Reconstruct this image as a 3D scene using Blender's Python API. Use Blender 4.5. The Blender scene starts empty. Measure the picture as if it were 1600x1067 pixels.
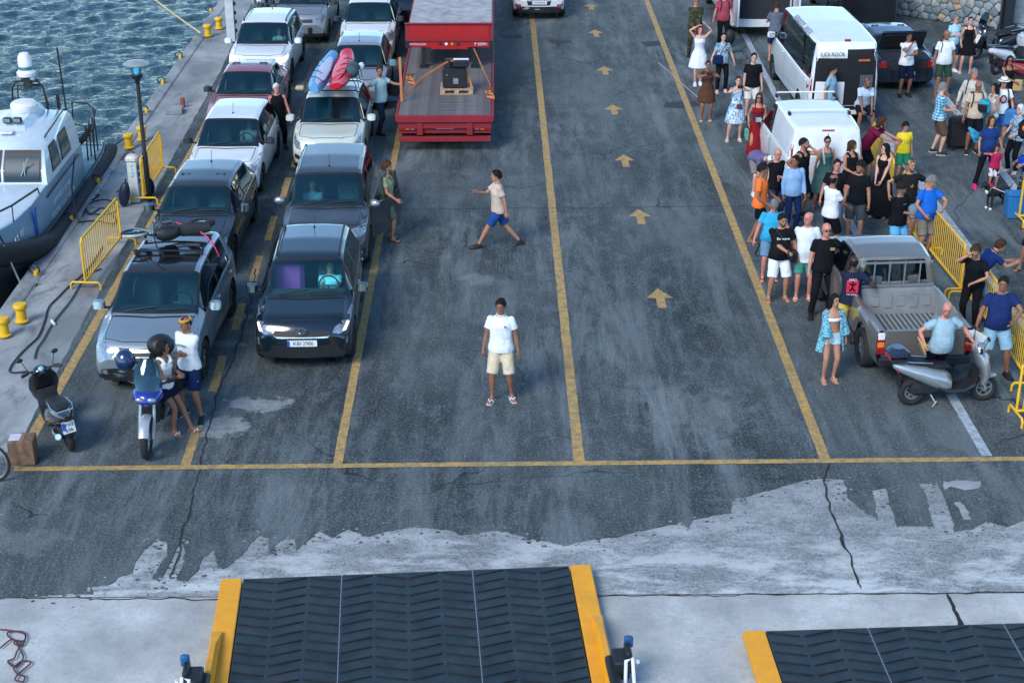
import bpy, bmesh, math, random, time
from math import sin, cos, pi, radians, sqrt, atan2, hypot
from mathutils import Vector, Matrix, noise
from mathutils.bvhtree import BVHTree
T0 = time.time()
random.seed(7)
scene = bpy.context.scene
COL = scene.collection

# ------------------------------------------------------------------ camera, world, sun, exposure
CF, CP, CYAW, CH = 2500.0, math.atan(1134/2500.0), radians(.58), 12.2
camd = bpy.data.cameras.new('camera')
camd.sensor_width = 36; camd.lens = CF/1600*36; camd.clip_start = .5; camd.clip_end = 3000
cam = bpy.data.objects.new('camera', camd); COL.objects.link(cam)
cam.location = (0, 0, CH); cam.rotation_euler = (pi/2-CP, 0, -CYAW)
scene.camera = cam
SUN_EL, SUN_AZ = 40.0, -145.0           # low veiled sun behind the camera, to the left (degrees from +Y to +X)
world = bpy.data.worlds.new('World'); scene.world = world; world.use_nodes = True
wn = world.node_tree
bg = wn.nodes['Background']
sky = wn.nodes.new('ShaderNodeTexSky'); sky.sky_type = 'NISHITA'; sky.sun_disc = False
sky.sun_elevation = radians(SUN_EL); sky.sun_rotation = radians(SUN_AZ)
sky.air_density = .7; sky.dust_density = .0; sky.ozone_density = 2.2
tint = wn.nodes.new('ShaderNodeVectorMath'); tint.operation = 'MULTIPLY'; tint.inputs[1].default_value = (.91, 1.0, .95)
wn.links.new(sky.outputs[0], tint.inputs[0]); wn.links.new(tint.outputs[0], bg.inputs[0]); bg.inputs[1].default_value = .14
sund = bpy.data.lights.new('sun', 'SUN'); sund.energy = 1.5; sund.angle = radians(26); sund.color = (1, .94, .88)
sun = bpy.data.objects.new('sun', sund); COL.objects.link(sun)
_d = Vector((sin(radians(SUN_AZ))*cos(radians(SUN_EL)), cos(radians(SUN_AZ))*cos(radians(SUN_EL)), sin(radians(SUN_EL))))
sun.rotation_euler = _d.to_track_quat('Z', 'Y').to_euler(); sun.location = (0, 60, 40)
scene.view_settings.view_transform = 'Standard'; scene.view_settings.look = 'None'
scene.view_settings.exposure = 1.15; scene.view_settings.gamma = 1
scene.render.engine = 'CYCLES'

def G(px, py, z=0.0):
    """ground point (x, y) at height z seen at a photograph position; the calibration is the camera above"""
    u = (px-800)/CF; v = (533.5-py)/CF; c, s = cos(CP), sin(CP)
    y = v*s+c; zz = v*c-s; ca, sa = cos(CYAW), -sin(CYAW)
    X = u*ca-y*sa; Y = u*sa+y*ca; t = (z-CH)/zz
    return X*t, Y*t
def GV(px, py, z=0.0):
    a = G(px, py, z); return Vector((a[0], a[1], z))

# ------------------------------------------------------------------ materials
MATS = {}
def mat(name, col, rough=.6, metal=0, var=.12, vs=6, bump=0, bs=60, coat=0, emit=0, alpha=1, spec=.5, dirt=0, dcol=(.12,.11,.10)):
    if name in MATS: return MATS[name]
    m = bpy.data.materials.new(name); m.use_nodes = True; nt = m.node_tree; N = nt.nodes; L = nt.links
    b = N['Principled BSDF']
    b.inputs['Roughness'].default_value = rough; b.inputs['Metallic'].default_value = metal
    b.inputs['Specular IOR Level'].default_value = spec
    if coat: b.inputs['Coat Weight'].default_value = coat; b.inputs['Coat Roughness'].default_value = .06
    tc = N.new('ShaderNodeTexCoord')
    nz = N.new('ShaderNodeTexNoise'); nz.inputs['Scale'].default_value = vs; nz.inputs['Detail'].default_value = 5
    L.new(tc.outputs['Object'], nz.inputs['Vector'])
    mr = N.new('ShaderNodeMapRange'); mr.inputs[1].default_value = .3; mr.inputs[2].default_value = .7
    mr.inputs[3].default_value = 1-var; mr.inputs[4].default_value = 1+var
    L.new(nz.outputs[0], mr.inputs[0])
    mx = N.new('ShaderNodeVectorMath'); mx.operation = 'SCALE'; mx.inputs[0].default_value = col[:3]
    L.new(mr.outputs[0], mx.inputs['Scale'])
    out = mx.outputs[0]
    if dirt:
        n2 = N.new('ShaderNodeTexNoise'); n2.inputs['Scale'].default_value = vs*.6; n2.inputs['Detail'].default_value = 8; n2.inputs['Roughness'].default_value = .7
        L.new(tc.outputs['Object'], n2.inputs['Vector'])
        r2 = N.new('ShaderNodeMapRange'); r2.inputs[1].default_value = .45; r2.inputs[2].default_value = .75; r2.inputs[4].default_value = dirt
        L.new(n2.outputs[0], r2.inputs[0])
        mm = N.new('ShaderNodeMix'); mm.data_type = 'RGBA'; mm.inputs[7].default_value = (*dcol, 1)
        L.new(r2.outputs[0], mm.inputs[0]); L.new(out, mm.inputs[6]); out = mm.outputs[2]
    L.new(out, b.inputs['Base Color'])
    if bump:
        n3 = N.new('ShaderNodeTexNoise'); n3.inputs['Scale'].default_value = bs; n3.inputs['Detail'].default_value = 3
        L.new(tc.outputs['Object'], n3.inputs['Vector'])
        bp = N.new('ShaderNodeBump'); bp.inputs['Strength'].default_value = bump; bp.inputs['Distance'].default_value = .01
        L.new(n3.outputs[0], bp.inputs['Height']); L.new(bp.outputs[0], b.inputs['Normal'])
    if emit:
        b.inputs['Emission Color'].default_value = (*col[:3], 1); b.inputs['Emission Strength'].default_value = emit
    MATS[name] = m
    return m
def paint(name, col, metal=0.0, rough=.3, dirt=.12):
    return mat('paint_'+name, col, rough=rough, metal=metal, var=.05, vs=2.5, coat=1, dirt=dirt, dcol=(.2,.19,.18))
def cloth(name, col, var=.1):
    return mat('cloth_'+name, col, rough=.95, var=var, vs=9, bump=.5, bs=22, spec=.05)
def pattern(name, kind, cols, scale):
    if name in MATS: return MATS[name]
    m = mat(name, cols[0], rough=.9, spec=.15); nt = m.node_tree; N = nt.nodes; L = nt.links; b = N['Principled BSDF']
    tc = N.new('ShaderNodeTexCoord'); ramp = N.new('ShaderNodeValToRGB'); cr = ramp.color_ramp; cr.interpolation = 'CONSTANT'
    if kind == 'noise':
        t = N.new('ShaderNodeTexNoise'); t.inputs['Scale'].default_value = scale; t.inputs['Detail'].default_value = 2; t.inputs['Distortion'].default_value = 1.5; o = t.outputs[0]; lo, hi = .38, .62
        L.new(tc.outputs['Object'], t.inputs['Vector'])
    elif kind == 'voronoi':
        t = N.new('ShaderNodeTexVoronoi'); t.inputs['Scale'].default_value = scale; o = t.outputs['Color']; lo, hi = .1, .8
        sp = N.new('ShaderNodeSeparateColor'); L.new(tc.outputs['Object'], t.inputs['Vector']); L.new(o, sp.inputs[0]); o = sp.outputs[0]
    elif kind == 'stripe':
        t = N.new('ShaderNodeTexWave'); t.inputs['Scale'].default_value = scale; t.bands_direction = 'X'; o = t.outputs[1]; lo, hi = 0, 1
        L.new(tc.outputs['Object'], t.inputs['Vector'])
    else:
        t = N.new('ShaderNodeTexWave'); t.inputs['Scale'].default_value = scale; t.bands_direction = 'X'
        t2 = N.new('ShaderNodeTexWave'); t2.inputs['Scale'].default_value = scale; t2.bands_direction = 'Z'
        L.new(tc.outputs['Object'], t.inputs['Vector']); L.new(tc.outputs['Object'], t2.inputs['Vector'])
        a = N.new('ShaderNodeMath'); a.operation = 'ADD'; L.new(t.outputs[1], a.inputs[0]); L.new(t2.outputs[1], a.inputs[1])
        h = N.new('ShaderNodeMath'); h.operation = 'MULTIPLY'; h.inputs[1].default_value = .5; L.new(a.outputs[0], h.inputs[0]); o = h.outputs[0]; lo, hi = 0, 1
    n = len(cols)
    for i, c in enumerate(cols):
        p = lo+(hi-lo)*i/n if i else 0
        if i < 2: e = cr.elements[i]; e.position = p if i else 0
        else: e = cr.elements.new(p)
        e.color = (*c, 1)
    L.new(o, ramp.inputs[0])
    for l in list(b.inputs['Base Color'].links): L.remove(l)
    L.new(ramp.outputs[0], b.inputs['Base Color'])
    return m
def glass(name, tint=(.0,.085,.125), gloss=.35, dark=.95, mixd=.13):
    if name in MATS: return MATS[name]
    m = bpy.data.materials.new(name); m.use_nodes = True; nt = m.node_tree; N = nt.nodes; L = nt.links
    N.remove(N['Principled BSDF']); o = N['Material Output']
    tr = N.new('ShaderNodeBsdfTransparent'); tr.inputs[0].default_value = (dark*.55, dark*.95, dark, 1)
    gl = N.new('ShaderNodeBsdfGlossy'); gl.inputs['Roughness'].default_value = .04; gl.inputs[0].default_value = (.8, .95, 1, 1)
    df = N.new('ShaderNodeBsdfDiffuse'); df.inputs[0].default_value = (*tint, 1)
    fr = N.new('ShaderNodeFresnel'); fr.inputs[0].default_value = 1.5
    mr = N.new('ShaderNodeMath'); mr.operation = 'MULTIPLY_ADD'; mr.inputs[1].default_value = .9; mr.inputs[2].default_value = gloss*.12
    L.new(fr.outputs[0], mr.inputs[0])
    a = N.new('ShaderNodeMixShader'); a.inputs[0].default_value = mixd; L.new(tr.outputs[0], a.inputs[1]); L.new(df.outputs[0], a.inputs[2])
    c = N.new('ShaderNodeMixShader'); L.new(mr.outputs[0], c.inputs[0]); L.new(a.outputs[0], c.inputs[1]); L.new(gl.outputs[0], c.inputs[2])
    L.new(c.outputs[0], o.inputs[0]); MATS[name] = m
    return m
M_BLACK = mat('black_plastic', (.012,.013,.015), .5)
M_RUBBER = mat('tyre_rubber', (.014,.014,.015), .85, bump=.2)
M_CHROME = mat('chrome_trim', (.75,.76,.78), .18, 1)
M_RIM = mat('alloy_rim', (.42,.43,.45), .32, .85)
M_GLASS = glass('tinted_glass')
M_DGLASS = glass('dark_side_glass', (.006,.014,.018), .3, .22, .2)
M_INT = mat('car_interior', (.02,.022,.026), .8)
M_SEAT = mat('seat_fabric', (.07,.08,.095), .9)
M_LAMP = mat('headlight_glass', (.28,.33,.38), .15, .5, var=.4, vs=18, coat=1)
M_LIT = mat('lit_headlight', (1.0,.62,.32), .3, emit=2.2)
M_RED = mat('tail_light_red', (.35,.01,.015), .2, coat=1, var=.25, vs=12)
M_ORANGE = mat('indicator_orange', (.7,.2,.03), .3)
M_WHITE = mat('white_plastic', (.75,.76,.78), .4)
M_YEL = mat('yellow_barrier_paint', (.80,.46,.015), .45, dirt=.25, dcol=(.25,.14,.04), vs=5)
M_STEEL = mat('galvanised_steel', (.4,.42,.44), .4, .8)
M_DK = mat('dark_metal', (.03,.033,.04), .45, .5)
M_INK = mat('black_ink', (.02,.02,.03), .6)
M_PLATE = mat('number_plate_white', (.72,.75,.8), .4, var=.02)
M_BLUE = mat('plate_blue', (.02,.1,.5), .4)

# ------------------------------------------------------------------ mesh helpers
class MB:
    def __init__(s): s.v = []; s.f = []; s.m = []
    def add(s, vs, fs, mi=0, M=None):
        o = len(s.v)
        s.v += [tuple(M @ Vector(p)) for p in vs] if M is not None else [tuple(p) for p in vs]
        s.f += [tuple(i+o for i in f) for f in fs]
        s.m += mi if isinstance(mi, list) else [mi]*len(fs)
        return s
    def box(s, c, d, mi=0, M=None, b=0.0, taper=1.0):
        x, y, z = [k/2 for k in d]; T = Matrix.Translation(c)
        if M is not None: T = M @ T
        if not b:
            t = taper
            vs = [(-x,-y,-z),(x,-y,-z),(x,y,-z),(-x,y,-z),(-x*t,-y*t,z),(x*t,-y*t,z),(x*t,y*t,z),(-x*t,y*t,z)]
            fs = [(3,2,1,0),(4,5,6,7),(0,1,5,4),(1,2,6,5),(2,3,7,6),(3,0,4,7)]
            return s.add(vs, fs, mi, T)
        b = min(b, x*.95, y*.95, z*.95)
        rings = []
        for zz, ins in ((-z, b), (-z+b, 0), (z-b, 0), (z, b)):
            X = (x-ins)*(taper if zz > 0 else 1); Y = (y-ins)*(taper if zz > 0 else 1); k = b*.8
            rings.append([(-X+k,-Y,zz),(X-k,-Y,zz),(X,-Y+k,zz),(X,Y-k,zz),(X-k,Y,zz),(-X+k,Y,zz),(-X,Y-k,zz),(-X,-Y+k,zz)])
        return s.loft(rings, mi, True, T)
    def loft(s, rings, mi=0, caps=True, M=None):
        n = len(rings[0]); vs = [p for r in rings for p in r]; fs = []
        for i in range(len(rings)-1):
            for j in range(n):
                k = (j+1) % n; fs.append((i*n+j, i*n+k, (i+1)*n+k, (i+1)*n+j))
        if caps:
            fs.append(tuple(range(n-1, -1, -1))); fs.append(tuple((len(rings)-1)*n+j for j in range(n)))
        return s.add(vs, fs, mi, M)
    def tube(s, pts, r, n=8, mi=0, M=None, closed=False, caps=True):
        pts = [Vector(p) for p in pts]; m = len(pts)
        rs = r if isinstance(r, (list, tuple)) else [r]*m
        rings = []; up = None
        for i, p in enumerate(pts):
            if closed: t = pts[(i+1) % m]-pts[i-1]
            else: t = pts[min(i+1, m-1)]-pts[max(i-1, 0)]
            t = t.normalized() if t.length > 1e-9 else Vector((0,0,1))
            if up is None: up = Vector((0,0,1)) if abs(t.z) < .9 else Vector((1,0,0))
            a = t.cross(up); a = a.normalized() if a.length > 1e-6 else Vector((1,0,0)); b = a.cross(t).normalized(); up = b
            rr = rs[i]; rx, ry = rr if isinstance(rr, (list, tuple)) else (rr, rr)
            rings.append([p+a*(rx*cos(2*pi*j/n))+b*(ry*sin(2*pi*j/n)) for j in range(n)])
        if closed: rings.append(rings[0]); caps = False
        return s.loft(rings, mi, caps, M)
    def cyl(s, a, b, r, n=12, mi=0, M=None, r2=None): return s.tube([a, b], [r, r if r2 is None else r2], n, mi, M)
    def ell(s, c, r, n=10, mi=0, M=None, m=None):
        m = m or max(4, n//2+1); rx, ry, rz = r if isinstance(r, (list, tuple)) else (r, r, r); cx, cy, cz = c
        vs = [(cx, cy, cz-rz)]
        for i in range(1, m):
            a = -pi/2+pi*i/m
            vs += [(cx+rx*cos(a)*cos(2*pi*j/n), cy+ry*cos(a)*sin(2*pi*j/n), cz+rz*sin(a)) for j in range(n)]
        vs.append((cx, cy, cz+rz)); fs = [(0, 1+(j+1) % n, 1+j) for j in range(n)]
        for i in range(m-2):
            o = 1+i*n; fs += [(o+j, o+(j+1) % n, o+n+(j+1) % n, o+n+j) for j in range(n)]
        o = 1+(m-2)*n; fs += [(o+j, o+(j+1) % n, len(vs)-1) for j in range(n)]
        return s.add(vs, fs, mi, M)
    def lathe(s, prof, n=16, mi=0, M=None, closed=False):
        rings = [[(max(r, .0005)*cos(2*pi*j/n), max(r, .0005)*sin(2*pi*j/n), z) for j in range(n)] for r, z in prof]
        if closed: rings.append(rings[0])
        return s.loft(rings, mi, not closed, M)
    def prism(s, poly, z0, z1, mi=0, M=None):
        return s.loft([[(x, y, z0) for x, y in poly], [(x, y, z1) for x, y in poly]], mi, True, M)
    def quad(s, a, b, c, d, mi=0, M=None): return s.add([a, b, c, d], [(0,1,2,3)], mi, M)
    def mesh(s, name, mats, sharp=35):
        me = bpy.data.meshes.new(name); me.from_pydata(s.v, [], s.f)
        for m in (mats if isinstance(mats, (list, tuple)) else [mats]): me.materials.append(m)
        if any(s.m): me.polygons.foreach_set('material_index', s.m)
        if sharp:
            me.polygons.foreach_set('use_smooth', [True]*len(s.f)); me.update()
            if sharp < 180: me.set_sharp_from_angle(angle=radians(sharp))
        return me
    def build(s, name, mats, parent=None, loc=None, rot=None, sharp=35):
        return link(name, s.mesh(name, mats, sharp), parent, loc, rot)
def link(name, me, parent=None, loc=None, rot=None):
    o = bpy.data.objects.new(name, me); COL.objects.link(o)
    if parent is not None: o.parent = parent
    if loc is not None: o.location = loc
    if rot is not None: o.rotation_euler = rot
    return o
def tag(o, label=None, cat=None, group=None, kind=None):
    if label: o['label'] = label
    if cat: o['category'] = cat
    if group: o['group'] = group
    if kind: o['kind'] = kind
    return o
def root(name, label, cat, loc=(0,0,0), rz=0, group=None, rot=None):
    o = link(name, None, None, loc, rot or (0,0,rz)); o.empty_display_size = .2
    return tag(o, label, cat, group)
def struct(name, mb, mats, sharp=35): return tag(mb.build(name, mats, sharp=sharp), kind='structure')
def copy_tree(o, parent=None):
    c = o.copy(); COL.objects.link(c); c.parent = parent
    for ch in [x for x in o.children]: copy_tree(ch, c)
    return c
def RZ(a): return Matrix.Rotation(a, 4, 'Z')
def RX(a): return Matrix.Rotation(a, 4, 'X')
def RY(a): return Matrix.Rotation(a, 4, 'Y')
def TR(*p): return Matrix.Translation(p if len(p) == 3 else p[0])
TEXTS = []
def text(name, s, size, m, parent, loc, rot, ext=.002, align='CENTER', sx=1.0):
    """lettering; turned into a mesh at the end"""
    cu = bpy.data.curves.new(name, 'FONT'); cu.body = s; cu.size = size; cu.extrude = ext; cu.align_x = align; cu.align_y = 'CENTER'
    cu.materials.append(m); cu.resolution_u = 3
    o = link(name, cu, parent, loc, rot); o.scale = (sx, 1, 1); TEXTS.append(o)
    return o
def pt_lerp(keys, t):
    if t <= keys[0][0]: return keys[0][1]
    for (a, va), (b, vb) in zip(keys, keys[1:]):
        if t <= b: return va+(vb-va)*(t-a)/(b-a) if b > a else vb
    return keys[-1][1]
def smoothkeys(keys, t, w):
    s = 0; n = 5
    for i in range(n): s += pt_lerp(keys, t+w*((i-(n-1)/2)/((n-1)/2)))
    return s/n
def catmull(pts, k):
    out = []; n = len(pts)
    for i in range(n-1):
        p0, p1, p2, p3 = Vector(pts[max(i-1,0)]), Vector(pts[i]), Vector(pts[i+1]), Vector(pts[min(i+2,n-1)])
        for j in range(k):
            t = j/k
            out.append(.5*((2*p1)+(p2-p0)*t+(2*p0-5*p1+4*p2-p3)*t*t+(3*p1-p0-3*p2+p3)*t**3))
    out.append(Vector(pts[-1])); return out
# ------------------------------------------------------------------ the setting: asphalt, concrete, quay, sea
def ground_material(name, kind):
    m = bpy.data.materials.new(name); m.use_nodes = True; nt = m.node_tree; N = nt.nodes; L = nt.links; b = N['Principled BSDF']
    tc = N.new('ShaderNodeTexCoord')
    def mapn(sc, rot=0):
        mp = N.new('ShaderNodeMapping'); mp.inputs['Scale'].default_value = sc; mp.inputs['Rotation'].default_value = (0,0,rot); L.new(tc.outputs['Object'], mp.inputs[0]); return mp.outputs[0]
    def nz(sc, scale, det=6, rough=.6, rot=0, dist=0):
        n = N.new('ShaderNodeTexNoise'); n.inputs['Scale'].default_value = scale; n.inputs['Detail'].default_value = det; n.inputs['Roughness'].default_value = rough; n.inputs['Distortion'].default_value = dist
        L.new(mapn(sc, rot), n.inputs['Vector']); return n.outputs[0]
    def rng(v, a, b_, c, d):
        r = N.new('ShaderNodeMapRange'); r.inputs[1].default_value = a; r.inputs[2].default_value = b_; r.inputs[3].default_value = c; r.inputs[4].default_value = d; L.new(v, r.inputs[0]); return r.outputs[0]
    def mix(f, a, b_):
        x = N.new('ShaderNodeMix'); x.data_type = 'RGBA'
        if isinstance(f, float): x.inputs[0].default_value = f
        else: L.new(f, x.inputs[0])
        for i, c in ((6, a), (7, b_)):
            if isinstance(c, tuple): x.inputs[i].default_value = (*c, 1)
            else: L.new(c, x.inputs[i])
        return x.outputs[2]
    def mul(a, b_):
        x = N.new('ShaderNodeMath'); x.operation = 'MULTIPLY'; L.new(a, x.inputs[0])
        if isinstance(b_, float): x.inputs[1].default_value = b_
        else: L.new(b_, x.inputs[1])
        return x.outputs[0]
    if kind == 'asphalt':
        c = mix(rng(nz((1,.6,1), .22, 6), .38, .60, 0, 1), (.026,.035,.038), (.070,.086,.090))
        # pale dust worn in along the driving direction
        dust = mul(rng(nz((1,.13,1), 1.3, 12, .78, dist=.3), .46, .60, 0, 1), rng(nz((1,1,1), .12, 3), .36, .58, 0.2, 1))
        c = mix(mul(dust, .8), c, (.20,.24,.25))
        c = mix(mul(rng(nz((1,.6,1), 2.6, 12, .8), .5, .62, 0, 1), .6), c, (.14,.17,.18))
        # tyre darkening and oil
        c = mix(mul(rng(nz((.9,.7,1), .8, 4, .5, dist=1), .56, .70, 0, 1), .4), c, (.022,.030,.035))
        # bare worn spots: ellipses broken up by noise
        def spot(cx, cy, rx, ry, amt, prev):
            mp = N.new('ShaderNodeMapping'); mp.inputs['Location'].default_value = (-cx/rx, -cy/ry, 0); mp.inputs['Scale'].default_value = (1/rx, 1/ry, 0); L.new(tc.outputs['Object'], mp.inputs[0])
            ln = N.new('ShaderNodeVectorMath'); ln.operation = 'LENGTH'; L.new(mp.outputs[0], ln.inputs[0])
            nn_ = nz((1,1,1), 1.9, 12, .72, dist=.4); ad = N.new('ShaderNodeMath'); ad.operation = 'MULTIPLY_ADD'; ad.inputs[1].default_value = 3.2; L.new(nn_, ad.inputs[0]); L.new(ln.outputs['Value'], ad.inputs[2])
            return mix(rng(ad.outputs[0], 2.25, 2.42, amt, 0), prev, mix(rng(nz((1,1,1), 5, 10, .8), .35, .65, 0, 1), (.15,.17,.175), (.34,.37,.375)))
        for a_ in ((-4.55, 23.6, .62, .55, .9), (-4.05, 24.35, .62, .40, .95), (-4.95, 28.1, .34, .25, .7), (-4.95, 26.9, .4, .22, .5), (-.4, 29.9, .5, .35, .35), (-7.0, 20.0, .9, .5, .25), (3.3, 24.0, 1.2, 1.0, .22)): c = spot(*a_, c)
        # aggregate
        g = nz((1,1,1), 24, 4, .95); c = mix(rng(g, .53, .66, 0, .85), c, (.32,.37,.39)); c = mix(rng(g, .25, .42, .6, 0), c, (.008,.012,.017))
        vs = N.new('ShaderNodeTexVoronoi'); vs.inputs['Scale'].default_value = 1.6; L.new(tc.outputs['Object'], vs.inputs['Vector'])
        c = mix(rng(vs.outputs['Distance'], .015, .03, .9, 0), c, (.4,.42,.44))      # trodden litter and paint specks
        # hairline cracks
        v = N.new('ShaderNodeTexVoronoi'); v.feature = 'DISTANCE_TO_EDGE'; v.inputs['Scale'].default_value = .22
        nn = N.new('ShaderNodeTexNoise'); nn.inputs['Scale'].default_value = 1.2; nn.inputs['Detail'].default_value = 6; L.new(tc.outputs['Object'], nn.inputs['Vector'])
        va = N.new('ShaderNodeVectorMath'); va.operation = 'MULTIPLY_ADD'; va.inputs[1].default_value = (1.1,1.1,0); L.new(nn.outputs[1], va.inputs[0]); L.new(tc.outputs['Object'], va.inputs[2])
        L.new(va.outputs[0], v.inputs['Vector'])
        c = mix(mul(rng(v.outputs['Distance'], .0015, .006, 1, 0), rng(nz((1,1,1), .3, 2), .5, .6, 0, .8)), c, (.015,.017,.02))
        rough = rng(dust, 0, 1, .62, .85); bumpd, bsrc = .8, g
    elif kind == 'aggregate':
        c = mix(rng(nz((1,1,1), 1.2, 10, .75), .36, .64, 0, 1), (.20,.225,.23), (.36,.39,.395))
        g = nz((1,1,1), 26, 4, .95); c = mix(rng(g, .36, .50, .95, 0), c, (.07,.085,.095)); c = mix(rng(g, .56, .66, 0, .5), c, (.55,.58,.6))
        sx = N.new('ShaderNodeSeparateXYZ'); L.new(tc.outputs['Object'], sx.inputs[0])
        c = mix(mul(rng(nz((.6,1.5,1), 1.5, 12, .78, .3, .3), .46, .58, 0, 1), rng(sx.outputs[1], 18.5, 20.6, .95, .25)), c, (.60,.64,.64))
        c = mix(mul(rng(nz((.5,1.0,1), 1.3, 10, .75, -.3, .4), .56, .68, 0, 1), .6), c, (.14,.17,.19))
        rough = rng(g, 0, 1, .8, .8); bumpd, bsrc = .8, g
    elif kind == 'slab':
        c = mix(rng(nz((1,1,1), .7, 9, .6), .36, .64, 0, 1), (.34,.36,.355), (.58,.60,.585))
        g = nz((1,1,1), 22, 6, .95); c = mix(rng(g, .36, .48, .7, 0), c, (.22,.24,.245))
        c = mix(mul(rng(nz((1,1,1), 2.2, 12, .8), .50, .66, 0, 1), .6), c, (.30,.33,.34)); c = mix(mul(rng(nz((1,.7,1), .5, 6, .6), .55, .7, 0, 1), .4), c, (.26,.28,.28))
        rough = rng(g, 0, 1, .8, .8); bumpd, bsrc = .4, g
    else:  # quay concrete
        c = mix(rng(nz((1,.6,1), .6, 9, .65, dist=.8), .38, .62, 0, 1), (.20,.225,.235), (.38,.405,.41))
        g = nz((1,1,1), 22, 5, .8); c = mix(rng(g, .3, .42, .45, 0), c, (.12,.13,.14))
        c = mix(mul(rng(nz((1.4,.5,1), 1.3, 9, .7, dist=1), .54, .66, 0, 1), .6), c, (.1,.11,.125))
        c = mix(mul(rng(nz((1,1,1), .45, 3, .5), .64, .7, 0, 1), .35), c, (.22,.14,.1))
        rough = rng(g, 0, 1, .75, .85); bumpd, bsrc = .4, g
    L.new(c, b.inputs['Base Color']); L.new(rough, b.inputs['Roughness'])
    bp = N.new('ShaderNodeBump'); bp.inputs['Strength'].default_value = bumpd; bp.inputs['Distance'].default_value = .012; L.new(bsrc, bp.inputs['Height']); L.new(bp.outputs[0], b.inputs['Normal'])
    b.inputs['Specular IOR Level'].default_value = .08
    MATS[name] = m; return m
M_ASPH = ground_material('asphalt', 'asphalt'); M_AGG = ground_material('exposed_aggregate_concrete', 'aggregate')
M_SLAB = ground_material('pale_concrete', 'slab'); M_QUAY = ground_material('quay_concrete', 'quay')

def rag(pts, amp, seg=.12, closed=True, seed=0, fine=0):
    out = []; n = len(pts)
    for i in range(n if closed else n-1):
        a = Vector((*pts[i], 0)); b = Vector((*pts[(i+1) % n], 0)); k = max(1, int((b-a).length/seg)); k = min(k, 40)
        for j in range(k):
            p = a.lerp(b, j/k); d = noise.noise_vector(Vector((p.x*3.1+seed, p.y*3.1, 0)))+.5*noise.noise_vector(Vector((p.x*9, p.y*9+seed, 2)))
            d2 = noise.noise_vector(Vector((p.x*30, p.y*30, 5)))*fine; out.append((p.x+d.x*amp+d2.x, p.y+d.y*amp+d2.y))
    if not closed: out.append(pts[-1])
    return out
def sheet(name, poly, z, m, thick=.0, kind='structure'):
    from mathutils.geometry import delaunay_2d_cdt
    n = len(poly)
    V, E_, F_, *_r = delaunay_2d_cdt([Vector(p) for p in poly], [(i, (i+1) % n) for i in range(n)], [], 1, 1e-5)
    mb = MB(); mb.add([(p[0], p[1], z) for p in V], [tuple(f) if (V[f[1]]-V[f[0]]).cross(V[f[2]]-V[f[0]]) > 0 else tuple(reversed(f)) for f in F_])
    if thick:
        cnt = {}
        for f in mb.f:
            for i in range(3):
                e = (f[i], f[(i+1) % 3]); cnt[e] = 1
        for (i, j) in cnt:
            if (j, i) not in cnt:
                a, b = V[i], V[j]; mb.add([(a.x,a.y,z),(b.x,b.y,z),(b.x,b.y,z-thick),(a.x,a.y,z-thick)], [(3,2,1,0)])
    o = mb.build(name, m, sharp=0)
    if kind: o['kind'] = kind
    return o
QX = -9.42                                      # quay edge
# lower slab and the older aggregate concrete
joint = 18.38
sheet('concrete_slab', [(-9.38, -40), (60, -40), (60, G(1300,930)[1]), (-9.38, G(300,932)[1]+.02)], -.016, M_SLAB)
sheet('concrete_apron', [(-9.38, G(300,932)[1]+.03), (60, G(1300,930)[1]+.01), (60, 30), (-9.38, 30)], -.012, M_AGG)
edge_px = [(0,935),(44,931),(80,928),(144,928),(142,916),(172,912),(184,902),(208,896),(212,876),(228,856),(244,840),(262,846),(260,868),(248,888),(240,902),(252,908),(264,884),(276,856),(286,846),(287,880),(278,904),(292,908),(308,892),(316,872),(334,858),(338,880),(348,888),(364,880),(376,868),(388,856),(404,836),(420,840),(424,864),(434,848),(444,838),(458,840),(462,860),(474,848),(484,840),(500,828),(520,838),(545,826),(575,838),(600,830),(640,822),(690,825),(720,834),(780,828),(850,845),(880,852),(920,842),(960,838),(1000,829),(1067,814),(1077,826),(1084,810),(1142,801),(1144,779),(1172,773),(1202,766),(1240,752),(1277,747),(1319,749),(1326,779),(1341,794),(1371,809),(1364,766),(1386,762),(1394,794),(1403,820),(1457,822),(1448,780),(1439,756),(1465,752),(1480,786),(1493,831),(1517,827),(1540,814),(1574,822),(1600,812),(1700,805),(1900,800)]
edge = rag([G(*p) for p in edge_px], .035, .035, closed=False, fine=.014)
asph_left = [(-7.75, 23.0), (-7.82, 26.24), (-7.93, 31.68), (-8.01, 38.04), (-8.11, 46.31), (-8.47, 55.8), (-8.5, 60)]
wiggle = rag(asph_left, .03, .25, closed=False, seed=5)
# below y=23 the asphalt runs out to the quay edge at the lower left
poly = [(-9.36, G(0,935)[1])] + edge + [(60, edge[-1][1]), (60, 400), (-8.5, 400)] + wiggle[::-1] + [(-7.9, 22.6), (-8.25, 22.0), (-8.9, 21.6), (-9.36, 21.3)]
sheet('asphalt_yard', poly, 0.0, M_ASPH, .014)
sheet('quayside_path', [(-9.36, 20.8), (-7.6, 20.8), (-7.4, 60), (-8.0, 400), (-9.36, 400)], -.006, M_QUAY)
mb = MB(); mb.box((QX, 180, -.04), (.34, 440, .16), b=.03); mb.box((QX+.02, 180, -2.2), (.26, 440, 4.2)); struct('quay_edge', mb, M_QUAY)
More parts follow.
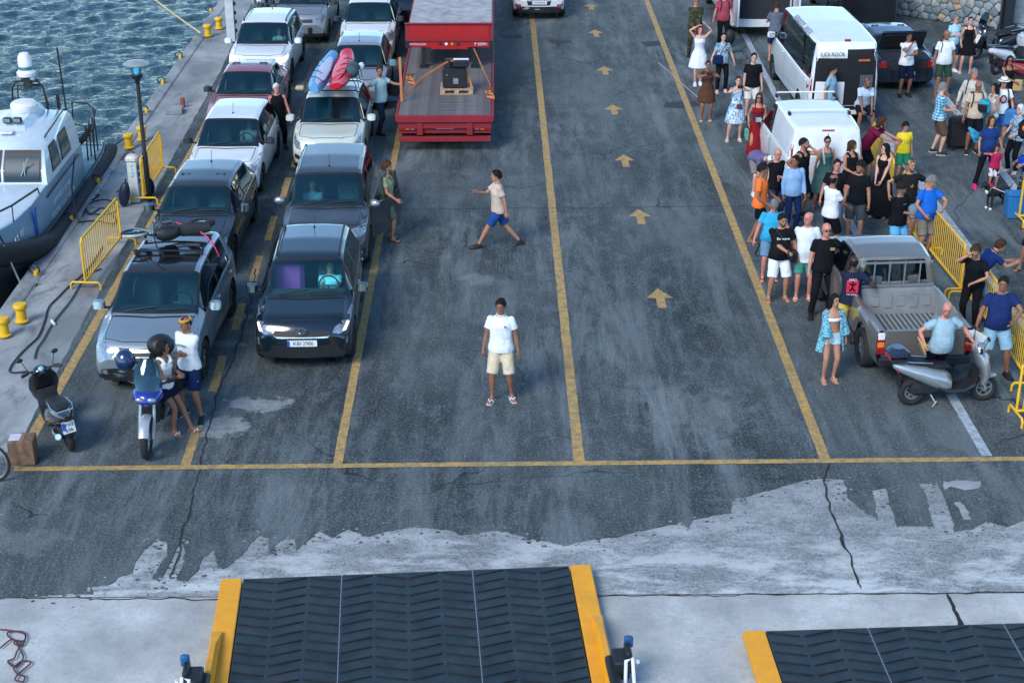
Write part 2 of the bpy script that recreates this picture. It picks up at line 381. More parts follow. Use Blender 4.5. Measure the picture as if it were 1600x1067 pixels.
# pale worn patches on the asphalt
def patch(px, seed, m=M_QUAY, amp=.07): sheet('worn_patch', rag([G(*p) for p in px], amp, .06, seed=seed), .0095, m)
patch([(1470,752),(1530,752),(1532,762),(1506,768),(1486,760),(1472,764)], 15); patch([(1490,785),(1500,784),(1512,806),(1517,812),(1504,812)], 16)
M_TAN = mat('sandy_stain', (.12,.115,.1), .9, var=.5, vs=9)
M_TANF = mat('asphalt_fresh', (.03,.034,.04), .75, var=.3, vs=14, bump=.3)
sheet('asphalt_repair', rag([G(*p) for p in [(1040,160),(1084,158),(1096,166),(1060,170),(1036,168)]], .04, .08, seed=8), .0015, M_TANF)
sheet('asphalt_repair', rag([G(*p) for p in [(1000,66),(1040,64),(1052,70),(1010,74)]], .04, .08, seed=18), .0015, M_TANF)
sheet('asphalt_repair', rag([G(*p) for p in [(782,56),(815,54),(820,60),(786,62)]], .04, .08, seed=28), .0015, M_TANF)
sheet('asphalt_repair', rag([G(*p) for p in [(860,62),(895,64),(892,68),(877,70),(872,80),(868,70),(856,66)]], .02, .08, seed=29), .0015, M_TANF)
# cracks and joints, thin dark ragged strips
M_CRACK = mat('crack_dark', (.02,.023,.028), .95, var=.4, vs=20)
M_CRACKL = mat('crack_grey', (.2,.21,.22), .95, var=.5, vs=10)
def crack(px, w, z=.006, m=None, seed=0):
    pts = rag([G(*p) for p in px], .05, .08, closed=False, seed=seed); mb = MB(); n = len(pts)
    L_, R_ = [], []
    for i, p in enumerate(pts):
        a = Vector(pts[max(i-1,0)]); b = Vector(pts[min(i+1,n-1)]); t = (b-a).normalized(); q = Vector((-t.y, t.x))
        ww = w*(.35+.9*abs(noise.noise(Vector((p[0]*2.7+seed, p[1]*2.7, 1)))))*(.3 if i in (0, n-1) else 1)
        L_.append((p[0]+q.x*ww, p[1]+q.y*ww, z)); R_.append((p[0]-q.x*ww, p[1]-q.y*ww, z))
    for i in range(n-1): mb.quad(R_[i], R_[i+1], L_[i+1], L_[i])
    return struct('ground_crack', mb, m or M_CRACK, 0)
crack([(400,420),(385,500),(365,560),(340,620),(322,680),(312,735),(298,790),(286,830),(276,880),(266,905)], .024)
crack([(1296,722),(1288,745),(1296,790),(1310,830),(1330,880),(1345,920)], .026, seed=4)
crack([(1482,926),(1490,945),(1498,965),(1508,985)], .06, -.01, seed=7)
crack([(0,932),(150,934),(400,934),(900,930),(1200,928),(1600,924),(1900,920)], .02, -.008, seed=9)
crack([(0,326),(300,323),(610,327),(800,326),(960,325),(1200,321)], .014, seed=2)
0 and crack([(905,335),(918,400),(925,460),(934,520),(945,600),(957,715)], .012, m=M_CRACKL, seed=12)
0 and crack([(650,650),(660,600),(655,700)], .01, m=M_CRACKL, seed=13)
0 and crack([(1040,100),(1060,140),(1065,210),(1085,270),(1100,300),(1130,360),(1180,500)], .03, m=M_CRACKL, seed=14)
crack([(800,52),(840,55),(870,62),(884,86)], .012, seed=21)
crack([(1550,250),(1520,300),(1490,330),(1500,345),(1440,352)], .012, seed=22)
# flakes: bits of asphalt left on the bare concrete, bare spots in the asphalt near the broken edge
rf = random.Random(3)
def flakes(name, m, z, n, dy0, dy1, smin, smax, x0=-8.5, x1=11.5):
    mb = MB()
    for _ in range(n):
        p = edge[rf.randrange(len(edge))]
        if not x0 < p[0] < x1: continue
        t = rf.random()**1.7; c = (p[0]+rf.uniform(-.2,.2), p[1]+dy0+(dy1-dy0)*t); r = rf.uniform(smin, smax)*(1-.6*t); k = 9; ph = rf.random()*6
        pts = [(c[0]+r*1.2*(.5+.75*rf.random())*cos(2*pi*j/k+ph), c[1]+r*(.5+.75*rf.random())*sin(2*pi*j/k+ph), z+_*.000012) for j in range(k)]
        o = len(mb.v); mb.v += [(c[0], c[1], z+_*.000012)]+pts; mb.f += [(o, o+1+j, o+1+(j+1) % k) for j in range(k)]; mb.m += [0]*k
    return tag(mb.build(name, m, sharp=0), kind='stuff')
flakes('asphalt_flakes', M_ASPH, -.009, 240, -.0, -.40, .008, .04)
flakes('asphalt_flakes', M_TANF, -.0055, 120, .0, -.25, .006, .03)
flakes('bare_spots', M_AGG, .002, 110, .02, .35, .006, .03)
# painted markings
M_YLINE = bpy.data.materials.new('yellow_road_paint'); M_WLINE = bpy.data.materials.new('white_road_paint')
for m, c1, c2 in ((M_YLINE, (.56,.34,.085), (.20,.17,.11)), (M_WLINE, (.46,.53,.58), (.2,.24,.27))):
    m.use_nodes = True; N = m.node_tree.nodes; L = m.node_tree.links; b = N['Principled BSDF']; b.inputs['Roughness'].default_value = .75
    tc = N.new('ShaderNodeTexCoord'); n = N.new('ShaderNodeTexNoise'); n.inputs['Scale'].default_value = 7; n.inputs['Detail'].default_value = 9; n.inputs['Roughness'].default_value = .8
    n2 = N.new('ShaderNodeTexNoise'); n2.inputs['Scale'].default_value = 60; L.new(tc.outputs['Object'], n.inputs['Vector']); L.new(tc.outputs['Object'], n2.inputs['Vector'])
    a = N.new('ShaderNodeMath'); a.operation = 'MULTIPLY_ADD'; a.inputs[1].default_value = .45; L.new(n2.outputs[0], a.inputs[0]); L.new(n.outputs[0], a.inputs[2])
    r = N.new('ShaderNodeValToRGB'); r.color_ramp.elements[0].position = .62; r.color_ramp.elements[0].color = (*c1, 1); r.color_ramp.elements[1].position = .84; r.color_ramp.elements[1].color = (*c2, 1)
    L.new(a.outputs[0], r.inputs[0]); L.new(r.outputs[0], b.inputs['Base Color'])
def line(name, x0, y0, x1, y1, w, m, z=.004):
    a = Vector((x0, y0)); b = Vector((x1, y1)); t = (b-a).normalized(); q = Vector((-t.y, t.x))*w/2; k = max(2, int((b-a).length/.22)); k = min(k, 160)
    mb = MB(); Ls, Rs = [], []
    for i in range(k+1):
        p = a.lerp(b, i/k); e1 = noise.noise(Vector((p.x*5, p.y*5, 3)))*.012; e2 = noise.noise(Vector((p.x*5, p.y*5, 9)))*.012
        Ls.append((*(p+q*(1+e1/w*2)), z)); Rs.append((*(p-q*(1+e2/w*2)), z))
    for i in range(k): mb.quad(Rs[i], Rs[i+1], Ls[i+1], Ls[i])
    return struct(name, mb, m, 0)
line('lane_line', -7.6, 22.2, -7.62, 39, .17, M_YLINE); line('lane_line', -7.62, 39, -8.0, 60, .17, M_YLINE)
line('lane_line', -2.53, 22.25, -2.5, 70, .15, M_YLINE); line('lane_line', 1.29, 22.25, 1.16, 70, .17, M_YLINE); line('lane_line', 5.2, 22.25, 5.26, 70, .17, M_YLINE)
for (a, b) in (((292,730),(318,655)), ((330,612),(349,556)), ((364,516),(380,474)), ((388,440),(402,400)), ((417,376),(428,338)), ((436,310),(449,278)), ((455,262),(462,240))):
    p, q = G(*a), G(*b); line('lane_dash', -4.92, p[1], -4.96, q[1], .15, M_YLINE)
for p in [(-5, 50), (-5, 54)]: line('lane_dash', p[0], p[1], p[0], p[1]+2, .15, M_YLINE)
c0, c1, c2 = G(22,733), G(905,724), G(1900,714)
line('stop_line', c0[0], c0[1], c1[0], c1[1], .14, M_YLINE, .007); line('stop_line', c1[0], c1[1], c2[0], c2[1], .14, M_YLINE, .007)
line('kerb_line', 7.8, 22.4, 7.8, 44, .17, M_WLINE); line('kerb_line', 7.82, 44, 8.15, 62, .17, M_WLINE)
line('kerb_line', 9.98, 27.2, 10.0, 45, .22, M_WLINE)
p, q = G(1450,118), G(1590,300); line('kerb_line', p[0], p[1], q[0], q[1], .2, M_WLINE)
p, q = G(1500,42), G(1610,135); line('lane_line', p[0], p[1], q[0], q[1], .17, M_YLINE)
for (x, y) in [G(1034,478), G(1002,348), G(978,259), (3.18, 41.67), (3.2, 45.76), (3.2, 50.37), (3.25, 54.2)]:
    mb = MB(); a = [(-.09,0),(.1,0),(.1,.42),(.29,.42),(0,.85),(-.29,.42),(-.09,.42)]
    mb.add([(x+p[0]*.90, y+p[1]*1.15-.1, .004) for p in a], [(0,1,2,6),(2,3,4,5,6)]); struct('lane_arrow', mb, M_YLINE, 0)

# sea
M_SEA = bpy.data.materials.new('sea_water'); M_SEA.use_nodes = True; N = M_SEA.node_tree.nodes; L = M_SEA.node_tree.links; b = N['Principled BSDF']
b.inputs['Base Color'].default_value = (.006,.036,.048,1); b.inputs['Roughness'].default_value = .06; b.inputs['IOR'].default_value = 1.33; b.inputs['Specular IOR Level'].default_value = .7
tc = N.new('ShaderNodeTexCoord'); mp = N.new('ShaderNodeMapping'); mp.inputs['Scale'].default_value = (.8, 1.3, 1); mp.inputs['Rotation'].default_value = (0,0,.25); L.new(tc.outputs['Object'], mp.inputs[0])
hs = []
for sc, det in ((5, 4), (14, 3)):
    n = N.new('ShaderNodeTexNoise'); n.inputs['Scale'].default_value = sc; n.inputs['Detail'].default_value = det; n.inputs['Distortion'].default_value = .8; L.new(mp.outputs[0], n.inputs['Vector']); hs.append(n.outputs[0])
a = N.new('ShaderNodeMath'); a.operation = 'MULTIPLY_ADD'; a.inputs[1].default_value = .3; L.new(hs[1], a.inputs[0]); L.new(hs[0], a.inputs[2])
bp = N.new('ShaderNodeBump'); bp.inputs['Strength'].default_value = 1; bp.inputs['Distance'].default_value = .10; L.new(a.outputs[0], bp.inputs['Height']); L.new(bp.outputs[0], b.inputs['Normal'])
import numpy as np
rng_ = np.random.default_rng(4)
wx = np.arange(-33, -9.45, .11); wy = np.arange(20, 82, .11); WX, WY = np.meshgrid(wx, wy)
HZ = np.zeros_like(WX)
for lam in np.geomspace(.30, 1.9, 46):
    th = -.9+rng_.normal(0, .75); k = 2*pi/lam; HZ += lam*.0046*np.sin(k*(WX*sin(th)+WY*cos(th))+rng_.uniform(0, 6.3)+.8*np.sin(.9*WX+rng_.uniform(0,6))+.8*np.sin(.7*WY+rng_.uniform(0,6)))
fade = np.clip(np.minimum(np.minimum(WX+33, 82-WY), WY-20)/2, 0, 1); HZ *= fade
nx_, ny_ = len(wx), len(wy)
co = np.stack([WX, WY, -1.7+HZ], -1).reshape(-1, 3); ii = np.arange((ny_-1)*(nx_-1)); r0 = (ii//(nx_-1))*nx_+ii % (nx_-1)
fa = np.stack([r0, r0+1, r0+1+nx_, r0+nx_], -1)
me = bpy.data.meshes.new('sea_water'); me.vertices.add(len(co)); me.vertices.foreach_set('co', co.ravel().astype('f'))
me.loops.add(len(fa)*4); me.loops.foreach_set('vertex_index', fa.ravel().astype('i')); me.polygons.add(len(fa)); me.polygons.foreach_set('loop_start', (np.arange(len(fa))*4).astype('i')); me.polygons.foreach_set('loop_total', np.full(len(fa), 4, 'i'))
me.polygons.foreach_set('use_smooth', np.ones(len(fa), bool)); me.update(calc_edges=True); me.materials.append(M_SEA); tag(link('sea_water', me), kind='structure')
mb = MB()
for (x0, x1, y0, y1) in ((-900,-33,-60,1500), (-33,-9.45,-60,20), (-33,-9.45,82,1500)): mb.quad((x0,y0,-1.7), (x1,y0,-1.7), (x1,y1,-1.7), (x0,y1,-1.7))
struct('sea_water', mb, M_SEA, 0)
# ------------------------------------------------------------------ vehicles
def project_patch(bvh, poly, d, off, sub=2):
    """poly in (x,z) for d='f'/'r' (front/rear) or (y,z) for d='L'/'R' (sides), (x,y) for 't' (top); dropped on the body"""
    bm = bmesh.new(); vs = [bm.verts.new((a, 0, b)) for a, b in poly]; bm.faces.new(vs)
    bmesh.ops.triangulate(bm, faces=bm.faces[:])
    for _ in range(sub):
        el = [e for e in bm.edges if e.calc_length() > .05]
        if el: bmesh.ops.subdivide_edges(bm, edges=el, cuts=1, use_grid_fill=True)
    bmesh.ops.triangulate(bm, faces=bm.faces[:])
    D = {'f': Vector((0,1,0)), 'r': Vector((0,-1,0)), 'L': Vector((-1,0,0)), 'R': Vector((1,0,0)), 't': Vector((0,0,-1))}[d]
    for v in bm.verts:
        a, b = v.co.x, v.co.z
        p = {'f': Vector((a,0,b)), 'r': Vector((a,0,b)), 'L': Vector((0,a,b)), 'R': Vector((0,a,b)), 't': Vector((a,b,0))}[d]
        h, nrm, _, _ = bvh.ray_cast(p-D*8, D)
        if h is None:
            h2 = bvh.find_nearest(p-D*2.0); h = h2[0] if h2[0] else p
        v.co = h-D*off
    fs = [tuple(v.index for v in f.verts) for f in bm.faces]; bm.verts.ensure_lookup_table()
    bm.verts.index_update(); fs = [tuple(v.index for v in f.verts) for f in bm.faces]
    vs = [v.co.copy() for v in bm.verts]
    # orient outwards and give it an edge going into the body
    out = MB(); good = []
    for f in fs:
        a, b, c = [vs[i] for i in f[:3]]
        good.append(f if (b-a).cross(c-a).dot(-D) > 0 else tuple(reversed(f)))
    out.add(vs, good)
    rim = [e for e in bm.edges if len(e.link_faces) == 1]
    for e in rim:
        i, j = e.verts[0].index, e.verts[1].index
        out.add([vs[i], vs[j], vs[j]+D*(off+.01), vs[i]+D*(off+.01)], [(0,1,2,3)])
    bm.free(); return out
def seam(bvh, pts, d, w=.006, off=.0025):
    D = {'L': Vector((-1,0,0)), 'R': Vector((1,0,0)), 't': Vector((0,0,-1)), 'f': Vector((0,1,0)), 'r': Vector((0,-1,0))}[d]
    def P3(a, b): return {'L': Vector((0,a,b)), 'R': Vector((0,a,b)), 't': Vector((a,b,0)), 'f': Vector((a,0,b)), 'r': Vector((a,0,b))}[d]
    mb = MB(); dense = []
    for (a, b) in zip(pts, pts[1:]):
        k = max(1, int(hypot(a[0]-b[0], a[1]-b[1])/.07)); dense += [(a[0]+(b[0]-a[0])*i/k, a[1]+(b[1]-a[1])*i/k) for i in range(k)]
    dense.append(pts[-1]); l, r = [], []
    for i, p in enumerate(dense):
        a = dense[max(i-1, 0)]; b = dense[min(i+1, len(dense)-1)]; t = Vector((b[0]-a[0], b[1]-a[1])); t = t.normalized() if t.length else Vector((1,0)); q = Vector((-t.y, t.x))*w
        res = []
        for s_ in (1, -1):
            pp = P3(p[0]+q.x*s_, p[1]+q.y*s_); h = bvh.ray_cast(pp-D*8, D)[0]
            res.append(None if h is None else h-D*off)
        if None in res: l.append(None); r.append(None)
        else: l.append(res[0]); r.append(res[1])
    for i in range(len(l)-1):
        if l[i] is not None and l[i+1] is not None and (l[i]-l[i+1]).length < .4: mb.quad(l[i], l[i+1], r[i+1], r[i]); 
    return mb
def wheel_mesh(r, w, spokes=5, steel=False):
    t = MB(); prof = [(r*.62, -w*.42), (r*.74, -w*.5), (r*.92, -w*.5), (r*.985, -w*.40), (r, -w*.2), (r, w*.2), (r*.985, w*.40), (r*.92, w*.5), (r*.74, w*.5), (r*.62, w*.42)]
    t.lathe(prof, 24, 0, RY(pi/2), closed=True)
    k = MB(); k.lathe([(r*.66, w*.38), (r*.64, w*.30), (r*.60, w*.12), (r*.60, -w*.4), (r*.66, -w*.45)], 24, 0, RY(pi/2), closed=True)
    k.lathe([(r*.14, w*.36), (.001, w*.38)], 10, 0, RY(pi/2)); k.lathe([(r*.6, w*.02), (.001, w*.02)], 20, 1, RY(pi/2))
    for i in range(spokes):
        a = 2*pi*i/spokes
        for da in ((-.13, .13) if not steel else (-.22, 0, .22)):
            M = RX(a+da*.6); k.box((w*.26, 0, r*.36), (w*.12, r*.10, r*.56), 0, M)
    return t, k
_WC = {}
def add_wheel(parent, x, y, r, w, spokes=5, side=1, mat_r=None, name='wheel', steer=0):
    key = (round(r,3), round(w,3), spokes)
    if key not in _WC:
        t, k = wheel_mesh(r, w, spokes); _WC[key] = (t.mesh('tyre', M_RUBBER, 40), k.mesh('rim', [mat_r or M_RIM, M_BLACK], 30))
    t, k = _WC[key]
    o = link(name, t, parent, (x, y, r), (0, 0, (0 if side > 0 else pi)+steer)); link('rim', k, o); return o

def make_car(name, label, cat, front, rz=0, L=4.2, W=1.76, H=1.55, hood=.95, nose=.70, cowl=.24, cowlz=1.02, head=.43, rend=.86, rgz=1.05, rgt=.97, belt=.93, beltr=1.0,
             col=None, roofw=.72, wr=.32, wb=(.19, .81), clad=None, glassm=None, bp=(.56,.585), cp=.84, fascia=(), rails=None, roofm=None, seats=True, wheelsp=5, tail=.85, clear=.2,
             plate=None, antenna=True, bonnet_seam=True, group=None, rearopen=None, rear_details=None, mirror_m=None, mirrors=True, quarter=True, sidewin=True, windwin=True, rearwin=True, nosebow=.14, facing_rear=False, hoodm=None, handle_m=None, anchor='front'):
    W2 = W/2; y0 = -L/2
    M = RZ(rz); off = M @ Vector((0, (L/2 if anchor == 'front' else -L/2), 0))
    R = root(name, label, cat, (front[0]+off.x, front[1]+off.y, 0), rz, group)
    e = .012
    B = sorted(set([0, .004, .014, .03, .05, .075, cowl, cowl+e, head-e, head, bp[0], bp[1], cp, cp+.03, rend, rend+e, rgt-e, rgt, .985, .996, 1]))
    B = [b for b in B if b <= 1]
    ts = []
    for a, b in zip(B, B[1:]):
        k = max(1, int(math.ceil((b-a)/.022))); ts += [a+(b-a)*i/k for i in range(k)]
    ts.append(1.0)
    zcK = [(0, nose*.82), (.012, nose), (.04, hood-.07), (.075, hood-.02), (.12, hood), (cowl, cowlz), (head, H-.055), (head+.05, H-.02), ((head+rend)/2, H), (rend, H-.05), (rgt, rgz), (.99, max(tail, rgz-.06)), (1, tail*.93)]
    zbK = [(0, nose*.72), (.02, nose*.9), (.06, hood-.15), (.12, hood-.08), (cowl, belt), (.5, (belt+beltr)/2), (rend, beltr), (rgt, min(beltr, rgz-.05)), (1, tail*.86)]
    wK = [(0, .86), (.006, .90), (.02, .94), (.05, .965), (.1, .985), (.2, 1), (.8, 1), (.93, .975), (.975, .94), (.995, .90), (1, .86)]
    buK = [(0, nosebow), (cowl*.7, nosebow), (cowl, .12), (head, .07), (.6, 0), (rend, -.05), (1, -.10)]
    gapK = [(0, .02), (.1, .04), (cowl-.03, .055), (cowl, .04), (head, .07), (rend, .07), (rgt, .05), (1, .02)]
    rings = []; NV = None; J = {}
    for t in ts:
        zc = smoothkeys(zcK, t, .006); zb = smoothkeys(zbK, t, .02); w = smoothkeys(wK, t, .004)*W2; g = pt_lerp(gapK, t)
        zb = min(zb, zc-.02); z4 = max(zc-g, zb+.006)
        ghf = max(0, min(1, (z4-zb)/(H-belt-.07)))
        w3 = w*.955; w4 = w3*(.90+(roofw/.955/1.0-.90)*min(1, ghf*1.0)) if ghf > 0 else w3*.9
        w4 = min(w4, w3-.004)
        zf = clear+(.07 if t < .03 or t > .97 else 0); zm = zf+(zb-zf)*.42
        P = []
        P += [(w*.8, zf), (w*.965, zf+.03)]
        P += [(w*.99, zf+.10), (w*1.0, zm), (w*.998, zm+(zb-zm)*.45), (w*.985, zm+(zb-zm)*.8)]
        P += [(w*.972, zb-.02), (w3, zb)]; J['belt'] = len(P)-1
        for k in (.06, .28, .5, .72, .94): P.append((w3+(w4-w3)*k+.012*sin(pi*k)*ghf, zb+(z4-zb)*k))
        P.append((w4, z4)); J['rail'] = len(P)-1
        P.append((w4-.035, z4+(zc-z4)*.45)); P.append((w4-.085, z4+(zc-z4)*.72)); J['top'] = len(P)-1
        x5, z5 = P[-1]
        for k in (.8, .6, .4, .2, 0): P.append((x5*k, zc-(zc-z5)*(k**2)))
        NV = len(P); y = y0+L*t; bu = pt_lerp(buK, t)
        half = [Vector((x, y+bu*(x/W2)**2, z)) for x, z in P]
        rings.append(half)
    # wheel arches
    Ra = wr+.055; wys = [y0+L*b for b in wb]
    inside = {}
    for i, r in enumerate(rings):
        for j in range(J['belt']):
            p = r[j]
            for wy in wys:
                d = hypot(p.y-wy, p.z-wr)
                if d < Ra: inside[(i, j)] = (wy, d)
    kill = set()
    for i in range(len(rings)-1):
        for j in range(NV-1):
            if all(k in inside for k in ((i,j),(i+1,j),(i,j+1),(i+1,j+1))): kill.add((i, j))
    for (i, j), (wy, d) in inside.items():
        near = [(i-1,j-1),(i-1,j),(i,j-1),(i,j)]
        if any(c not in kill for c in near):
            p = rings[i][j]; dy, dz = p.y-wy, p.z-wr; d = max(d, 1e-4); s_ = Ra/d
            if dz > -wr*.6: p.y = wy+dy*s_; p.z = wr+dz*s_
    def region(i, j):
        a, b = ts[i]+1e-6, ts[i+1]-1e-6; tm = (a+b)/2
        if j >= J['rail']:
            if windwin and cowl < tm < head: return ('windshield', 1 if (tm < cowl+e or tm > head-e or j < J['rail']+1) else 0)
            if rearwin and rend < tm < rgt: return ('rear_window', 1 if (tm < rend+e or tm > rgt-e or j < J['top']) else 0)
            if j >= J['top'] and .06 < tm < cowl: return ('hood', 0)
            if head < tm < rend and j >= J['top']: return ('roof', 0)
        elif sidewin and J['belt'] < j < J['rail']-1 or (sidewin and j in (J['belt'], J['rail']-1)):
            za = rings[i][J['rail']].z-rings[i][J['belt']].z; zb_ = rings[i+1][J['rail']].z-rings[i+1][J['belt']].z
            if tm > cowl+.02 and min(za, zb_) > .07 and tm < rgt-.02:
                if tm < (cp if not quarter else 9) or tm > cp+.03:
                    if tm > cp+.03 and (not quarter or tm > rend+.01): return ('body', 0)
                    edge = j in (J['belt'], J['rail']-1) or bp[0] < tm < bp[1]
                    return ('side_window', 1 if edge else 0)
                return ('body', 0)
        if clad is not None and j < 2: return ('body', 1)
        return ('body', 0)
    parts = {}
    for i in range(len(rings)-1):
        for j in range(NV-1):
            if (i, j) in kill: continue
            nm, mi = region(i, j); mb = parts.setdefault(nm, MB()); mb2 = mb
            if nm == 'side_window':
                mb = parts.setdefault('side_window/%d/0' % (ts[i] > bp[0]), MB()); mb2 = parts.setdefault('side_window/%d/1' % (ts[i] > bp[0]), MB()); parts.pop('side_window')
            a, b, c, d = rings[i][j], rings[i+1][j], rings[i+1][j+1], rings[i][j+1]
            off_ = .004 if nm in ('windshield', 'rear_window', 'side_window') else 0
            mb.add([a, b, c, d], [(0,1,2,3)], mi); mb2.add([Vector((-p.x, p.y, p.z)) for p in (a, d, c, b)], [(0,1,2,3)], mi)
    body = parts['body']; NC = 12
    for i, sgn in ((0, 1), (len(rings)-1, -1)):
        if sgn < 0 and rearopen == 'all': continue
        r = rings[i]; bu = pt_lerp(buK, ts[i]); y = y0+L*ts[i]
        for j in range(NV-1):
            for c in range(NC):
                q = []
                for (jj, cc) in ((j, c), (j, c+1), (j+1, c+1), (j+1, c)):
                    x = r[jj].x*(2*cc/NC-1); q.append(Vector((x, y+bu*(x/W2)**2, r[jj].z)))
                if sgn < 0: q.reverse()
                body.add(q, [(0,1,2,3)], 1 if (clad is not None and j < 2) else 0)
    pm = col
    gm = glassm or M_GLASS
    objs = {}
    mset = {'body': [pm, clad or M_BLACK], 'hood': [hoodm or pm], 'roof': [roofm or pm], 'windshield': [gm, M_BLACK], 'rear_window': [M_DGLASS, M_BLACK], 'side_window': [M_DGLASS, M_BLACK]}
    allv, allf = [], []
    for k, mb in parts.items():
        bm = bmesh.new(); o_ = len(allv); allv += mb.v; allf += [tuple(q+o_ for q in f) for f in mb.f]
        me = mb.mesh(k.split('/')[0], mset[k.split('/')[0]], 0); bm.from_mesh(me); bmesh.ops.remove_doubles(bm, verts=bm.verts[:], dist=.0004); bm.to_mesh(me); bm.free()
        me.polygons.foreach_set('use_smooth', [True]*len(me.polygons)); me.set_sharp_from_angle(angle=radians(38)); objs[k] = link(k.split('/')[0], me, R)
    bvh = BVHTree.FromPolygons([Vector(v) for v in allv], allf)
    # underbody, arches, cabin
    ub = MB(); ub.box((0, 0, clear+.10), (W*.80, L*.93, .16)); ub.box((0, y0+L*.93, .42), (W*.7, L*.08, .3))
    for wy in wys:
        for s_ in (1, -1):
            n = 14; pr = []
            for xx in (W2*.985, W2*.62):
                pr.append([(s_*xx, wy+(Ra+.004)*cos(pi*k/n*1.16-.25), wr+(Ra+.004)*sin(pi*k/n*1.16-.25)) for k in range(n+1)])
            for k in range(n): ub.quad(pr[0][k], pr[0][k+1], pr[1][k+1], pr[1][k])
            ub.box((s_*W2*.62, wy, wr), (.02, 2*Ra, 2*Ra*.9))
    ub.box((0, y0+L*cowl*.45, hood*.5), (W*.66, L*cowl*.62, hood*.55))
    ub.build('underbody', M_BLACK, R)
    if seats:
        it = MB(); it.box((0, y0+L*(cowl+.06), cowlz-.10), (W*.86, L*.12, .16), b=.04)
        it.box((0, y0+L*.62, belt*.5+.08), (W*.9, L*.6, .08)); it.build('dashboard', M_INT, R)
        sy = y0+L*(head+.06)
        for s_ in (1, -1):
            st = MB();             st.box((s_*W*.21, sy-.05, .62), (.5, .5, .16), b=.05); st.box((0,0,.33), (.48, .14, .62), 0, TR(s_*W*.21, sy+.2, .60) @ RX(-.2), b=.06); st.box((0,0,.76), (.26, .1, .18), 0, TR(s_*W*.21, sy+.2, .60) @ RX(-.2), b=.05); st.build('seat', M_SEAT, R)
        if quarter or cp > .7:
            st = MB();             st.box((0, sy+.95, .9), (W*.72, .16, .6), b=.06)
            for s_ in (1, -1): st.box((s_*W*.2, sy+.97, 1.22), (.26, .1, .20), b=.05)
            st.build('rear_seat', M_SEAT, R)
        sw = MB(); Mx = TR(W*.21, y0+L*(cowl+.11)+.12, cowlz-.03) @ RX(-.45-pi/2+pi/2)
        sw.tube([(.185*cos(2*pi*k/16), 0, .185*sin(2*pi*k/16)) for k in range(16)], .016, 6, 0, Mx, closed=True); sw.box((0,.02,0), (.34,.02,.05), 0, Mx); sw.box((0,.02,-.08), (.05,.02,.17), 0, Mx)
        sw.build('steering_wheel', M_BLACK, R)
    for s_ in (1, -1):
        for wy in wys: add_wheel(R, s_*(W2-.115), wy, wr, .215, wheelsp, s_)
    if mirrors:
        for s_ in (1, -1):
            ym = y0+L*(cowl+.075); zm = belt+.09
            mm = MB(); mm.loft([[(s_*(W2+.02)+dx*k, ym+dy*k, zm+dz*k-(.0)) for dx, dy, dz in [(.0,.06,-.05),(.0,.06,.07),(0,-.03,.075),(0,-.05,-.02)]] for k in (1,)]+[[(s_*(W2+.02+q[0])+0, ym+dy*q[1], zm+dz*q[1]) for dx, dy, dz in [(0,.06,-.06),(0,.06,.09),(0,-.06,.085),(0,-.09,-.04)]] for q in ((.06,1.05),(.16,1.0),(.2,.7))], 0)
            mm.box((s_*(W2-.01), ym+.01, zm-.04), (.1,.05,.03), 1)
            mo = mm.build('side_mirror', [mirror_m or pm, M_BLACK], R, sharp=60)
            mg = MB(); mg.box((s_*(W2+.11), ym+.066*1.0, zm+.012), (.15,.008,.12), b=.003); mg.build('mirror_glass', M_CHROME, mo)
    # wipers
    wp = MB()
    for xa, xb, ta, tb in ((-.55, .05, cowl+.015, cowl+.03), (.08, .66, cowl+.015, cowl+.03)):
        pts = []
        for k in range(7):
            x = (xa+(xb-xa)*k/6)*W2; yy = y0+L*(ta+(tb-ta)*k/6); h = bvh.ray_cast(Vector((x, yy, 4)), Vector((0,0,-1)))[0]
            if h: pts.append(h+Vector((0,-.01,.014)))
        if len(pts) > 2 and windwin: wp = MB(); wp.tube(pts, .009, 4); wp.build('wiper', M_BLACK, R)
    # seams
    sm = MB()
    if bonnet_seam:
        xs = W2*.78; yb = y0+L*cowl-.03
        for s_ in (1, -1):
            q = seam(bvh, [(s_*xs*.93, y0+L*.055), (s_*xs, y0+L*.12), (s_*xs, yb)], 't'); sm.add(q.v, q.f)
        q = seam(bvh, [(-xs*.93, y0+L*.055+.08), (-xs*.5, y0+L*.05), (0, y0+L*.047), (xs*.5, y0+L*.05), (xs*.93, y0+L*.055+.08)], 't'); sm.add(q.v, q.f)
        cs = seam(bvh, [(-W2*.8, yb+.01), (0, yb-.08), (W2*.8, yb+.01)], 't', .02, .004); sm.add(cs.v, cs.f)
    for d in 'LR':
        zl = clear+.14
        for t in (cowl+.035, bp[0]+.012, cp-.005):
            yy = y0+L*t; q = seam(bvh, [(yy, zl), (yy+(.0), belt*.75), (yy, belt-.02)], d); sm.add(q.v, q.f)
        q = seam(bvh, [(y0+L*(cowl+.035), zl), (y0+L*(cp-.06), zl)], d); sm.add(q.v, q.f)
    tag(sm.build('panel_gap', M_BLACK, R), kind='stuff')
    hn = MB()
    for s_, d in ((1, 'L'), (-1, 'R')):
        for t in (bp[0]-.05, cp-.055):
            h = bvh.ray_cast(Vector((s_*3, y0+L*t, belt-.10)), Vector((-s_,0,0)))[0]
            if h: hn = MB(); hn.box((h.x+s_*.018, h.y, h.z), (.03, .19, .032), b=.01); hn.build('door_handle', handle_m or pm, R)
    if rails:
        for s_ in (1, -1):
            pts = []
            for k in range(15):
                t = head+.035+(rend-head-.05)*k/14; x = s_*W2*(roofw*1.0-.055); h = bvh.ray_cast(Vector((x, y0+L*t, 4)), Vector((0,0,-1)))[0]
                pts.append(h+Vector((0,0,(.045 if 0 < k < 14 else .0))))
            q = MB(); q.tube(pts, .02, 6); q.build('roof_rail', rails, R)
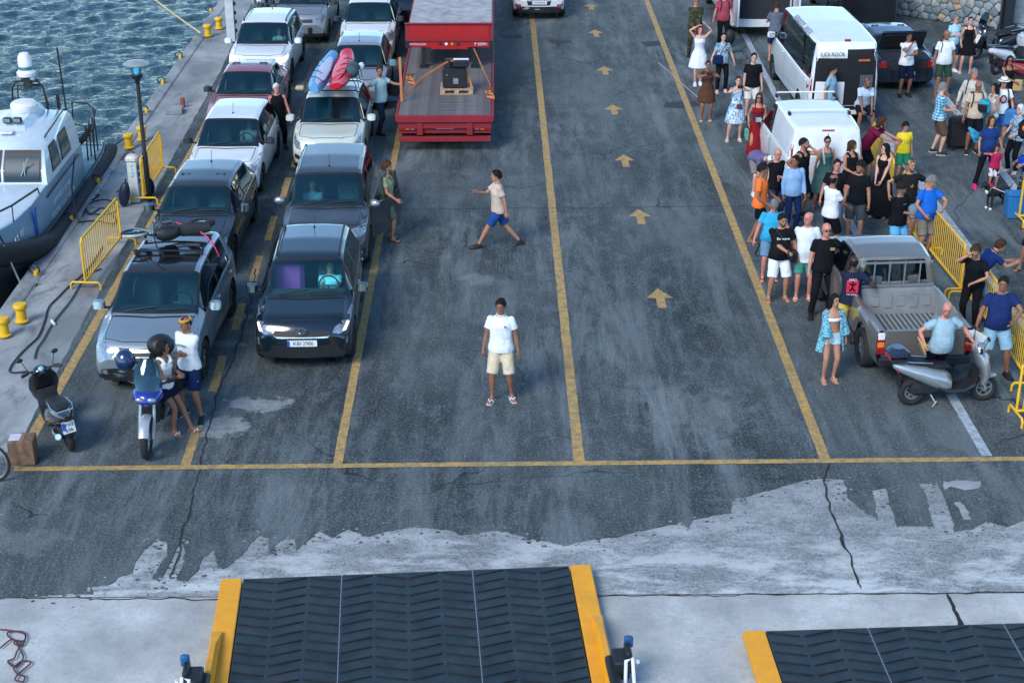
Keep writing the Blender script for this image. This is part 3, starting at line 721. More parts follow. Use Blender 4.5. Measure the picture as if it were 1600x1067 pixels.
    if antenna:
        h = bvh.ray_cast(Vector((0, y0+L*(head+.07 if antenna == 'front' else rend-.06), 4)), Vector((0,0,-1)))[0]
        q = MB(); q.tube([h, h+Vector((0,.10,.22))], .006, 5); q.ell(h, (.025,.05,.02), 8); q.build('antenna', M_BLACK, R)
    for it in fascia:
        nm, poly, m_ = it[:3]; mir = it[3] if len(it) > 3 else False; d = it[4] if len(it) > 4 else 'f'; of = it[5] if len(it) > 5 else .006
        for s_ in ((1, -1) if mir else (1,)):
            q = project_patch(bvh, [(s_*x*W2, z) for x, z in poly] if d in 'fr' else poly, d, of, 4 if nm in ('rear_opening', 'door_panel', 'sign_panel') else 2)
            q.build(nm, m_, R, sharp=50)
    if plate:
        txt, px_, pz, d = plate
        yy = bvh.ray_cast(Vector((px_, -9 if d == 'f' else 9, pz)), Vector((0, 1 if d == 'f' else -1, 0)))[0].y
        s_ = -1 if d == 'f' else 1; yy += s_*.02
        q = MB(); q.box((px_, yy, pz), (.52, .016, .115), 0); q.box((px_-.238*(-s_)*1, yy+s_*.002, pz), (.045, .016, .112), 1)
        po = q.build('number_plate', [M_PLATE, M_BLUE], R)
        text('plate_text', txt, .105, M_INK, po, (px_+.02*(-s_), yy+s_*.0105, pz), (pi/2, 0, 0 if d == 'f' else pi), .001, sx=.92)
    return R, bvh, dict(y0=y0, L=L, W2=W2)

def driver_hint(): pass
HL_GEN = [(.55,.72),(.62,.66),(.86,.66),(.96,.74),(.97,.86),(.80,.84)]
fr = []
# --- queue by the water
silver = paint('silver_blue', (.30,.37,.42), .55, .32); black_roof = paint('black_gloss', (.008,.010,.013), .0, .12, .05)
crv, crv_bvh, crv_d = make_car('parked_car', 'silver SUV at the front of the quayside lane with a motorbike on its black roof', 'car', G(228,620), radians(-1.5), L=4.38, W=1.82, H=1.66, hood=1.0, nose=.80, cowl=.235, cowlz=1.10, head=.42, rend=.88, belt=1.03, beltr=1.12, rgz=1.2,
    col=silver, roofm=black_roof, roofw=.73, wr=.35, clad=M_BLACK, clear=.22, antenna=False, quarter=False, glassm=M_GLASS,
    fascia=[('headlight', [(.52,.78),(.60,.70),(.72,.68),(.90,.74),(.97,.84),(.93,.97),(.80,.93),(.62,.84)], M_LAMP, True), ('grille', [(-.40,.74),(.40,.74),(.46,.86),(-.46,.86)], M_BLACK), ('grille_bar', [(-.22,.81),(.22,.81),(.24,.855),(-.24,.855)], M_CHROME, False, 'f', .03),
            ('lower_bumper', [(-.9,.30),(.9,.30),(.9,.46),(.55,.52),(-.55,.52),(-.9,.46)], M_BLACK), ('upper_intake', [(-.5,.62),(.5,.62),(.55,.72),(-.55,.72)], M_BLACK), ('fog_light', [(.68,.40),(.78,.40),(.80,.47),(.70,.47)], M_LAMP, True, 'f', .012)])
char = paint('charcoal', (.02,.028,.036), .5, .28)
mazda, _, _ = make_car('parked_car', 'charcoal hatchback behind the silver SUV in the quayside lane', 'car', G(291,440), radians(-1), L=4.42, W=1.75, H=1.44, hood=.90, nose=.68, cowl=.285, cowlz=.98, head=.435, rend=.84, belt=.90, beltr=.97, rgz=1.0, col=char, roofw=.70, wr=.325,
    fascia=[('headlight', [(.58,.66),(.66,.60),(.85,.60),(.97,.70),(.97,.80),(.82,.78)], M_LAMP, True), ('grille', [(-.5,.52),(.5,.52),(.4,.40),(-.4,.40)], M_BLACK)])
whitep = paint('white', (.74,.77,.79), 0, .35, .1)
punto, _, _ = make_car('parked_car', 'white three door hatchback behind the charcoal one in the quayside lane', 'car', G(348,314), radians(-1), L=4.03, W=1.69, H=1.49, hood=.90, nose=.66, cowl=.25, cowlz=.97, head=.44, rend=.86, belt=.92, beltr=1.0, rgz=1.0, col=whitep, roofw=.72, wr=.31, mirror_m=M_BLACK, antenna='front',
    fascia=[('headlight', [(.60,.66),(.70,.60),(.88,.62),(.96,.72),(.95,.88),(.84,.84)], M_LAMP, True), ('grille', [(-.45,.36),(.45,.36),(.5,.5),(-.5,.5)], M_BLACK), ('slot', [(.72,.46),(.92,.50),(.90,.42)], M_BLACK, True)])
rose = paint('faded_red', (.34,.10,.115), .3, .42, .3)
red, _, _ = make_car('parked_car', 'faded pinkish red saloon between two white cars in the quayside lane', 'car', G(372,224), radians(-1), L=4.4, W=1.70, H=1.41, hood=.87, nose=.66, cowl=.27, cowlz=.93, head=.44, rend=.72, rgt=.84, belt=.88, beltr=.93, rgz=.98, tail=.9, cp=.70, quarter=False, col=rose, roofw=.70, wr=.31, mirror_m=M_BLACK, antenna=False,
    fascia=[('headlight', [(.56,.60),(.95,.60),(.96,.74),(.58,.74)], M_LAMP, True), ('grille', [(-.5,.60),(.5,.60),(.5,.72),(-.5,.72)], M_BLACK)])
tcross, _, _ = make_car('parked_car', 'white crossover with black roof rails and lit headlights in the quayside lane', 'car', G(404,141), radians(-1), L=4.11, W=1.76, H=1.58, hood=1.0, nose=.78, cowl=.25, cowlz=1.05, head=.42, rend=.88, belt=.98, beltr=1.04, rgz=1.1, col=whitep, roofw=.74, wr=.34, clad=M_BLACK, rails=M_BLACK,
    fascia=[('headlight', [(.58,.76),(.60,.86),(.93,.90),(.95,.80),(.80,.74)], M_LIT, True), ('grille', [(-.66,.72),(.66,.72),(.62,.84),(-.62,.84)], M_BLACK), ('grille_bar', [(-.58,.775),(.58,.775),(.58,.795),(-.58,.795)], M_CHROME, False, 'f', .014), ('intake', [(-.6,.32),(.6,.32),(.66,.56),(-.66,.56)], M_BLACK), ('fog_surround', [(.70,.40),(.90,.42),(.92,.56),(.72,.56)], M_BLACK, True), ('fog_light', [(.74,.45),(.86,.46),(.87,.52),(.75,.52)], M_LIT, True, 'f', .012)])
q = MB(); pts = [(.085*cos(2*pi*k/20), 0, .085*sin(2*pi*k/20)) for k in range(20)]; q.tube(pts, .009, 5, closed=True)
for a, b in (((-.055,.06),(-.02,-.06)), ((-.02,-.06),(0,-.0)), ((0,0),(.02,-.06)), ((.02,-.06),(.055,.06)), ((-.03,.07),(0,.01)), ((0,.01),(.03,.07))): q.tube([(a[0],0,a[1]),(b[0],0,b[1])], .008, 4)
q.build('badge', M_CHROME, tcross, (0, -4.11/2-.045, .80))
greyc = paint('pale_grey', (.30,.34,.38), .5, .35, .2)
make_car('parked_car', 'grey people carrier at the top of the quayside lane behind the white crossover', 'car', G(468,72), radians(-1), L=4.2, W=1.73, H=1.62, hood=1.0, nose=.76, cowl=.21, cowlz=1.08, head=.36, rend=.90, belt=.98, rgz=1.1, col=greyc, roofw=.78, wr=.32, clad=M_BLACK, mirror_m=M_BLACK, rails=M_BLACK,
    fascia=[('headlight', [(.60,.72),(.64,.95),(.84,1.0),(.97,.92),(.96,.72)], M_LAMP, True), ('grille', [(-.5,.70),(.5,.70),(.5,.80),(-.5,.80)], M_BLACK), ('lower_bumper', [(-.93,.28),(.93,.28),(.93,.56),(-.93,.56)], M_BLACK)])
# --- middle lane
navyb = paint('blue_black', (.004,.013,.022), .2, .2, .03)
yaris, yb, _ = make_car('parked_car', 'glossy blue black crossover at the front of the second lane with a purple seat cover', 'car', G(475,581), radians(1.2), L=3.98, W=1.765, H=1.57, hood=.98, nose=.78, cowl=.245, cowlz=1.04, head=.42, rend=.87, belt=.99, beltr=1.08, rgz=1.12, col=navyb, roofw=.70, wr=.345, clad=M_BLACK, rails=M_BLACK, glassm=glass('clearer_glass', (.0,.10,.14), .25, 1.5, .10),
    plate=('KBI·2986', 0, .56, 'f'),
    fascia=[('headlight', [(.60,.72),(.64,.80),(.95,.95),(.97,.90),(.88,.72),(.72,.69)], M_LAMP, True), ('lit_lamp', [(.80,.73),(.86,.73),(.92,.82),(.88,.84)], M_LIT, True, 'f', .012), ('grille', [(-.62,.62),(.62,.62),(.55,.76),(-.55,.76)], M_BLACK), ('grille_bar', [(-.50,.645),(.50,.645),(.56,.68),(.52,.67),(-.52,.67),(-.56,.68)], M_CHROME, False, 'f', .012), ('lower_grille', [(-.72,.28),(.72,.28),(.60,.50),(-.60,.50)], M_BLACK), ('fog_surround', [(.80,.40),(.93,.44),(.93,.66),(.86,.66)], M_BLACK, True), ('fog_light', [(.86,.50),(.90,.51),(.90,.62),(.87,.62)], M_LAMP, True, 'f', .012)])
q = MB()
for rx, rz_, n in ((.085,.055,18), (.045,.05,14), (.075,.022,14)): q.tube([(rx*cos(2*pi*k/n), 0, rz_*sin(2*pi*k/n)+(.018 if rz_ == .022 else 0)) for k in range(n)], .008, 5, closed=True)
q.build('badge', M_CHROME, yaris, (0, -3.98/2-.03, .80))
q = MB(); q.box((0,0,.36), (.56,.2,.72), 0, RX(-.2), b=.12); q.build('seat_cover', mat('purple_cover', (.24,.035,.17), .9, bump=.3, bs=30), yaris, (-.38, -.16, .66))
dusty = paint('dusty_dark_grey', (.055,.066,.075), .5, .36, .35)
duster, _, dd = make_car('parked_car', 'dusty dark grey SUV with silver roof rails and its driver door open', 'car', G(508,431), radians(1), L=4.34, W=1.80, H=1.66, hood=1.04, nose=.84, cowl=.255, cowlz=1.09, head=.42, rend=.89, belt=1.03, beltr=1.08, rgz=1.15, col=dusty, roofw=.76, wr=.36, clad=M_BLACK, rails=M_STEEL, mirrors=False, antenna='front',
    fascia=[('headlight', [(.55,.80),(.58,.92),(.80,.96),(.96,.93),(.97,.84),(.80,.78)], M_LAMP, True), ('grille', [(-.52,.74),(.52,.74),(.50,.90),(-.50,.90)], M_BLACK), ('skid_plate', [(-.55,.34),(.55,.34),(.80,.56),(.72,.56),(.48,.42),(-.48,.42),(-.72,.56),(-.80,.56)], M_STEEL), ('fog_surround', [(.74,.38),(.92,.42),(.92,.54),(.78,.54)], M_BLACK, True), ('fog_light', [(.80,.44),(.86,.44),(.86,.50),(.80,.50)], M_LAMP, True, 'f', .012)])
q = MB()
for k in range(5): q.tube([( (k-2)*.15+.055*cos(2*pi*a/12), 0, .022*sin(2*pi*a/12)) for a in range(12)], .007, 4, closed=True)
q.build('badge', M_CHROME, duster, (0, -2.22, .83))
for s_ in (-1,):
    q = MB(); q.ell((0,0,0), (.12,.075,.085), 12); q.build('side_mirror', M_STEEL, duster, (s_*1.0, -2.17+4.34*.33, 1.12))
# the open driver door: hinged at the front of the doorway, swung out
dm = MB(); prof = [(0,.32),(1.02,.32),(1.10,.75),(1.06,1.02),(0,1.02)]
dm.prism([(y, z) for y, z in prof], -.05, .04, 0, Matrix(((0,0,1,0),(1,0,0,0),(0,1,0,0),(0,0,0,1))))
dm.tube([(.0,.02,1.0),(-.10,.50,1.50),(-.12,.75,1.55),(-.08,1.02,1.50),(0,1.06,1.02)], .028, 6, 0)
door = dm.build('open_door', [dusty], duster, (.87, -2.17+4.34*.30, 0), (0,0,radians(-33)))
q = MB(); q.add([(-.01,.06,1.03),(-.01,1.02,1.03),(-.08,.98,1.48),(-.11,.72,1.53),(-.10,.50,1.47)], [(0,1,2,3,4)]); q.build('side_window', M_DGLASS, door)
q = MB(); q.ell((.12,.02,1.1), (.12,.075,.085), 12); q.build('side_mirror', M_STEEL, door)
q = MB(); q.box((-.07,.5,.62), (.05,.8,.4), b=.02); q.build('door_trim', M_INT, door)
cream = paint('pale_cream', (.58,.63,.55), 0, .35, .12)
corsa, cbvh, _ = make_car('parked_car', 'pale cream hatchback with two kayaks strapped on its roof', 'car', G(512,274), 0, L=4.0, W=1.74, H=1.49, hood=.93, nose=.70, cowl=.255, cowlz=.99, head=.44, rend=.86, belt=.93, beltr=1.0, rgz=1.05, col=cream, roofw=.71, wr=.32, antenna=False,
    fascia=[('headlight', [(.56,.66),(.64,.60),(.84,.62),(.95,.74),(.96,.90),(.84,.82)], M_LAMP, True), ('grille', [(-.5,.66),(.5,.66),(.46,.70),(-.46,.70)], M_BLACK), ('intake', [(-.5,.32),(.5,.32),(.56,.5),(-.56,.5)], M_BLACK), ('fog_surround', [(.74,.34),(.90,.42),(.88,.52),(.76,.46)], M_BLACK, True)])
silv2 = paint('silver_dusty', (.36,.38,.41), .5, .38, .3)
make_car('parked_car', 'silver hatchback directly behind the car carrying kayaks', 'car', G(556,177), 0, L=3.85, W=1.66, H=1.50, hood=.93, nose=.70, cowl=.25, cowlz=.99, head=.44, rend=.86, belt=.94, rgz=1.02, col=silv2, roofw=.70, wr=.30, mirror_m=paint('teal_grey', (.10,.2,.25), .4, .3), antenna='front',
    fascia=[('headlight', [(.56,.62),(.70,.56),(.93,.60),(.97,.74),(.84,.78)], M_LAMP, True), ('grille', [(-.5,.4),(.5,.4),(.5,.56),(-.5,.56)], M_BLACK)])
make_car('parked_car', 'white small hatchback behind the silver hatchback in the second lane', 'car', G(574,98), 0, L=3.8, W=1.69, H=1.53, hood=.96, nose=.70, cowl=.22, cowlz=1.02, head=.40, rend=.88, belt=.95, rgz=1.02, col=whitep, roofw=.72, wr=.30, mirror_m=M_BLACK, antenna='front',
    fascia=[('headlight', [(.62,.64),(.66,.84),(.82,.90),(.97,.80),(.95,.66),(.8,.60)], M_LAMP, True), ('bumper', [(-.92,.28),(.92,.28),(.92,.54),(-.92,.54)], greyc)])
make_car('parked_car', 'black car at the top edge between the white hatchback and the red trailer', 'car', (-2.96, 50.9), 0, L=4.4, W=1.8, H=1.75, hood=1.1, nose=.85, cowl=.24, cowlz=1.15, head=.4, rend=.9, belt=1.05, rgz=1.2, col=navyb, wr=.35)
c3, _, _ = make_car('parked_car', 'white small crossover with red rimmed fog lights standing alone at the top of the frame', 'car', G(842,33), radians(0), L=4.0, W=1.75, H=1.49, hood=.98, nose=.78, cowl=.24, cowlz=1.03, head=.42, rend=.87, belt=.96, rgz=1.02, col=whitep, roofw=.73, wr=.33, clad=M_BLACK, plate=('ITA·0434', 0, .60, 'f'),
    fascia=[('headlight', [(.58,.70),(.60,.80),(.85,.84),(.95,.78),(.92,.68),(.75,.65)], M_LAMP, True), ('grille_bar', [(-.95,.885),(.95,.885),(.95,.905),(-.95,.905)], M_CHROME, False, 'f', .01), ('grille', [(-.42,.50),(.42,.50),(.48,.74),(-.48,.74)], M_BLACK), ('lower_bumper', [(-.93,.28),(.93,.28),(.93,.42),(.6,.46),(-.6,.46),(-.93,.42)], M_BLACK), ('fog_surround', [(.66,.40),(.90,.42),(.90,.54),(.68,.52)], M_RED, True, 'f', .012), ('fog_light', [(.73,.44),(.84,.45),(.84,.51),(.74,.50)], M_LAMP, True, 'f', .02)])

# motorbike lying on the silver SUV and the kayaks come with the small things
# --- right-hand vehicles, seen from behind
def rear_car(*a, **k): return make_car(*a, anchor='rear', **k)
def at_rear(px, py): p = G(px, py); return p
# white panel van
pv_col = paint('van_white', (.76,.79,.81), 0, .35, .08)
van, vb, vd = make_car('panel_van', 'white compact panel van with closed rear doors behind the crowd', 'van', G(1287,318), pi+radians(2), L=4.1, W=1.83, H=1.80, hood=1.05, nose=.8, cowl=.2, cowlz=1.15, head=.40, rend=.965, rgt=.985, rgz=1.3, tail=1.15, belt=1.02, beltr=1.05, col=pv_col, roofw=.83, wr=.32, clad=None, seats=True, bp=(.50,.51), cp=.50, quarter=False, rearwin=False, anchor='rear', antenna=False, mirror_m=M_BLACK,
    fascia=[('tail_light', [(.86,.85),(.94,.85),(.90,1.35),(.83,1.35)], M_RED, True, 'r'), ('rear_bumper', [(-.88,.30),(.88,.30),(.88,.42),(-.88,.42)], M_BLACK, False, 'r')], plate=('1034', 0, .70, 'r'))
for yy in (-.55, .95):
    q = MB(); q.tube([(-.70,yy,1.72),(-.68,yy,1.88),(.68,yy,1.88),(.70,yy,1.72)], .018, 6); q.build('roof_bar', M_WHITE, van)
    for s_ in (1,-1): q = MB(); q.box((s_*.69,yy,1.80), (.06,.14,.10), b=.02); q.build('bar_foot', M_BLACK, van)
q = seam(vb, [(0,.45),(0,1.0),(0,1.62)], 'r', .008); q.build('door_gap', M_BLACK, van)
q = project_patch(vb, [(-.14,1.66),(.14,1.66),(.14,1.70),(-.14,1.70)], 'r', .01); q.build('brake_light', M_RED, van)
q = MB(); q.box((-.28, 2.06, .98), (.22,.03,.04), b=.01); q.build('door_handle', M_BLACK, van)
# ------------------------------------------------------------------ people
QUEUE = []          # (object, extra MB or None, materials): baked together at the end
_clouds = bpy.data.textures.new('fold_noise', 'CLOUDS'); _clouds.noise_scale = .085; _clouds.noise_depth = 3
def queue(o, extra=None, voxel=.016, smooth=4, disp=0):
    m = o.modifiers.new('r', 'REMESH'); m.mode = 'VOXEL'; m.voxel_size = voxel; m.use_smooth_shade = True
    s_ = o.modifiers.new('s', 'SMOOTH'); s_.factor = .5; s_.iterations = smooth
    if disp:
        d = o.modifiers.new('d', 'DISPLACE'); d.texture = _clouds; d.strength = disp; d.mid_level = .45; d.texture_coords = 'LOCAL'
    QUEUE.append((o, extra))
def flush_queue():
    dg = bpy.context.evaluated_depsgraph_get(); dg.update()
    done = []
    for o, ex in QUEUE:
        me = bpy.data.meshes.new_from_object(o.evaluated_get(dg)); done.append((o, ex, me))
    for o, ex, me in done:
        if ex is not None and ex.v:
            n = len(me.vertices); vs = [v.co[:] for v in me.vertices]; fs = [tuple(p.vertices) for p in me.polygons]
            m2 = bpy.data.meshes.new(o.name); m2.from_pydata(vs+ex.v, [], fs+[tuple(i+n for i in f) for f in ex.f])
            for mt in o.data.materials: m2.materials.append(mt)
            m2.polygons.foreach_set('material_index', [0]*len(fs)+ex.m); m2.polygons.foreach_set('use_smooth', [True]*len(m2.polygons)); m2.update(); me = m2
        else:
            me.name = o.name; me.polygons.foreach_set('use_smooth', [True]*len(me.polygons))
        o.modifiers.clear(); o.data = me
    tx = [(o, bpy.data.meshes.new_from_object(o.evaluated_get(dg))) for o in TEXTS]
    for o, me in tx:
        n = link('tmp', me, o.parent, o.location, o.rotation_euler); n.scale = o.scale
        nm = o.name.split('.')[0]; bpy.data.objects.remove(o); n.name = nm; n.data.name = nm
        n.data.materials.clear() if not me.materials else None
    # head template is merged into bodies beforehand, nothing else to do

def head_template():
    mb = MB()
    def add(q): mb.add(q.v, q.f, q.m)
    # profile-lofted head: rings from chin up, front is -Y
    R_ = [(-.118,.022,.024,-.050),(-.108,.040,.046,-.036),(-.085,.054,.068,-.018),(-.055,.062,.082,-.006),(-.025,.068,.090,.002),(.005,.072,.094,.006),(.035,.075,.097,.009),(.065,.072,.093,.011),(.092,.056,.074,.012),(.108,.034,.046,.012),(.114,.010,.014,.012)]
    rings = []; n = 20
    for z, rx, ry, cy in R_:
        rg = []
        for j in range(n):
            a = 2*pi*j/n; x = rx*cos(a); y = cy+ry*sin(a)
            if sin(a) < -.3 and -.1 < z < .06:
                fx = abs(x)
                if .018 < fx < .048 and .0 < z < .02: y += .007
                if fx < .03 and -.08 < z < -.03: y -= .004
            rg.append((x, y, z))
        rings.append(rg)
    mb.loft(rings, 0)
    mb.loft([[(-.006,-.088,.022),(.006,-.088,.022),(.003,-.094,.02),(-.003,-.094,.02)],[(-.010,-.086,0),(.010,-.086,0),(.005,-.108,-.004),(-.005,-.108,-.004)],[(-.017,-.084,-.022),(.017,-.084,-.022),(.009,-.116,-.022),(-.009,-.116,-.022)],[(-.012,-.082,-.032),(.012,-.082,-.032),(.005,-.098,-.030),(-.005,-.098,-.030)]], 0)
    for s_ in (1,-1):
        mb.ell((s_*.074,.012,-.005), (.010,.020,.032), 8, 0)
        mb.ell((s_*.031,-.0805,.008), (.012,.008,.006), 8, 2); mb.ell((s_*.031,-.087,.008), (.005,.003,.005), 6, 3)
        mb.box((s_*.032,-.0865,.027), (.032,.006,.005), 3)
        mb.box((s_*.031,-.087,.0165), (.026,.005,.002), 3)
    mb.ell((0,-.0885,-.055), (.024,.008,.0075), 8, 4)
    return mb
HEAD = head_template()
def hand_template(curl):
    """wrist at the origin, fingers along -Z, palm facing -X, thumb towards -Y"""
    mb = MB()
    mb.loft([[(x*sx, y*sy, z) for x, y in [(-.5,-.4),(-.3,-.5),(.3,-.5),(.5,-.4),(.5,.4),(.3,.5),(-.3,.5),(-.5,.4)]] for z, sx, sy in ((.03,.036,.05),(-.01,.032,.056),(-.05,.028,.078),(-.088,.024,.082),(-.098,.018,.074))])
    for i, (y, ln) in enumerate(((-.030,.070),(-.010,.078),(.011,.073),(.030,.058))):
        p = Vector((0, y, -.090)); a = .12+curl*.55; pts = [p+Vector((0,0,.012)), p]
        for k, f in enumerate((.45,.32,.25)):
            p = p+Vector((-sin(a)*ln*f, y*.06, -cos(a)*ln*f)); pts.append(p); a += .15+curl*(.75 if k == 0 else .6)
        mb.tube(pts, [.0085,.0095,.009,.008,.006], 6)
    b = .2+curl*.6
    mb.tube([(-.004,-.022,-.015),(-.016-.01*curl,-.046,-.042),(-.022-.02*curl,-.058+.012*curl,-.070),(-.026-.025*curl,-.060+.025*curl,-.094)], [.014,.0125,.010,.0075], 6)
    return mb
HANDS = {k: hand_template(v) for k, v in (('relax', .45), ('flat', .08), ('grip', 1.15), ('point', .3))}

def ik(a, t, l1, l2, pole):
    a = Vector(a); t = Vector(t); d = t-a; L_ = d.length
    mx = (l1+l2)*.998
    if L_ > mx: d *= mx/L_; L_ = mx; t = a+d
    if L_ < abs(l1-l2)+.02: L_ = abs(l1-l2)+.02; d = d.normalized()*L_; t = a+d
    c = (l1*l1+L_*L_-l2*l2)/(2*L_); h = sqrt(max(0, l1*l1-c*c)); u = d.normalized()
    p = Vector(pole); p = p-u*p.dot(u); p = p.normalized() if p.length > 1e-5 else Vector((1,0,0))
    return a+u*c+p*h, t
SKIN = {'fair': mat('skin_fair', (.62,.34,.25), .5, var=.06), 'tan': mat('skin_tan', (.42,.20,.125), .5, var=.06), 'brown': mat('skin_brown', (.27,.12,.07), .5, var=.06), 'dark': mat('skin_dark', (.06,.03,.022), .5, var=.06), 'red': mat('skin_sunburnt', (.55,.22,.16), .5, var=.06)}
M_EYE = mat('eye_white', (.7,.68,.65), .3); M_EDK = mat('eyebrow_dark', (.02,.013,.01), .6); M_LIP = mat('lips', (.36,.10,.09), .5)
HAIRC = {'black': mat('hair_black', (.012,.010,.010), .75, var=.5, vs=30, bump=.9, bs=90, spec=.15), 'brown': mat('hair_brown', (.05,.026,.014), .75, var=.5, vs=30, bump=.9, bs=90, spec=.15), 'grey': mat('hair_grey', (.17,.17,.17), .75, var=.5, vs=30, bump=.9, bs=90, spec=.15),
         'white': mat('hair_white', (.6,.6,.6), .75, var=.5, vs=30, bump=.9, bs=90, spec=.15), 'blond': mat('hair_blond', (.42,.30,.16), .75, var=.5, vs=30, bump=.9, bs=90, spec=.15), 'red': mat('hair_red', (.35,.02,.035), .75, var=.5, vs=30, bump=.9, bs=90, spec=.15)}
C = lambda n, r, g, b: cloth(n, (r, g, b))
BLK = C('black', .010,.011,.014); WHT = C('white', .72,.75,.78); NAVY = C('navy', .012,.025,.085); JEAN = C('denim', .13,.24,.36); JEAND = C('dark_denim', .025,.04,.075)
M_SOLE = mat('sandal_sole', (.16,.09,.06), .8); M_SHOEB = mat('shoe_black', (.012,.012,.014), .6); M_SHOEW = mat('shoe_white', (.7,.72,.74), .6)

POSES = {
 'stand': dict(hands=[(.27,.03,.80), (-.27,.03,.80)]),
 'front': dict(hands=[(.07,.24,.92), (-.07,.24,.92)]),
 'cross': dict(hands=[(-.10,.22,1.16), (.12,.25,1.10)], curl='relax'),
 'hips':  dict(hands=[(.19,.02,1.0), (-.19,.02,1.0)], ep=[(1,-.5,0),(-1,-.5,0)]),
 'phone': dict(hands=[(.08,.32,1.42), (-.08,.32,1.42)], curl='grip'),
 'hold':  dict(hands=[(.08,.30,1.12), (-.08,.30,1.10)], curl='grip'),
 'back':  dict(hands=[(.08,-.16,.98), (-.08,-.16,.98)], ep=[(1,-.5,0),(-1,-.5,0)]),
 'pocket': dict(hands=[(.20,.07,.90), (-.20,.07,.90)], ep=[(1,-.6,0),(-1,-.6,0)]),
}
def person(pos, head, label, h=1.75, f=False, fat=0.0, skin='tan', hair=('short','black'), top=('tee', WHT), bot=('shorts', BLK), shoes=('shoe', M_SHOEB), pose='stand', hands=None, feet=None, hip=None, lean=0, side=0, twist=0, look=(0,0), beard=None, glasses=None, hatm=None, group=None, curl=None, ep=None, kp=None, sleeve=None, z=0, armw=1.0, hem=None):
    """pos = ground point between the feet; head = facing in degrees (0 towards the camera, 90 to the right). Body frame: x to the picture's right at heading 0, f forward, z up"""
    S = h/1.75; ps = dict(POSES[pose])
    if hands: ps['hands'] = [b if a is None else a for a, b in zip(hands, ps['hands'])]
    curl = curl or ps.get('curl', 'relax'); 
    if isinstance(curl, str): curl = (curl, curl)
    ep = ep or ps.get('ep') or [(.45,-.8,-.3), (-.45,-.8,-.3)]
    R = root('person', label, 'person', (pos[0], pos[1], z), radians(head), group)
    V = lambda p: Vector((p[0]*S, -p[1]*S, p[2]*S))
    hip = hip or (0, 0, .93)
    hp = V(hip); Mt = TR(hp) @ RZ(radians(twist)) @ RY(radians(side)) @ RX(radians(lean)) @ TR(-hp)
    U = lambda x, f_, z_: Mt @ (hp+Vector((x*S, -f_*S, (z_-.93)*S)))
    g = .0 if not f else 1.0; F = fat
    sw = (.172 if not f else .148)*(1+F*.12)
    # joints
    sh = [U(s_*(sw-.004), -.01, 1.405) for s_ in (1,-1)]
    hands_t = [V(p) for p in ps['hands']]
    feet = feet or [(.12,.0,0), (-.12,.03,0)]
    ft = [V((p[0], p[1], p[2]+.085)) for p in feet]
    kp = kp or [(.15,1,0), (-.15,1,0)]
    elb = []; wr = []; kn = []; an = []; hj = []
    for i in (0,1):
        e, w_ = ik(sh[i], hands_t[i], .285*S, .255*S, V(ep[i])); elb.append(e); wr.append(w_)
        hjt = hp+(RZ(radians(twist*.5)) @ Vector(((.088 if not f else .085)*S*(1,-1)[i], 0, -.03*S))); hj.append(hjt)
        k, a = ik(hjt, ft[i], .43*S, .42*S, V(kp[i])); kn.append(k); an.append(a)
    sk = SKIN[skin]
    # torso rings (z, rx, ry, forward offset)
    bw = 1+F*.28
    if f: TRg = [(.80,.10,.08,0),(.86,.165,.115,-.01),(.93,.178,.12,-.01),(1.02,.150,.10,.0),(1.10,.128,.090,.005),(1.20,.135,.098,.01),(1.29,.148,.118,.02),(1.36,.150,.10,.0),(1.40,.130,.075,-.01),(1.435,.09,.06,-.01),(1.49,.050,.052,-.008),(1.56,.046,.050,.005)]
    else: TRg = [(.80,.10,.08,0),(.86,.158,.108,-.01),(.93,.165,.112,-.005),(1.02,.152,.105,.0),(1.10,.148,.103,.005),(1.20,.160,.112,.01),(1.30,.172,.120,.01),(1.36,.170,.106,.0),(1.405,.150,.084,-.01),(1.445,.105,.068,-.012),(1.47,.075,.062,-.012),(1.495,.062,.060,-.01),(1.56,.056,.058,.004)]
    def torso(mb, z0, z1, infl=0, flare=0, k=14, mi=0, zlow=None):
        zs = [z for z in [t[0] for t in TRg] if z0 < z < z1]; zs = [z0]+zs+[z1]; rg = []
        for z_ in zs:
            rx = pt_lerp([(t[0], t[1]) for t in TRg], max(z_, .86) if infl else z_); ry = pt_lerp([(t[0], t[2]) for t in TRg], max(z_, .86) if infl else z_); fo = pt_lerp([(t[0], t[3]) for t in TRg], z_)
            belly = F*.10*math.exp(-((z_-1.07)/.15)**2)
            rx *= 1+F*.22*math.exp(-((z_-1.05)/.22)**2); fl = flare*max(0, (1.20-z_)/.34)
            inf2 = infl if z_ < 1.44 else infl*.6
            rx += inf2+fl; ry += inf2+fl+belly; fo += belly*.8
            rg.append([U(rx*cos(2*pi*j/k), fo-ry*sin(2*pi*j/k), z_) for j in range(k)])
        mb.loft(rg, mi)
    body = MB(); torso(body, .80, 1.56)
    am = (.9 if f else 1.0)*armw*(1+F*.18)
    for i in (0,1):
        s_ = (1,-1)[i]
        body.ell(tuple(sh[i]), (.052*S*am, .05*S*am, .052*S*am), 10)
        m1 = sh[i].lerp(elb[i], .45)
        body.tube([sh[i], m1, elb[i], elb[i].lerp(wr[i], .35), wr[i], wr[i]+(wr[i]-elb[i]).normalized()*.02*S], [.050*S*am, .046*S*am, .037*S*am, .039*S*am, .026*S*am, .024*S*am], 9)
        lw = (1.0 if not f else 1.02)*(1+F*.15)
        body.tube([hj[i]+Vector((0,0,.05*S)), hj[i].lerp(kn[i], .15), hj[i].lerp(kn[i], .5), kn[i], kn[i].lerp(an[i], .3), kn[i].lerp(an[i], .75), an[i]], [.085*S*lw, .090*S*lw, .075*S*lw, .055*S*lw, .056*S*lw, .038*S*lw, .036*S*lw], 10)
    # feet
    ftd = []
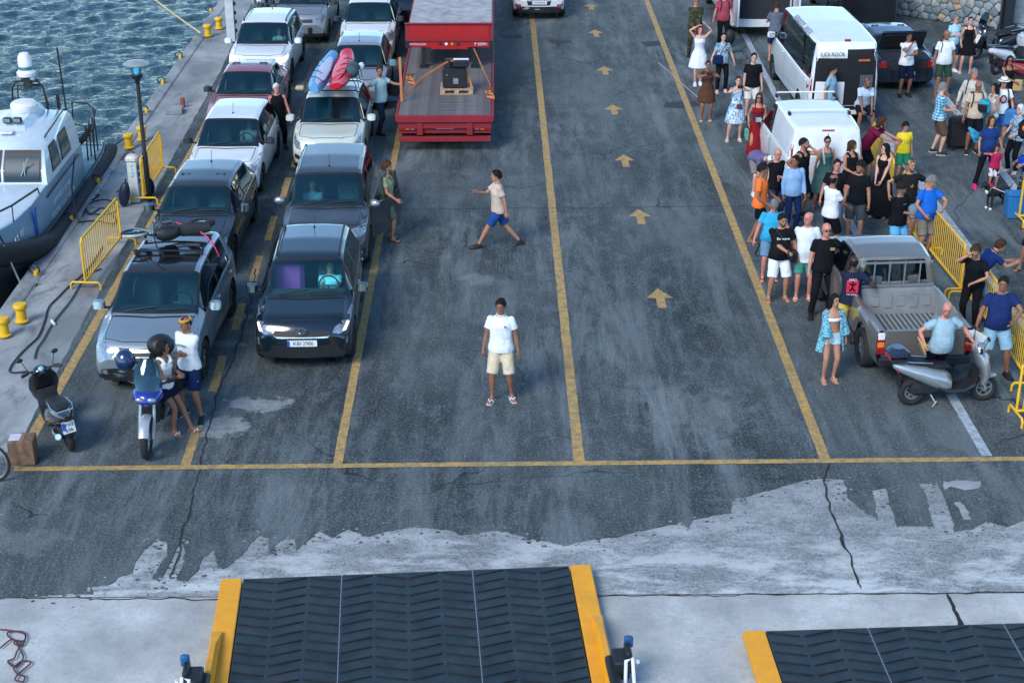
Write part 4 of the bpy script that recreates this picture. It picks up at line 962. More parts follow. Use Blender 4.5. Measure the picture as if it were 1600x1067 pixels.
    for i in (0,1):
        s_ = (1,-1)[i]; an_ = an[i]; lower = (an[i]-kn[i]).normalized()
        fw = Vector((s_*.18, -1, 0)).normalized(); 
        if len(feet[i]) > 3: fw = (RZ(radians(feet[i][3])) @ Vector((0,-1,0)))
        pit = feet[i][4] if len(feet[i]) > 4 else 0      # heel lift
        Mf = TR(an_) @ Matrix.Rotation(0, 4, 'X') @ Matrix(((-fw.y, -fw.x, 0, 0), (fw.x, -fw.y, 0, 0), (0, 0, 1, 0), (0,0,0,1))) @ RX(radians(pit))
        ftd.append(Mf)
        body.loft([[(x*w_*S, y*S, z_*S) for x, z_ in [(-.5,-.085),(.5,-.085),(.52,-.085+hh*.6),(.3,-.085+hh),(-.3,-.085+hh),(-.52,-.085+hh*.6)]] for y, w_, hh in ((.055,.045,.05),(.03,.062,.085),(-.02,.066,.10),(-.08,.078,.060),(-.14,.088,.036),(-.175,.070,.024))], 0, True, Mf)
    # head
    nk = U(0, -.005, 1.545); hd = U(0, .012, 1.635)
    Rh = Mt.to_3x3().to_4x4(); 
    if lean > 25: Rh = Rh @ RX(radians(-lean*.45))
    Mh = TR(hd) @ Rh @ RZ(radians(look[0])) @ RX(radians(look[1])) @ Matrix.Scale(S*(1.0 if not f else .96), 4)
    body.tube([U(0,-.01,1.46), nk, Mh @ Vector((0,.012,-.04))], [.06*S*(.86 if f else 1), .052*S*(.86 if f else 1), .05*S*(.86 if f else 1)], 10)
    ex = MB(); ex.add(HEAD.v, HEAD.f, HEAD.m, Mh); ex.m = [{0:0,2:1,3:2,4:3}[m] for m in ex.m]
    for i in (0,1):
        s_ = (1,-1)[i]; d = (wr[i]-elb[i]).normalized(); zc = -d
        inward = Mt.to_3x3() @ Vector((-s_, 0, 0)); inward = Vector(inward)
        if abs(d.dot(inward)) > .8: inward = Vector((0, 0, -1))
        xa = -(inward-zc*inward.dot(zc)).normalized(); ya = zc.cross(xa)       # palm faces -x
        fwd = Vector((0,-1,0))
        Mw = Matrix(((xa.x, ya.x, zc.x, wr[i].x), (xa.y, ya.y, zc.y, wr[i].y), (xa.z, ya.z, zc.z, wr[i].z), (0,0,0,1)))
        if s_ < 0: Mw = Mw @ Matrix.Diagonal((1, -1, 1, 1))
        if ya.dot(Vector((0,1,0)))*s_ < 0 and abs(d.z) > .5: pass
        H_ = HANDS[curl[i]]
        o = len(ex.v); ex.add(H_.v, H_.f, 0, Mw @ Matrix.Scale(S*(.95 if not f else .88), 4))
    me = body.mesh('body', [sk, M_EYE, M_EDK, M_LIP], 0); bo = link('body', me, R); queue(bo, ex, .0165, 3)
    # ---- clothes
    tk, tm = top[0], top[1]
    def garment(nm, mb, m, disp=.012, vox=.0165, sm=2):
        o = link(nm, mb.mesh(nm, m, 0), R); queue(o, None, vox, sm, disp*1.5); return o
    shirt = None
    if tk in ('tee', 'long', 'tank', 'polo', 'camisole', 'dress', 'jacket', 'sleeveless', 'bikini'):
        mb = MB(); hm = hem or {'tee': .86, 'long': .86, 'tank': .88, 'polo': .86, 'camisole': .95, 'dress': .80, 'jacket': .80, 'sleeveless': .86, 'bikini': 1.28}[tk]
        inf = {'tee': .016, 'long': .020, 'tank': .012, 'polo': .018, 'camisole': .008, 'dress': .010, 'jacket': .03, 'sleeveless': .014, 'bikini': .009}[tk]
        if tk == 'bikini': torso(mb, 1.24, 1.31, inf)
        elif tk in ('camisole', 'tank') or (tk == 'dress' and top[2:] and top[2] < 0):
            torso(mb, hm, 1.375, inf, .03 if bot[0] != 'skirt' else .01)
            for s_ in (1,-1): mb.tube([U(s_*.085,.115,1.36), U(s_*.088,.06,1.445), U(s_*.088,-.03,1.465), U(s_*.085,-.115,1.38)], [.022*S*(1.3 if tk == 'tank' else .8)]*4, 6)
        else:
            torso(mb, hm, 1.462, inf, .038 if bot[0] in ('shorts','wide','pants') else .012)
        fr_ = sleeve if sleeve is not None else {'tee': .62, 'polo': .6, 'long': 2, 'jacket': 2, 'dress': 0}.get(tk, 0)
        if tk == 'dress' and top[2:] and top[2] > 0: fr_ = top[2]
        if fr_:
            for i in (0,1):
                mb.ell(tuple(sh[i]), (.060*S*am, .058*S*am, .056*S*am), 10)
                if fr_ < 1: e = sh[i].lerp(elb[i], fr_); mb.tube([sh[i].lerp(elb[i], -.02), sh[i].lerp(elb[i], fr_*.5), e], [.056*S*am, .062*S*am, .067*S*am], 10)
                else: mb.tube([sh[i], sh[i].lerp(elb[i], .5), elb[i], wr[i].lerp(elb[i], .04)], [.064*S*am, .058*S*am, .052*S*am, .038*S*am], 10)
        shirt = garment({'dress': 'dress', 'jacket': 'jacket', 'bikini': 'bikini_top', 'tank': 'tank_top', 'camisole': 'vest_top', 'sleeveless': 'sleeveless_shirt'}.get(tk, 'shirt'), mb, tm)
        if tk == 'polo':
            q = MB(); q.tube([U(.062*cos(a), -.01+.062*sin(a), 1.485+.008*sin(-a)) for a in [2*pi*k/14+pi/2+.2 for k in range(14)]], [.012*S]*14, 5, closed=True); q.build('collar', tm, shirt)
    bk, bmt = bot[0], bot[1]
    if bk in ('shorts', 'pants', 'wide', 'briefs'):
        mb = MB(); torso(mb, .84, 1.0, .008)
        fr_ = {'shorts': (bot[2] if len(bot) > 2 else .88), 'briefs': .3}.get(bk, 2)
        for i in (0,1):
            if fr_ < 1: mb.tube([hj[i]+Vector((0,0,.06*S)), hj[i].lerp(kn[i], .15), hj[i].lerp(kn[i], fr_*.6), hj[i].lerp(kn[i], fr_)], [.10*S*bw**.4, .105*S*bw**.5, .100*S*bw**.4, .096*S*bw**.4], 12)
            else:
                w_ = 1.35 if bk == 'wide' else 1
                mb.tube([hj[i]+Vector((0,0,.06*S)), hj[i].lerp(kn[i], .15), hj[i].lerp(kn[i], .6), kn[i], kn[i].lerp(an[i], .5), an[i]+(kn[i]-an[i])*.02], [.10*S, .102*S, .085*S*w_**.5, .070*S*w_, .062*S*w_, .056*S*w_*1.05], 12)
        garment('shorts' if fr_ < 1 else 'trousers', mb, bmt, .012)
    elif bk in ('skirt',):
        z0 = bot[2] if len(bot) > 2 else .5; fl = bot[3] if len(bot) > 3 else .1
        mb = MB(); rg = []; cen = (an[0]+an[1])*.5; cen = hp.lerp(cen, .5)
        for z_ in (1.06, .97, .90, .80, .65, z0) if z0 < .6 else (1.06, .97, .90, .80, z0):
            t = max(0, (.97-z_)/(.97-z0)); rx = (.150 if z_ > 1 else .19)+(fl+.02)*t**.7; ry = (.110 if z_ > 1 else .14)+(fl+.03)*t**.7*.85
            c_ = hp.lerp(Vector((cen.x, cen.y, 0)), .0)
            ox = (cen.x-hp.x)*2*(.93-z_)/.93 if z_ < .93 else 0; oy = (cen.y-hp.y)*2*(.93-z_)/.93 if z_ < .93 else 0
            rg.append([Vector((hp.x+ox+rx*S*cos(2*pi*j/18)*(1+.06*t*sin(j*2.4)), hp.y+oy+ry*S*sin(2*pi*j/18)*(1+.06*t*sin(j*3.1)), z_*S+(hp.z-.93*S))) for j in range(18)])
        mb.loft(rg[::-1]); garment('skirt', mb, bmt, .016)
    # ---- shoes
    if shoes:
        for i in (0,1):
            q = MB(); Mf = ftd[i]
            if shoes[0] == 'shoe':
                q.loft([[(x*w_*S, y*S, z_*S) for x, z_ in [(-.5,-.088),(.5,-.088),(.54,-.088+hh*.5),(.3,-.088+hh),(-.3,-.088+hh),(-.54,-.088+hh*.5)]] for y, w_, hh in ((.070,.055,.06),(.04,.080,.098),(-.02,.084,.104),(-.08,.096,.076),(-.15,.106,.052),(-.20,.070,.036))], 0, True, Mf)
                q.prism([(x*S, y*S) for x, y in [(-.038,.078),(.038,.078),(.046,0),(.056,-.14),(.034,-.208),(-.034,-.208),(-.056,-.14),(-.046,0)]], -.094*S, -.070*S, 1, Mf)
                q.build('shoe', [shoes[1], shoes[2] if len(shoes) > 2 else shoes[1]], R)
            else:
                q.prism([(x*S, y*S) for x, y in [(-.036,.07),(.036,.07),(.040,0),(.052,-.13),(.034,-.195),(-.034,-.195),(-.052,-.13),(-.040,0)]], -.104*S, -.084*S, 0, Mf)
                q.tube([(-.05*S,-.07*S,-.08*S),(-.03*S,-.09*S,-.025*S),(0,-.135*S,-.045*S),(.03*S,-.09*S,-.025*S),(.05*S,-.07*S,-.08*S)], .009*S, 5, 1, Mf)
                q.build('sandal', [shoes[1], shoes[2] if len(shoes) > 2 else shoes[1]], R)
    # ---- hair, beard, hat, glasses
    hs = hair[0] if hair else None
    if hs and hs != 'bald':
        hm = HAIRC[hair[1]]; q = MB()
        k_ = {'buzz': 1.05, 'short': 1.16, 'curly': 1.30, 'long': 1.20, 'bob': 1.24, 'bun': 1.12, 'ring': 1.04, 'pony': 1.1}[hs]
        n, m_ = 18, 14; rx, ry, rz = .077*k_, .101*k_, .112*(k_ if hs != 'buzz' else 1.02); cz = .004; vs = []; fs = []
        for a in range(m_+1):
            for b_ in range(n):
                el = -pi/2+pi*a/m_; az = 2*pi*b_/n; p = Vector((rx*cos(el)*cos(az), .012+ry*cos(el)*sin(az), cz+rz*sin(el)))
                nn_ = noise.noise(p*30)*(.022 if hs == 'curly' else .010); p *= 1+nn_/.1
                vs.append(Mh @ p)
        low = {'buzz': -.045, 'short': -.055, 'curly': -.07, 'long': -.12, 'bob': -.11, 'bun': -.05, 'ring': -.055, 'pony': -.05}[hs]
        for a in range(m_):
            for b_ in range(n):
                el = -pi/2+pi*(a+.5)/m_; az = 2*pi*(b_+.5)/n; y = .012+ry*cos(el)*sin(az); z_ = cz+rz*sin(el); x = abs(rx*cos(el)*cos(az))
                line_ = pt_lerp([(-.14,.082),(-.08,.078),(-.045,.045 if hs not in ('long','bob') else -.05),(.0,-.0+low*.35),(.05,low*.8),(.12,low)], y)
                if hs == 'ring' and z_ > .05: continue
                if z_ > line_: fs.append((a*n+b_, a*n+(b_+1)%n, (a+1)*n+(b_+1)%n, (a+1)*n+b_))
        q.add(vs, fs)
        if hs in ('long', 'bob'):
            zl = -.30 if hs == 'long' else -.13
            q.loft([[Mh @ Vector((rx_*cos(2*pi*j/12), cy_+ry_*sin(2*pi*j/12), z_)) for j in range(12)] for z_, rx_, ry_, cy_ in ((.05,.090,.080,.045),(-.04,.104,.075,.045),(-.12,.112,.058,.052),(zl*.6-.06,.105,.045,.072),(zl,.060,.026,.085))])
        if hs == 'bun': q.ell((0,.10,.06), (.042,.038,.040), 10, 0, Mh)
        if hs == 'pony': q.tube([Mh @ Vector(p) for p in ((0,.09,.05),(0,.135,.02),(0,.14,-.06),(0,.12,-.14))], [.02,.028,.024,.008], 8)
        q.build('hair', hm, R, sharp=180)
    if beard:
        q = MB(); rr = []
        for z_, rx_, ry_, cy_ in ((-.125,.024,.026,-.050),(-.11,.044,.050,-.036),(-.085,.058,.071,-.019),(-.052,.0655,.0845,-.007),(-.030,.0705,.089,.0)):
            rr.append([Mh @ Vector((rx_*cos(a), cy_-ry_*sin(a)*1.02, z_+(.022 if abs(cos(a)) > .8 else 0))) for a in [pi*j/12 for j in range(13)]])
        for a in range(3):
            for b_ in range(12):
                if a == 2 and 4 <= b_ <= 7: continue
                q.quad(rr[a][b_], rr[a][b_+1], rr[a+1][b_+1], rr[a+1][b_])
        q.build('beard', HAIRC[beard], R, sharp=180)
    if glasses:
        q = MB()
        for s_ in (1,-1): q.box((s_*.032,-.102,.008), (.046,.006,.026), 0, Mh, b=.003); q.box((s_*.070,-.045,.014), (.004,.10,.006), 0, Mh)
        q.box((0,-.103,.014), (.02,.005,.005), 0, Mh); q.build('glasses', M_BLACK, R)
    if hatm:
        q = MB(); kind, m_ = hatm
        if kind == 'cap':
            q.lathe([(.088,.03),(.09,.055),(.084,.09),(.06,.118),(.02,.128),(.001,.129)], 16, 0, Mh @ TR(0,.012,0)); q.loft([[(-.06,-.08,.042),(.06,-.08,.042),(.06,-.08,.036),(-.06,-.08,.036)],[(-.045,-.16,.032),(.045,-.16,.032),(.045,-.16,.027),(-.045,-.16,.027)]], 0, True, Mh)
        elif kind == 'beret': q.ell((.02,.01,.085), (.11,.12,.04), 14, 0, Mh)
        elif kind == 'band': q.lathe([(.084,.045),(.088,.05),(.088,.075),(.082,.078)], 16, 0, Mh @ TR(0,.012,0) @ Matrix.Diagonal((.95,1.2,1,1)))
        else:
            q.lathe([(.148,.036),(.15,.040),(.095,.05),(.090,.10),(.075,.13),(.001,.134)], 18, 0, Mh @ TR(0,.012,.0)); q.lathe([(.093,.052),(.096,.055),(.094,.072),(.09,.074)], 18, 1, Mh @ TR(0,.012,.0))
        q.build('hat' if kind != 'cap' else 'cap', [m_, M_BLACK], R)
    return dict(R=R, U=U, V=V, Mh=Mh, wr=wr, elb=elb, sh=sh, S=S, shirt=shirt, Mt=Mt, body=bo)
def own(o, label, cat, **k):
    """a carried thing: made in a person's frame, left top-level"""
    mw = o.parent.matrix_basis.copy() if o.parent else Matrix(); o.parent = None; o.matrix_world = mw @ o.matrix_basis; return tag(o, label, cat, **k)
def backpack(P, m, label, m2=None, w=.30, hgt=.42, front=False, category='backpack', straps=True):
    q = MB(); s_ = -1 if not front else 1
    q.box((0,0,0), (w, .16, hgt), 0, TR(P['U'](0, s_*.22, 1.22)) @ P['Mt'].to_3x3().to_4x4(), b=.06); q.box((0,-s_*-.0,0), (w*.7,.07,hgt*.4), 1, TR(P['U'](0, s_*.31, 1.14)) @ P['Mt'].to_3x3().to_4x4(), b=.03)
    if straps:
        for x in (1,-1): q.tube([P['U'](x*.10,s_*.14,1.40), P['U'](x*.105,s_*.04,1.478), P['U'](x*.11,-s_*.09,1.45), P['U'](x*.125,-s_*.145,1.30), P['U'](x*.14,-s_*.10,1.14), P['U'](x*.13,s_*.12,1.08)], .016, 5, 1)
    o = q.build('backpack', [m, m2 or M_BLACK], P['R']); return own(o, label, category)
def phone(P, label='dark smartphone held up to take a photo', i=None):
    i_ = i if i is not None else 0; p = P['wr'][0].lerp(P['wr'][1], .5)+Vector((0,-.10,.05)) if i is None else P['wr'][i]+(P['wr'][i]-P['elb'][i]).normalized()*.09
    q = MB(); q.box(tuple(p), (.15 if i is None else .075, .012, .075 if i is None else .15), b=.006); o = q.build('smartphone', M_BLACK, P['R']); return own(o, label, 'phone')
def bag(P, at, size, m, label, strap=None, nm='shoulder_bag', cat='bag', sm=None):
    q = MB(); q.box(at, size, 0, b=min(size)*.35)
    if strap: q.tube([P['U'](*a) for a in strap], .012, 5, 1)
    return own(q.build(nm, [m, sm or M_BLACK], P['R']), label, cat)
def chest_text(P, s, size, m, z_=1.28, back=False, f_=.15):
    p = P['U'](0, f_ if not back else -f_, z_)
    e = (P['Mt'].to_3x3().to_4x4() @ (RX(pi/2) if not back else RZ(pi) @ RX(pi/2))).to_euler()
    return text('shirt_print', s, size, m, P['R'], p, e, .003)
# pickup
brown = paint('taupe_metal', (.23,.205,.185), .5, .34, .35)
PK = (7.36, 24.95); pk_rz = pi+radians(4)
cabp = Vector(PK)+Vector((-sin(radians(4)), cos(radians(4))))*1.86
pk, pkb, pd = make_car('pickup_truck', 'dusty taupe pickup with an empty ribbed load bed parked by the barrier', 'pickup', (cabp.x, cabp.y), pk_rz, L=2.9, W=1.70, H=1.70, hood=1.12, nose=.85, cowl=.36, cowlz=1.18, head=.58, rend=.965, rgt=.992, rgz=1.16, tail=1.14, belt=1.06, beltr=1.10, col=brown, roofw=.80, wr=.35, wb=(.27,), bp=(.80,.82), cp=.93, quarter=False, clear=.32, anchor='rear', antenna=False, rearwin=False)
M_RIB = mat('bed_liner_metal', (.34,.37,.38), .45, .35, dirt=.45, dcol=(.12,.11,.10), vs=3)
bedM = TR(0, 1.5, 0)      # local +Y runs towards the tailgate
q = MB()
for s_ in (1, -1):
    prof = []
    n = 22; pts = []
    for k in range(n+1):
        y = 1.82*k/n; zlo = .42
        d = abs(y-.92)
        if d < .44: zlo = max(.42, .36+sqrt(max(0, .44**2-d*d)))
        pts.append((y, zlo))
    for k in range(n):
        (y0_, a), (y1_, b) = pts[k], pts[k+1]
        rows = [(0, .80), (.35, .845), (.75, .85), (.93, .835), (1.0, .80)]
        def P(y, lo, f, x): return (s_*(x+(.035*math.exp(-((y-.92)/.5)**2) if f < .9 else 0)), y, lo+(1.06-lo)*f)
        for (f0, x0), (f1, x1) in zip(rows, rows[1:]):
            v = [P(y0_, a, f0, x0), P(y1_, b, f0, x1 if 0 else x0), P(y1_, b, f1, x1), P(y0_, a, f1, x1)]
            q.add(v if s_ > 0 else v[::-1], [(0,1,2,3)])
        v = [(s_*.80, y0_, 1.06), (s_*.80, y1_, 1.06), (s_*.74, y1_, 1.065), (s_*.74, y0_, 1.065)]; q.add(v if s_ > 0 else v[::-1], [(0,1,2,3)])
        v = [(s_*.74, y0_, 1.065), (s_*.74, y1_, 1.065), (s_*.735, y1_, .58), (s_*.735, y0_, .58)]; q.add(v if s_ > 0 else v[::-1], [(0,1,2,3)], 1)
    q.box((s_*.64, .92, .68), (.18, .8, .22), 1, b=.05)
q.box((0, .03, .84), (1.5, .05, .52), 1)
for k in range(6): q.box((-.60+.24*k, .062, .84), (.15, .02, .26 if k % 2 else .20), 1, b=.008)
q.build('load_bed', [brown, M_RIB], pk, (0, 1.45, 0), sharp=40)
q = MB(); q.box((0, .93, .56), (1.48, 1.78, .03)); fl = q.build('bed_floor', mat('bed_floor_dark', (.07,.08,.085), .6, dirt=.4), pk, (0, 1.45, 0))
rib = MB(); rib.box((0, .93, .585), (.045, 1.72, .022), b=.006); rm = rib.mesh('floor_rib', M_RIB)
for k in range(15): link('floor_rib', rm, fl, (-.66+.0945*k, 0, 0))
q = MB(); q.box((0, 0, .80), (1.40, .055, .50), 0, b=.015); q.box((0, .0, 1.052), (1.40, .08, .02), 0, b=.008); q.box((0, .032, .88), (.30, .012, .09), 1, b=.01); tg = q.build('tailgate', [brown, M_BLACK], pk, (0, 3.27, 0))
text('badge_text', 'PICKUP', .07, M_CHROME, tg, (-.46, .034, .93), (pi/2, 0, pi), .003); text('badge_text', '4', .14, M_CHROME, tg, (-.50, .034, .80), (pi/2, 0, pi), .003)
for s_ in (1, -1):
    q = MB(); q.box((s_*.775, 3.265, .80), (.13, .06, .36), 0, b=.015); q.box((s_*.775, 3.272, .955), (.12, .06, .12), 1, b=.01); q.box((s_*.775, 3.274, .80), (.12, .06, .10), 2, b=.01); q.build('tail_light', [M_RED, M_WHITE, M_ORANGE], pk)
    add_wheel(pk, s_*.74, 2.37, .35, .22, 6, s_)
q = MB(); q.box((0, 3.33, .50), (1.62, .12, .16), b=.03); q.box((0, 2.4, .42), (1.2, 1.7, .2)); q.build('rear_bumper', M_DK, pk)
q = MB()
for x in (-.42, -.14, .14, .42): q.box((x, 1.475, 1.36), (.025, .02, .5))
q.box((0, 1.475, 1.58), (1.28, .025, .035)); q.box((0, 1.48, 1.14), (1.4, .03, .05)); q.build('window_guard', M_STEEL, pk)
q = project_patch(pkb, [(-.60,1.20),(.60,1.20),(.54,1.58),(-.54,1.58)], 'r', .006); q.build('rear_window', M_DGLASS, pk)
# white minibus, rear doors open
bus, busb, bd = make_car('minibus', 'white hotel minibus with dark side glass and its rear open', 'minibus', (9.02, 40.35), pi+radians(1.5), L=5.6, W=1.92, H=2.30, hood=1.25, nose=.95, cowl=.10, cowlz=1.35, head=.24, rend=.985, rgt=.993, rgz=2.12, tail=2.08, belt=1.25, beltr=1.25, col=pv_col, roofw=.86, wr=.34, wb=(.14,.80), bp=(.42,.43), cp=.97, quarter=False, rearwin=False, anchor='rear', antenna=False, seats=False, clear=.28,
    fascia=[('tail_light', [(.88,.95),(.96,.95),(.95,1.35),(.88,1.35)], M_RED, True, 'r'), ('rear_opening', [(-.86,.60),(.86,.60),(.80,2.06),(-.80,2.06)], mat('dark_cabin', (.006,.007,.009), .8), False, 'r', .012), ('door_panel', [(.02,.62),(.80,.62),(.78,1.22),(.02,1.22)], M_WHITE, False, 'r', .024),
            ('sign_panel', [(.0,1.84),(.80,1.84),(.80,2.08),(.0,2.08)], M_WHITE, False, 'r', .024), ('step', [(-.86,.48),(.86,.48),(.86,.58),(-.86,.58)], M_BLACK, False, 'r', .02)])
text('sign_text', 'ILIDI ROCK', .15, M_INK, bus, (.40, 2.885, 1.955), (pi/2, 0, pi), .004, sx=.85)
o = text('sign_text', 'ILIDI ROCK - HOTEL', .26, mat('grey_lettering', (.22,.23,.25), .6), bus, (.905, .35, 2.28), (radians(38), 0, 0), .004, sx=.85)
_a = radians(32); o.rotation_euler = Matrix(((0,-cos(_a),sin(_a)),(1,0,0),(0,sin(_a),cos(_a)))).to_euler(); o.location = (.805, .9, 2.262)
q = MB(); q.box((0, 2.70, 2.28), (.16, .04, .06), b=.01); q.build('brake_light', M_RED, bus)
# interior glimpsed through the opening: seat backs
q = MB()
q.box((-.55, 2.80, 1.15), (.34, .02, .5), b=.01); q.build('seat_back', M_SEAT, bus)
q = MB(); q.box((-.45, 2.81, 1.78), (.30, .02, .07), b=.02); q.build('luggage_shelf', mat('orange_shelf', (.45,.10,.02), .7), bus)
a = person((9.48, 40.18), 6, 'man in pale blue tee shirt sitting on the rear step of the minibus', 1.76, skin='brown', hair=('buzz','black'), beard='black', top=('tee', C('ice_blue', .45,.58,.68)), bot=('shorts', C('black_short', .012,.014,.02)), shoes=('shoe', M_SHOEW), hip=(0,0,.66), hands=[(.12,.42,.58),(-.12,.42,.58)], feet=[(.20,.38,.0,12),(-.20,.38,0,-12)], lean=22, look=(0,-12)) if 'person' in globals() else None
# white coach-like van with open rear doors, cut by the top edge
spr, sb, _ = make_car('panel_van', 'tall white van with a black side stripe and open rear doors at the top edge', 'van', (8.42, 50.0), pi+radians(2), L=6.0, W=2.0, H=2.6, hood=1.25, nose=.95, cowl=.1, cowlz=1.35, head=.24, rend=.985, rgt=.993, rgz=2.4, tail=2.35, belt=1.35, col=pv_col, roofw=.87, wr=.35, wb=(.14,.82), rearwin=False, sidewin=True, anchor='rear', antenna=False, seats=False, clear=.3, clad=pv_col,
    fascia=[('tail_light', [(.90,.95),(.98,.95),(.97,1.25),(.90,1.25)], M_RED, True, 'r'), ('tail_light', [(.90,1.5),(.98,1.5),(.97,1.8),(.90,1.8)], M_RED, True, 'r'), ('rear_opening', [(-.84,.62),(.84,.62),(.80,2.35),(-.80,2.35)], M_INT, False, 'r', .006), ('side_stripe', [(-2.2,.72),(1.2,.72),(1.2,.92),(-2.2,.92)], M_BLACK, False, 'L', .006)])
for s_ in (1, -1):
    q = MB(); q.box((s_*.95, 3.40, 1.45), (.06, .85, 1.8), 0, b=.02); q.box((s_*.95, 3.42, 1.95), (.07, .6, .6), 1, b=.01); q.build('rear_door', [pv_col, M_DGLASS], spr)
# black people carrier at the top edge
make_car('dark_van', 'black van standing behind the white minibus at the top edge', 'van', (11.9, 50.9), pi, L=5.2, W=2.1, H=2.3, hood=1.2, nose=.9, cowl=.14, cowlz=1.3, head=.28, rend=.97, rgt=.99, rgz=2.1, tail=2.0, belt=1.25, col=paint('deep_black', (.006,.007,.009), 0, .3, .03), roofw=.85, wr=.36, rearwin=False, anchor='rear', antenna=False, mirrors=False,
    fascia=[('tail_light', [(.82,1.0),(.94,1.0),(.94,1.3),(.82,1.3)], M_RED, True, 'r'), ('rear_window', [(-.75,1.3),(.75,1.3),(.68,1.95),(-.68,1.95)], M_DGLASS, False, 'r')])
# blue black saloon with the boot open
sed, sdb, sdd = make_car('parked_car', 'dark blue saloon with its boot lid raised', 'car', (11.50, 43.8), pi+radians(5), L=4.5, W=1.82, H=1.42, hood=.88, nose=.66, cowl=.26, cowlz=.94, head=.42, rend=.74, rgt=.84, belt=.90, beltr=.94, rgz=.98, tail=.93, cp=.72, quarter=False, col=paint('midnight', (.012,.026,.05), .4, .25, .1), roofw=.70, wr=.33, anchor='rear', antenna=False,
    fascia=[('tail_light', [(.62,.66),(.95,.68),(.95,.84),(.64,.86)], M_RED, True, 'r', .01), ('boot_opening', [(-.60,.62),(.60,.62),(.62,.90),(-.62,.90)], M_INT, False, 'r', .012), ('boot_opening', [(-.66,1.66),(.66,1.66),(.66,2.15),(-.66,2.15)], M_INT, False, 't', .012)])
q = MB(); q.box((0,0,0), (1.30,.05,.62), 0, b=.02); q.box((0,.03,-.02), (1.1,.03,.48), 1, b=.02); q.build('boot_lid', [MATS['paint_midnight'], M_BLACK], sed, (0, 1.62, 1.32), (radians(-28),0,0))
q = MB(); q.box((0,.02,0), (.46,.012,.10)); q.build('number_plate', M_PLATE, sed, (0, 2.26, .52))
# red low loader with a second trailer standing on it
M_TRED = mat('trailer_red', (.26,.012,.022), .6, dirt=.4, dcol=(.16,.05,.05), vs=3); M_TRED2 = mat('bright_red_panel', (.38,.004,.008), .5, var=.12, dirt=.25, dcol=(.2,.03,.03))
M_PLK = mat('deck_plank', (.105,.092,.088), .6, var=.5, vs=4, dirt=.7, dcol=(.26,.265,.27), bump=.5, bs=30)
M_PLK2 = mat('deck_sheet_grey', (.33,.315,.32), .55, var=.4, vs=3, dirt=.7, dcol=(.55,.5,.45), bump=.3, bs=20)
TX, TY = -1.28, 38.30
lt = root('low_loader_trailer', 'red low loader trailer with a worn plank deck seen from behind', 'trailer', (TX, TY, 0))
q = MB(); q.box((0,.04,.86), (2.36,.10,.17), b=.01); q.box((0,6.0,.70), (2.3,11.9,.18)); 
for s_ in (1,-1): q.box((s_*1.19,6.0,.88), (.06,12.0,.15), b=.01)
for s_ in (1,-1): q.box((s_*.62,.08,.62), (.15,.12,.36), b=.01)
q.box((0,.14,.62), (2.28,.04,.26)); q.box((0,.14,.50), (2.28,.10,.04)); q.build('chassis', M_TRED, lt)
q = MB(); q.box((0,.06,.34), (2.28,.12,.13), b=.012); q.build('rear_bumper', M_TRED, lt)
for s_ in (1,-1):
    q = MB(); q.box((s_*.93,.10,.62), (.44,.05,.15), 0, b=.01); q.box((s_*.93,.075,.62), (.10,.02,.11), 1, b=.01); q.box((s_*.80,.075,.62), (.10,.02,.11), 2, b=.01); q.build('light_cluster', [M_RED, M_ORANGE, M_LAMP], lt)
q = MB(); q.box((0,.105,.64), (.42,.02,.12), b=.004); po = q.build('number_plate', M_PLATE, lt); text('plate_text', '·54 14190', .105, M_INK, po, (0,.094,.64), (pi/2,0,0), .001, sx=.85)
pl = MB(); pl.box((0,0,0), (2.30,.136,.03), b=.006); plm = pl.mesh('plank', M_PLK)
for k in range(80): o = link('plank', plm, lt, (random.uniform(-.004,.004), .16+.142*k, .925+random.uniform(-.004,.004)), (0, random.uniform(-.002,.002), 0))
for yy in (7.2, 8.2, 9.2):
    for s_ in (1,-1): add_wheel(lt, s_*.98, yy, .40, .34, 6, s_)
for s_ in (1,-1): add_wheel(lt, s_*.98, 1.3, .36, .30, 6, s_); add_wheel(lt, s_*.98, 2.2, .36, .30, 6, s_)
ut = root('flatbed_trailer', 'red flatbed trailer with a tall tailboard standing on the low loader', 'trailer', (TX+.01, 42.9, 0))
q = MB(); q.box((0,.02,1.93), (2.36,.06,.50), 0, b=.01); q.box((0,-.02,1.93), (2.16,.03,.36), 1); q.box((0,-.02,2.17), (2.40,.10,.03), 0, b=.01); q.box((0,-.03,1.72),(2.30,.04,.05),0); q.build('tailboard', [M_TRED, M_TRED2], ut)
q = MB(); q.box((0,.05,1.60), (2.34,.12,.18), 0, b=.01); q.box((0,.03,1.50), (1.0,.12,.06), 0)
for s_ in (1,-1): q.box((s_*1.14,.02,1.6),(.10,.14,.2),1)
for s_ in (1,-1): q.box((s_*1.16,6,1.66), (.06,12,.16), 0)
q.box((0,6,1.6),(2.2,12,.1)); q.build('chassis', [M_TRED2, M_DK], ut)
for k, m_ in enumerate((M_DK, M_WHITE, M_ORANGE, M_DK)):
    q = MB(); q.cyl((-.24+.16*k,-.03,1.61), (-.24+.16*k,-.01,1.61), .04, 12); q.build('lamp', m_, ut)
for x, s__, sz in ((-.92,'ΑΥΤΟΔΥΝΑΜΗ',.075),(.92,'P 50991',.11)): text('lettering', s__ if x > 0 else 'AMMOLOXOS', sz, M_WHITE, ut, (x*.94,-.016,1.60), (pi/2,0,0), .003)
for s_ in (1,-1):
    q = MB(); q.box((s_*.70,.12,1.22), (.12,.14,.56), 0, b=.01); q.box((s_*.70,.12,.965), (.24,.26,.05), 0, b=.01); q.build('support_leg', M_DK, ut)
sh_ = MB(); sh_.box((0,0,0), (2.30,2.36,.03), b=.004); shm = sh_.mesh('deck_panel', M_PLK2)
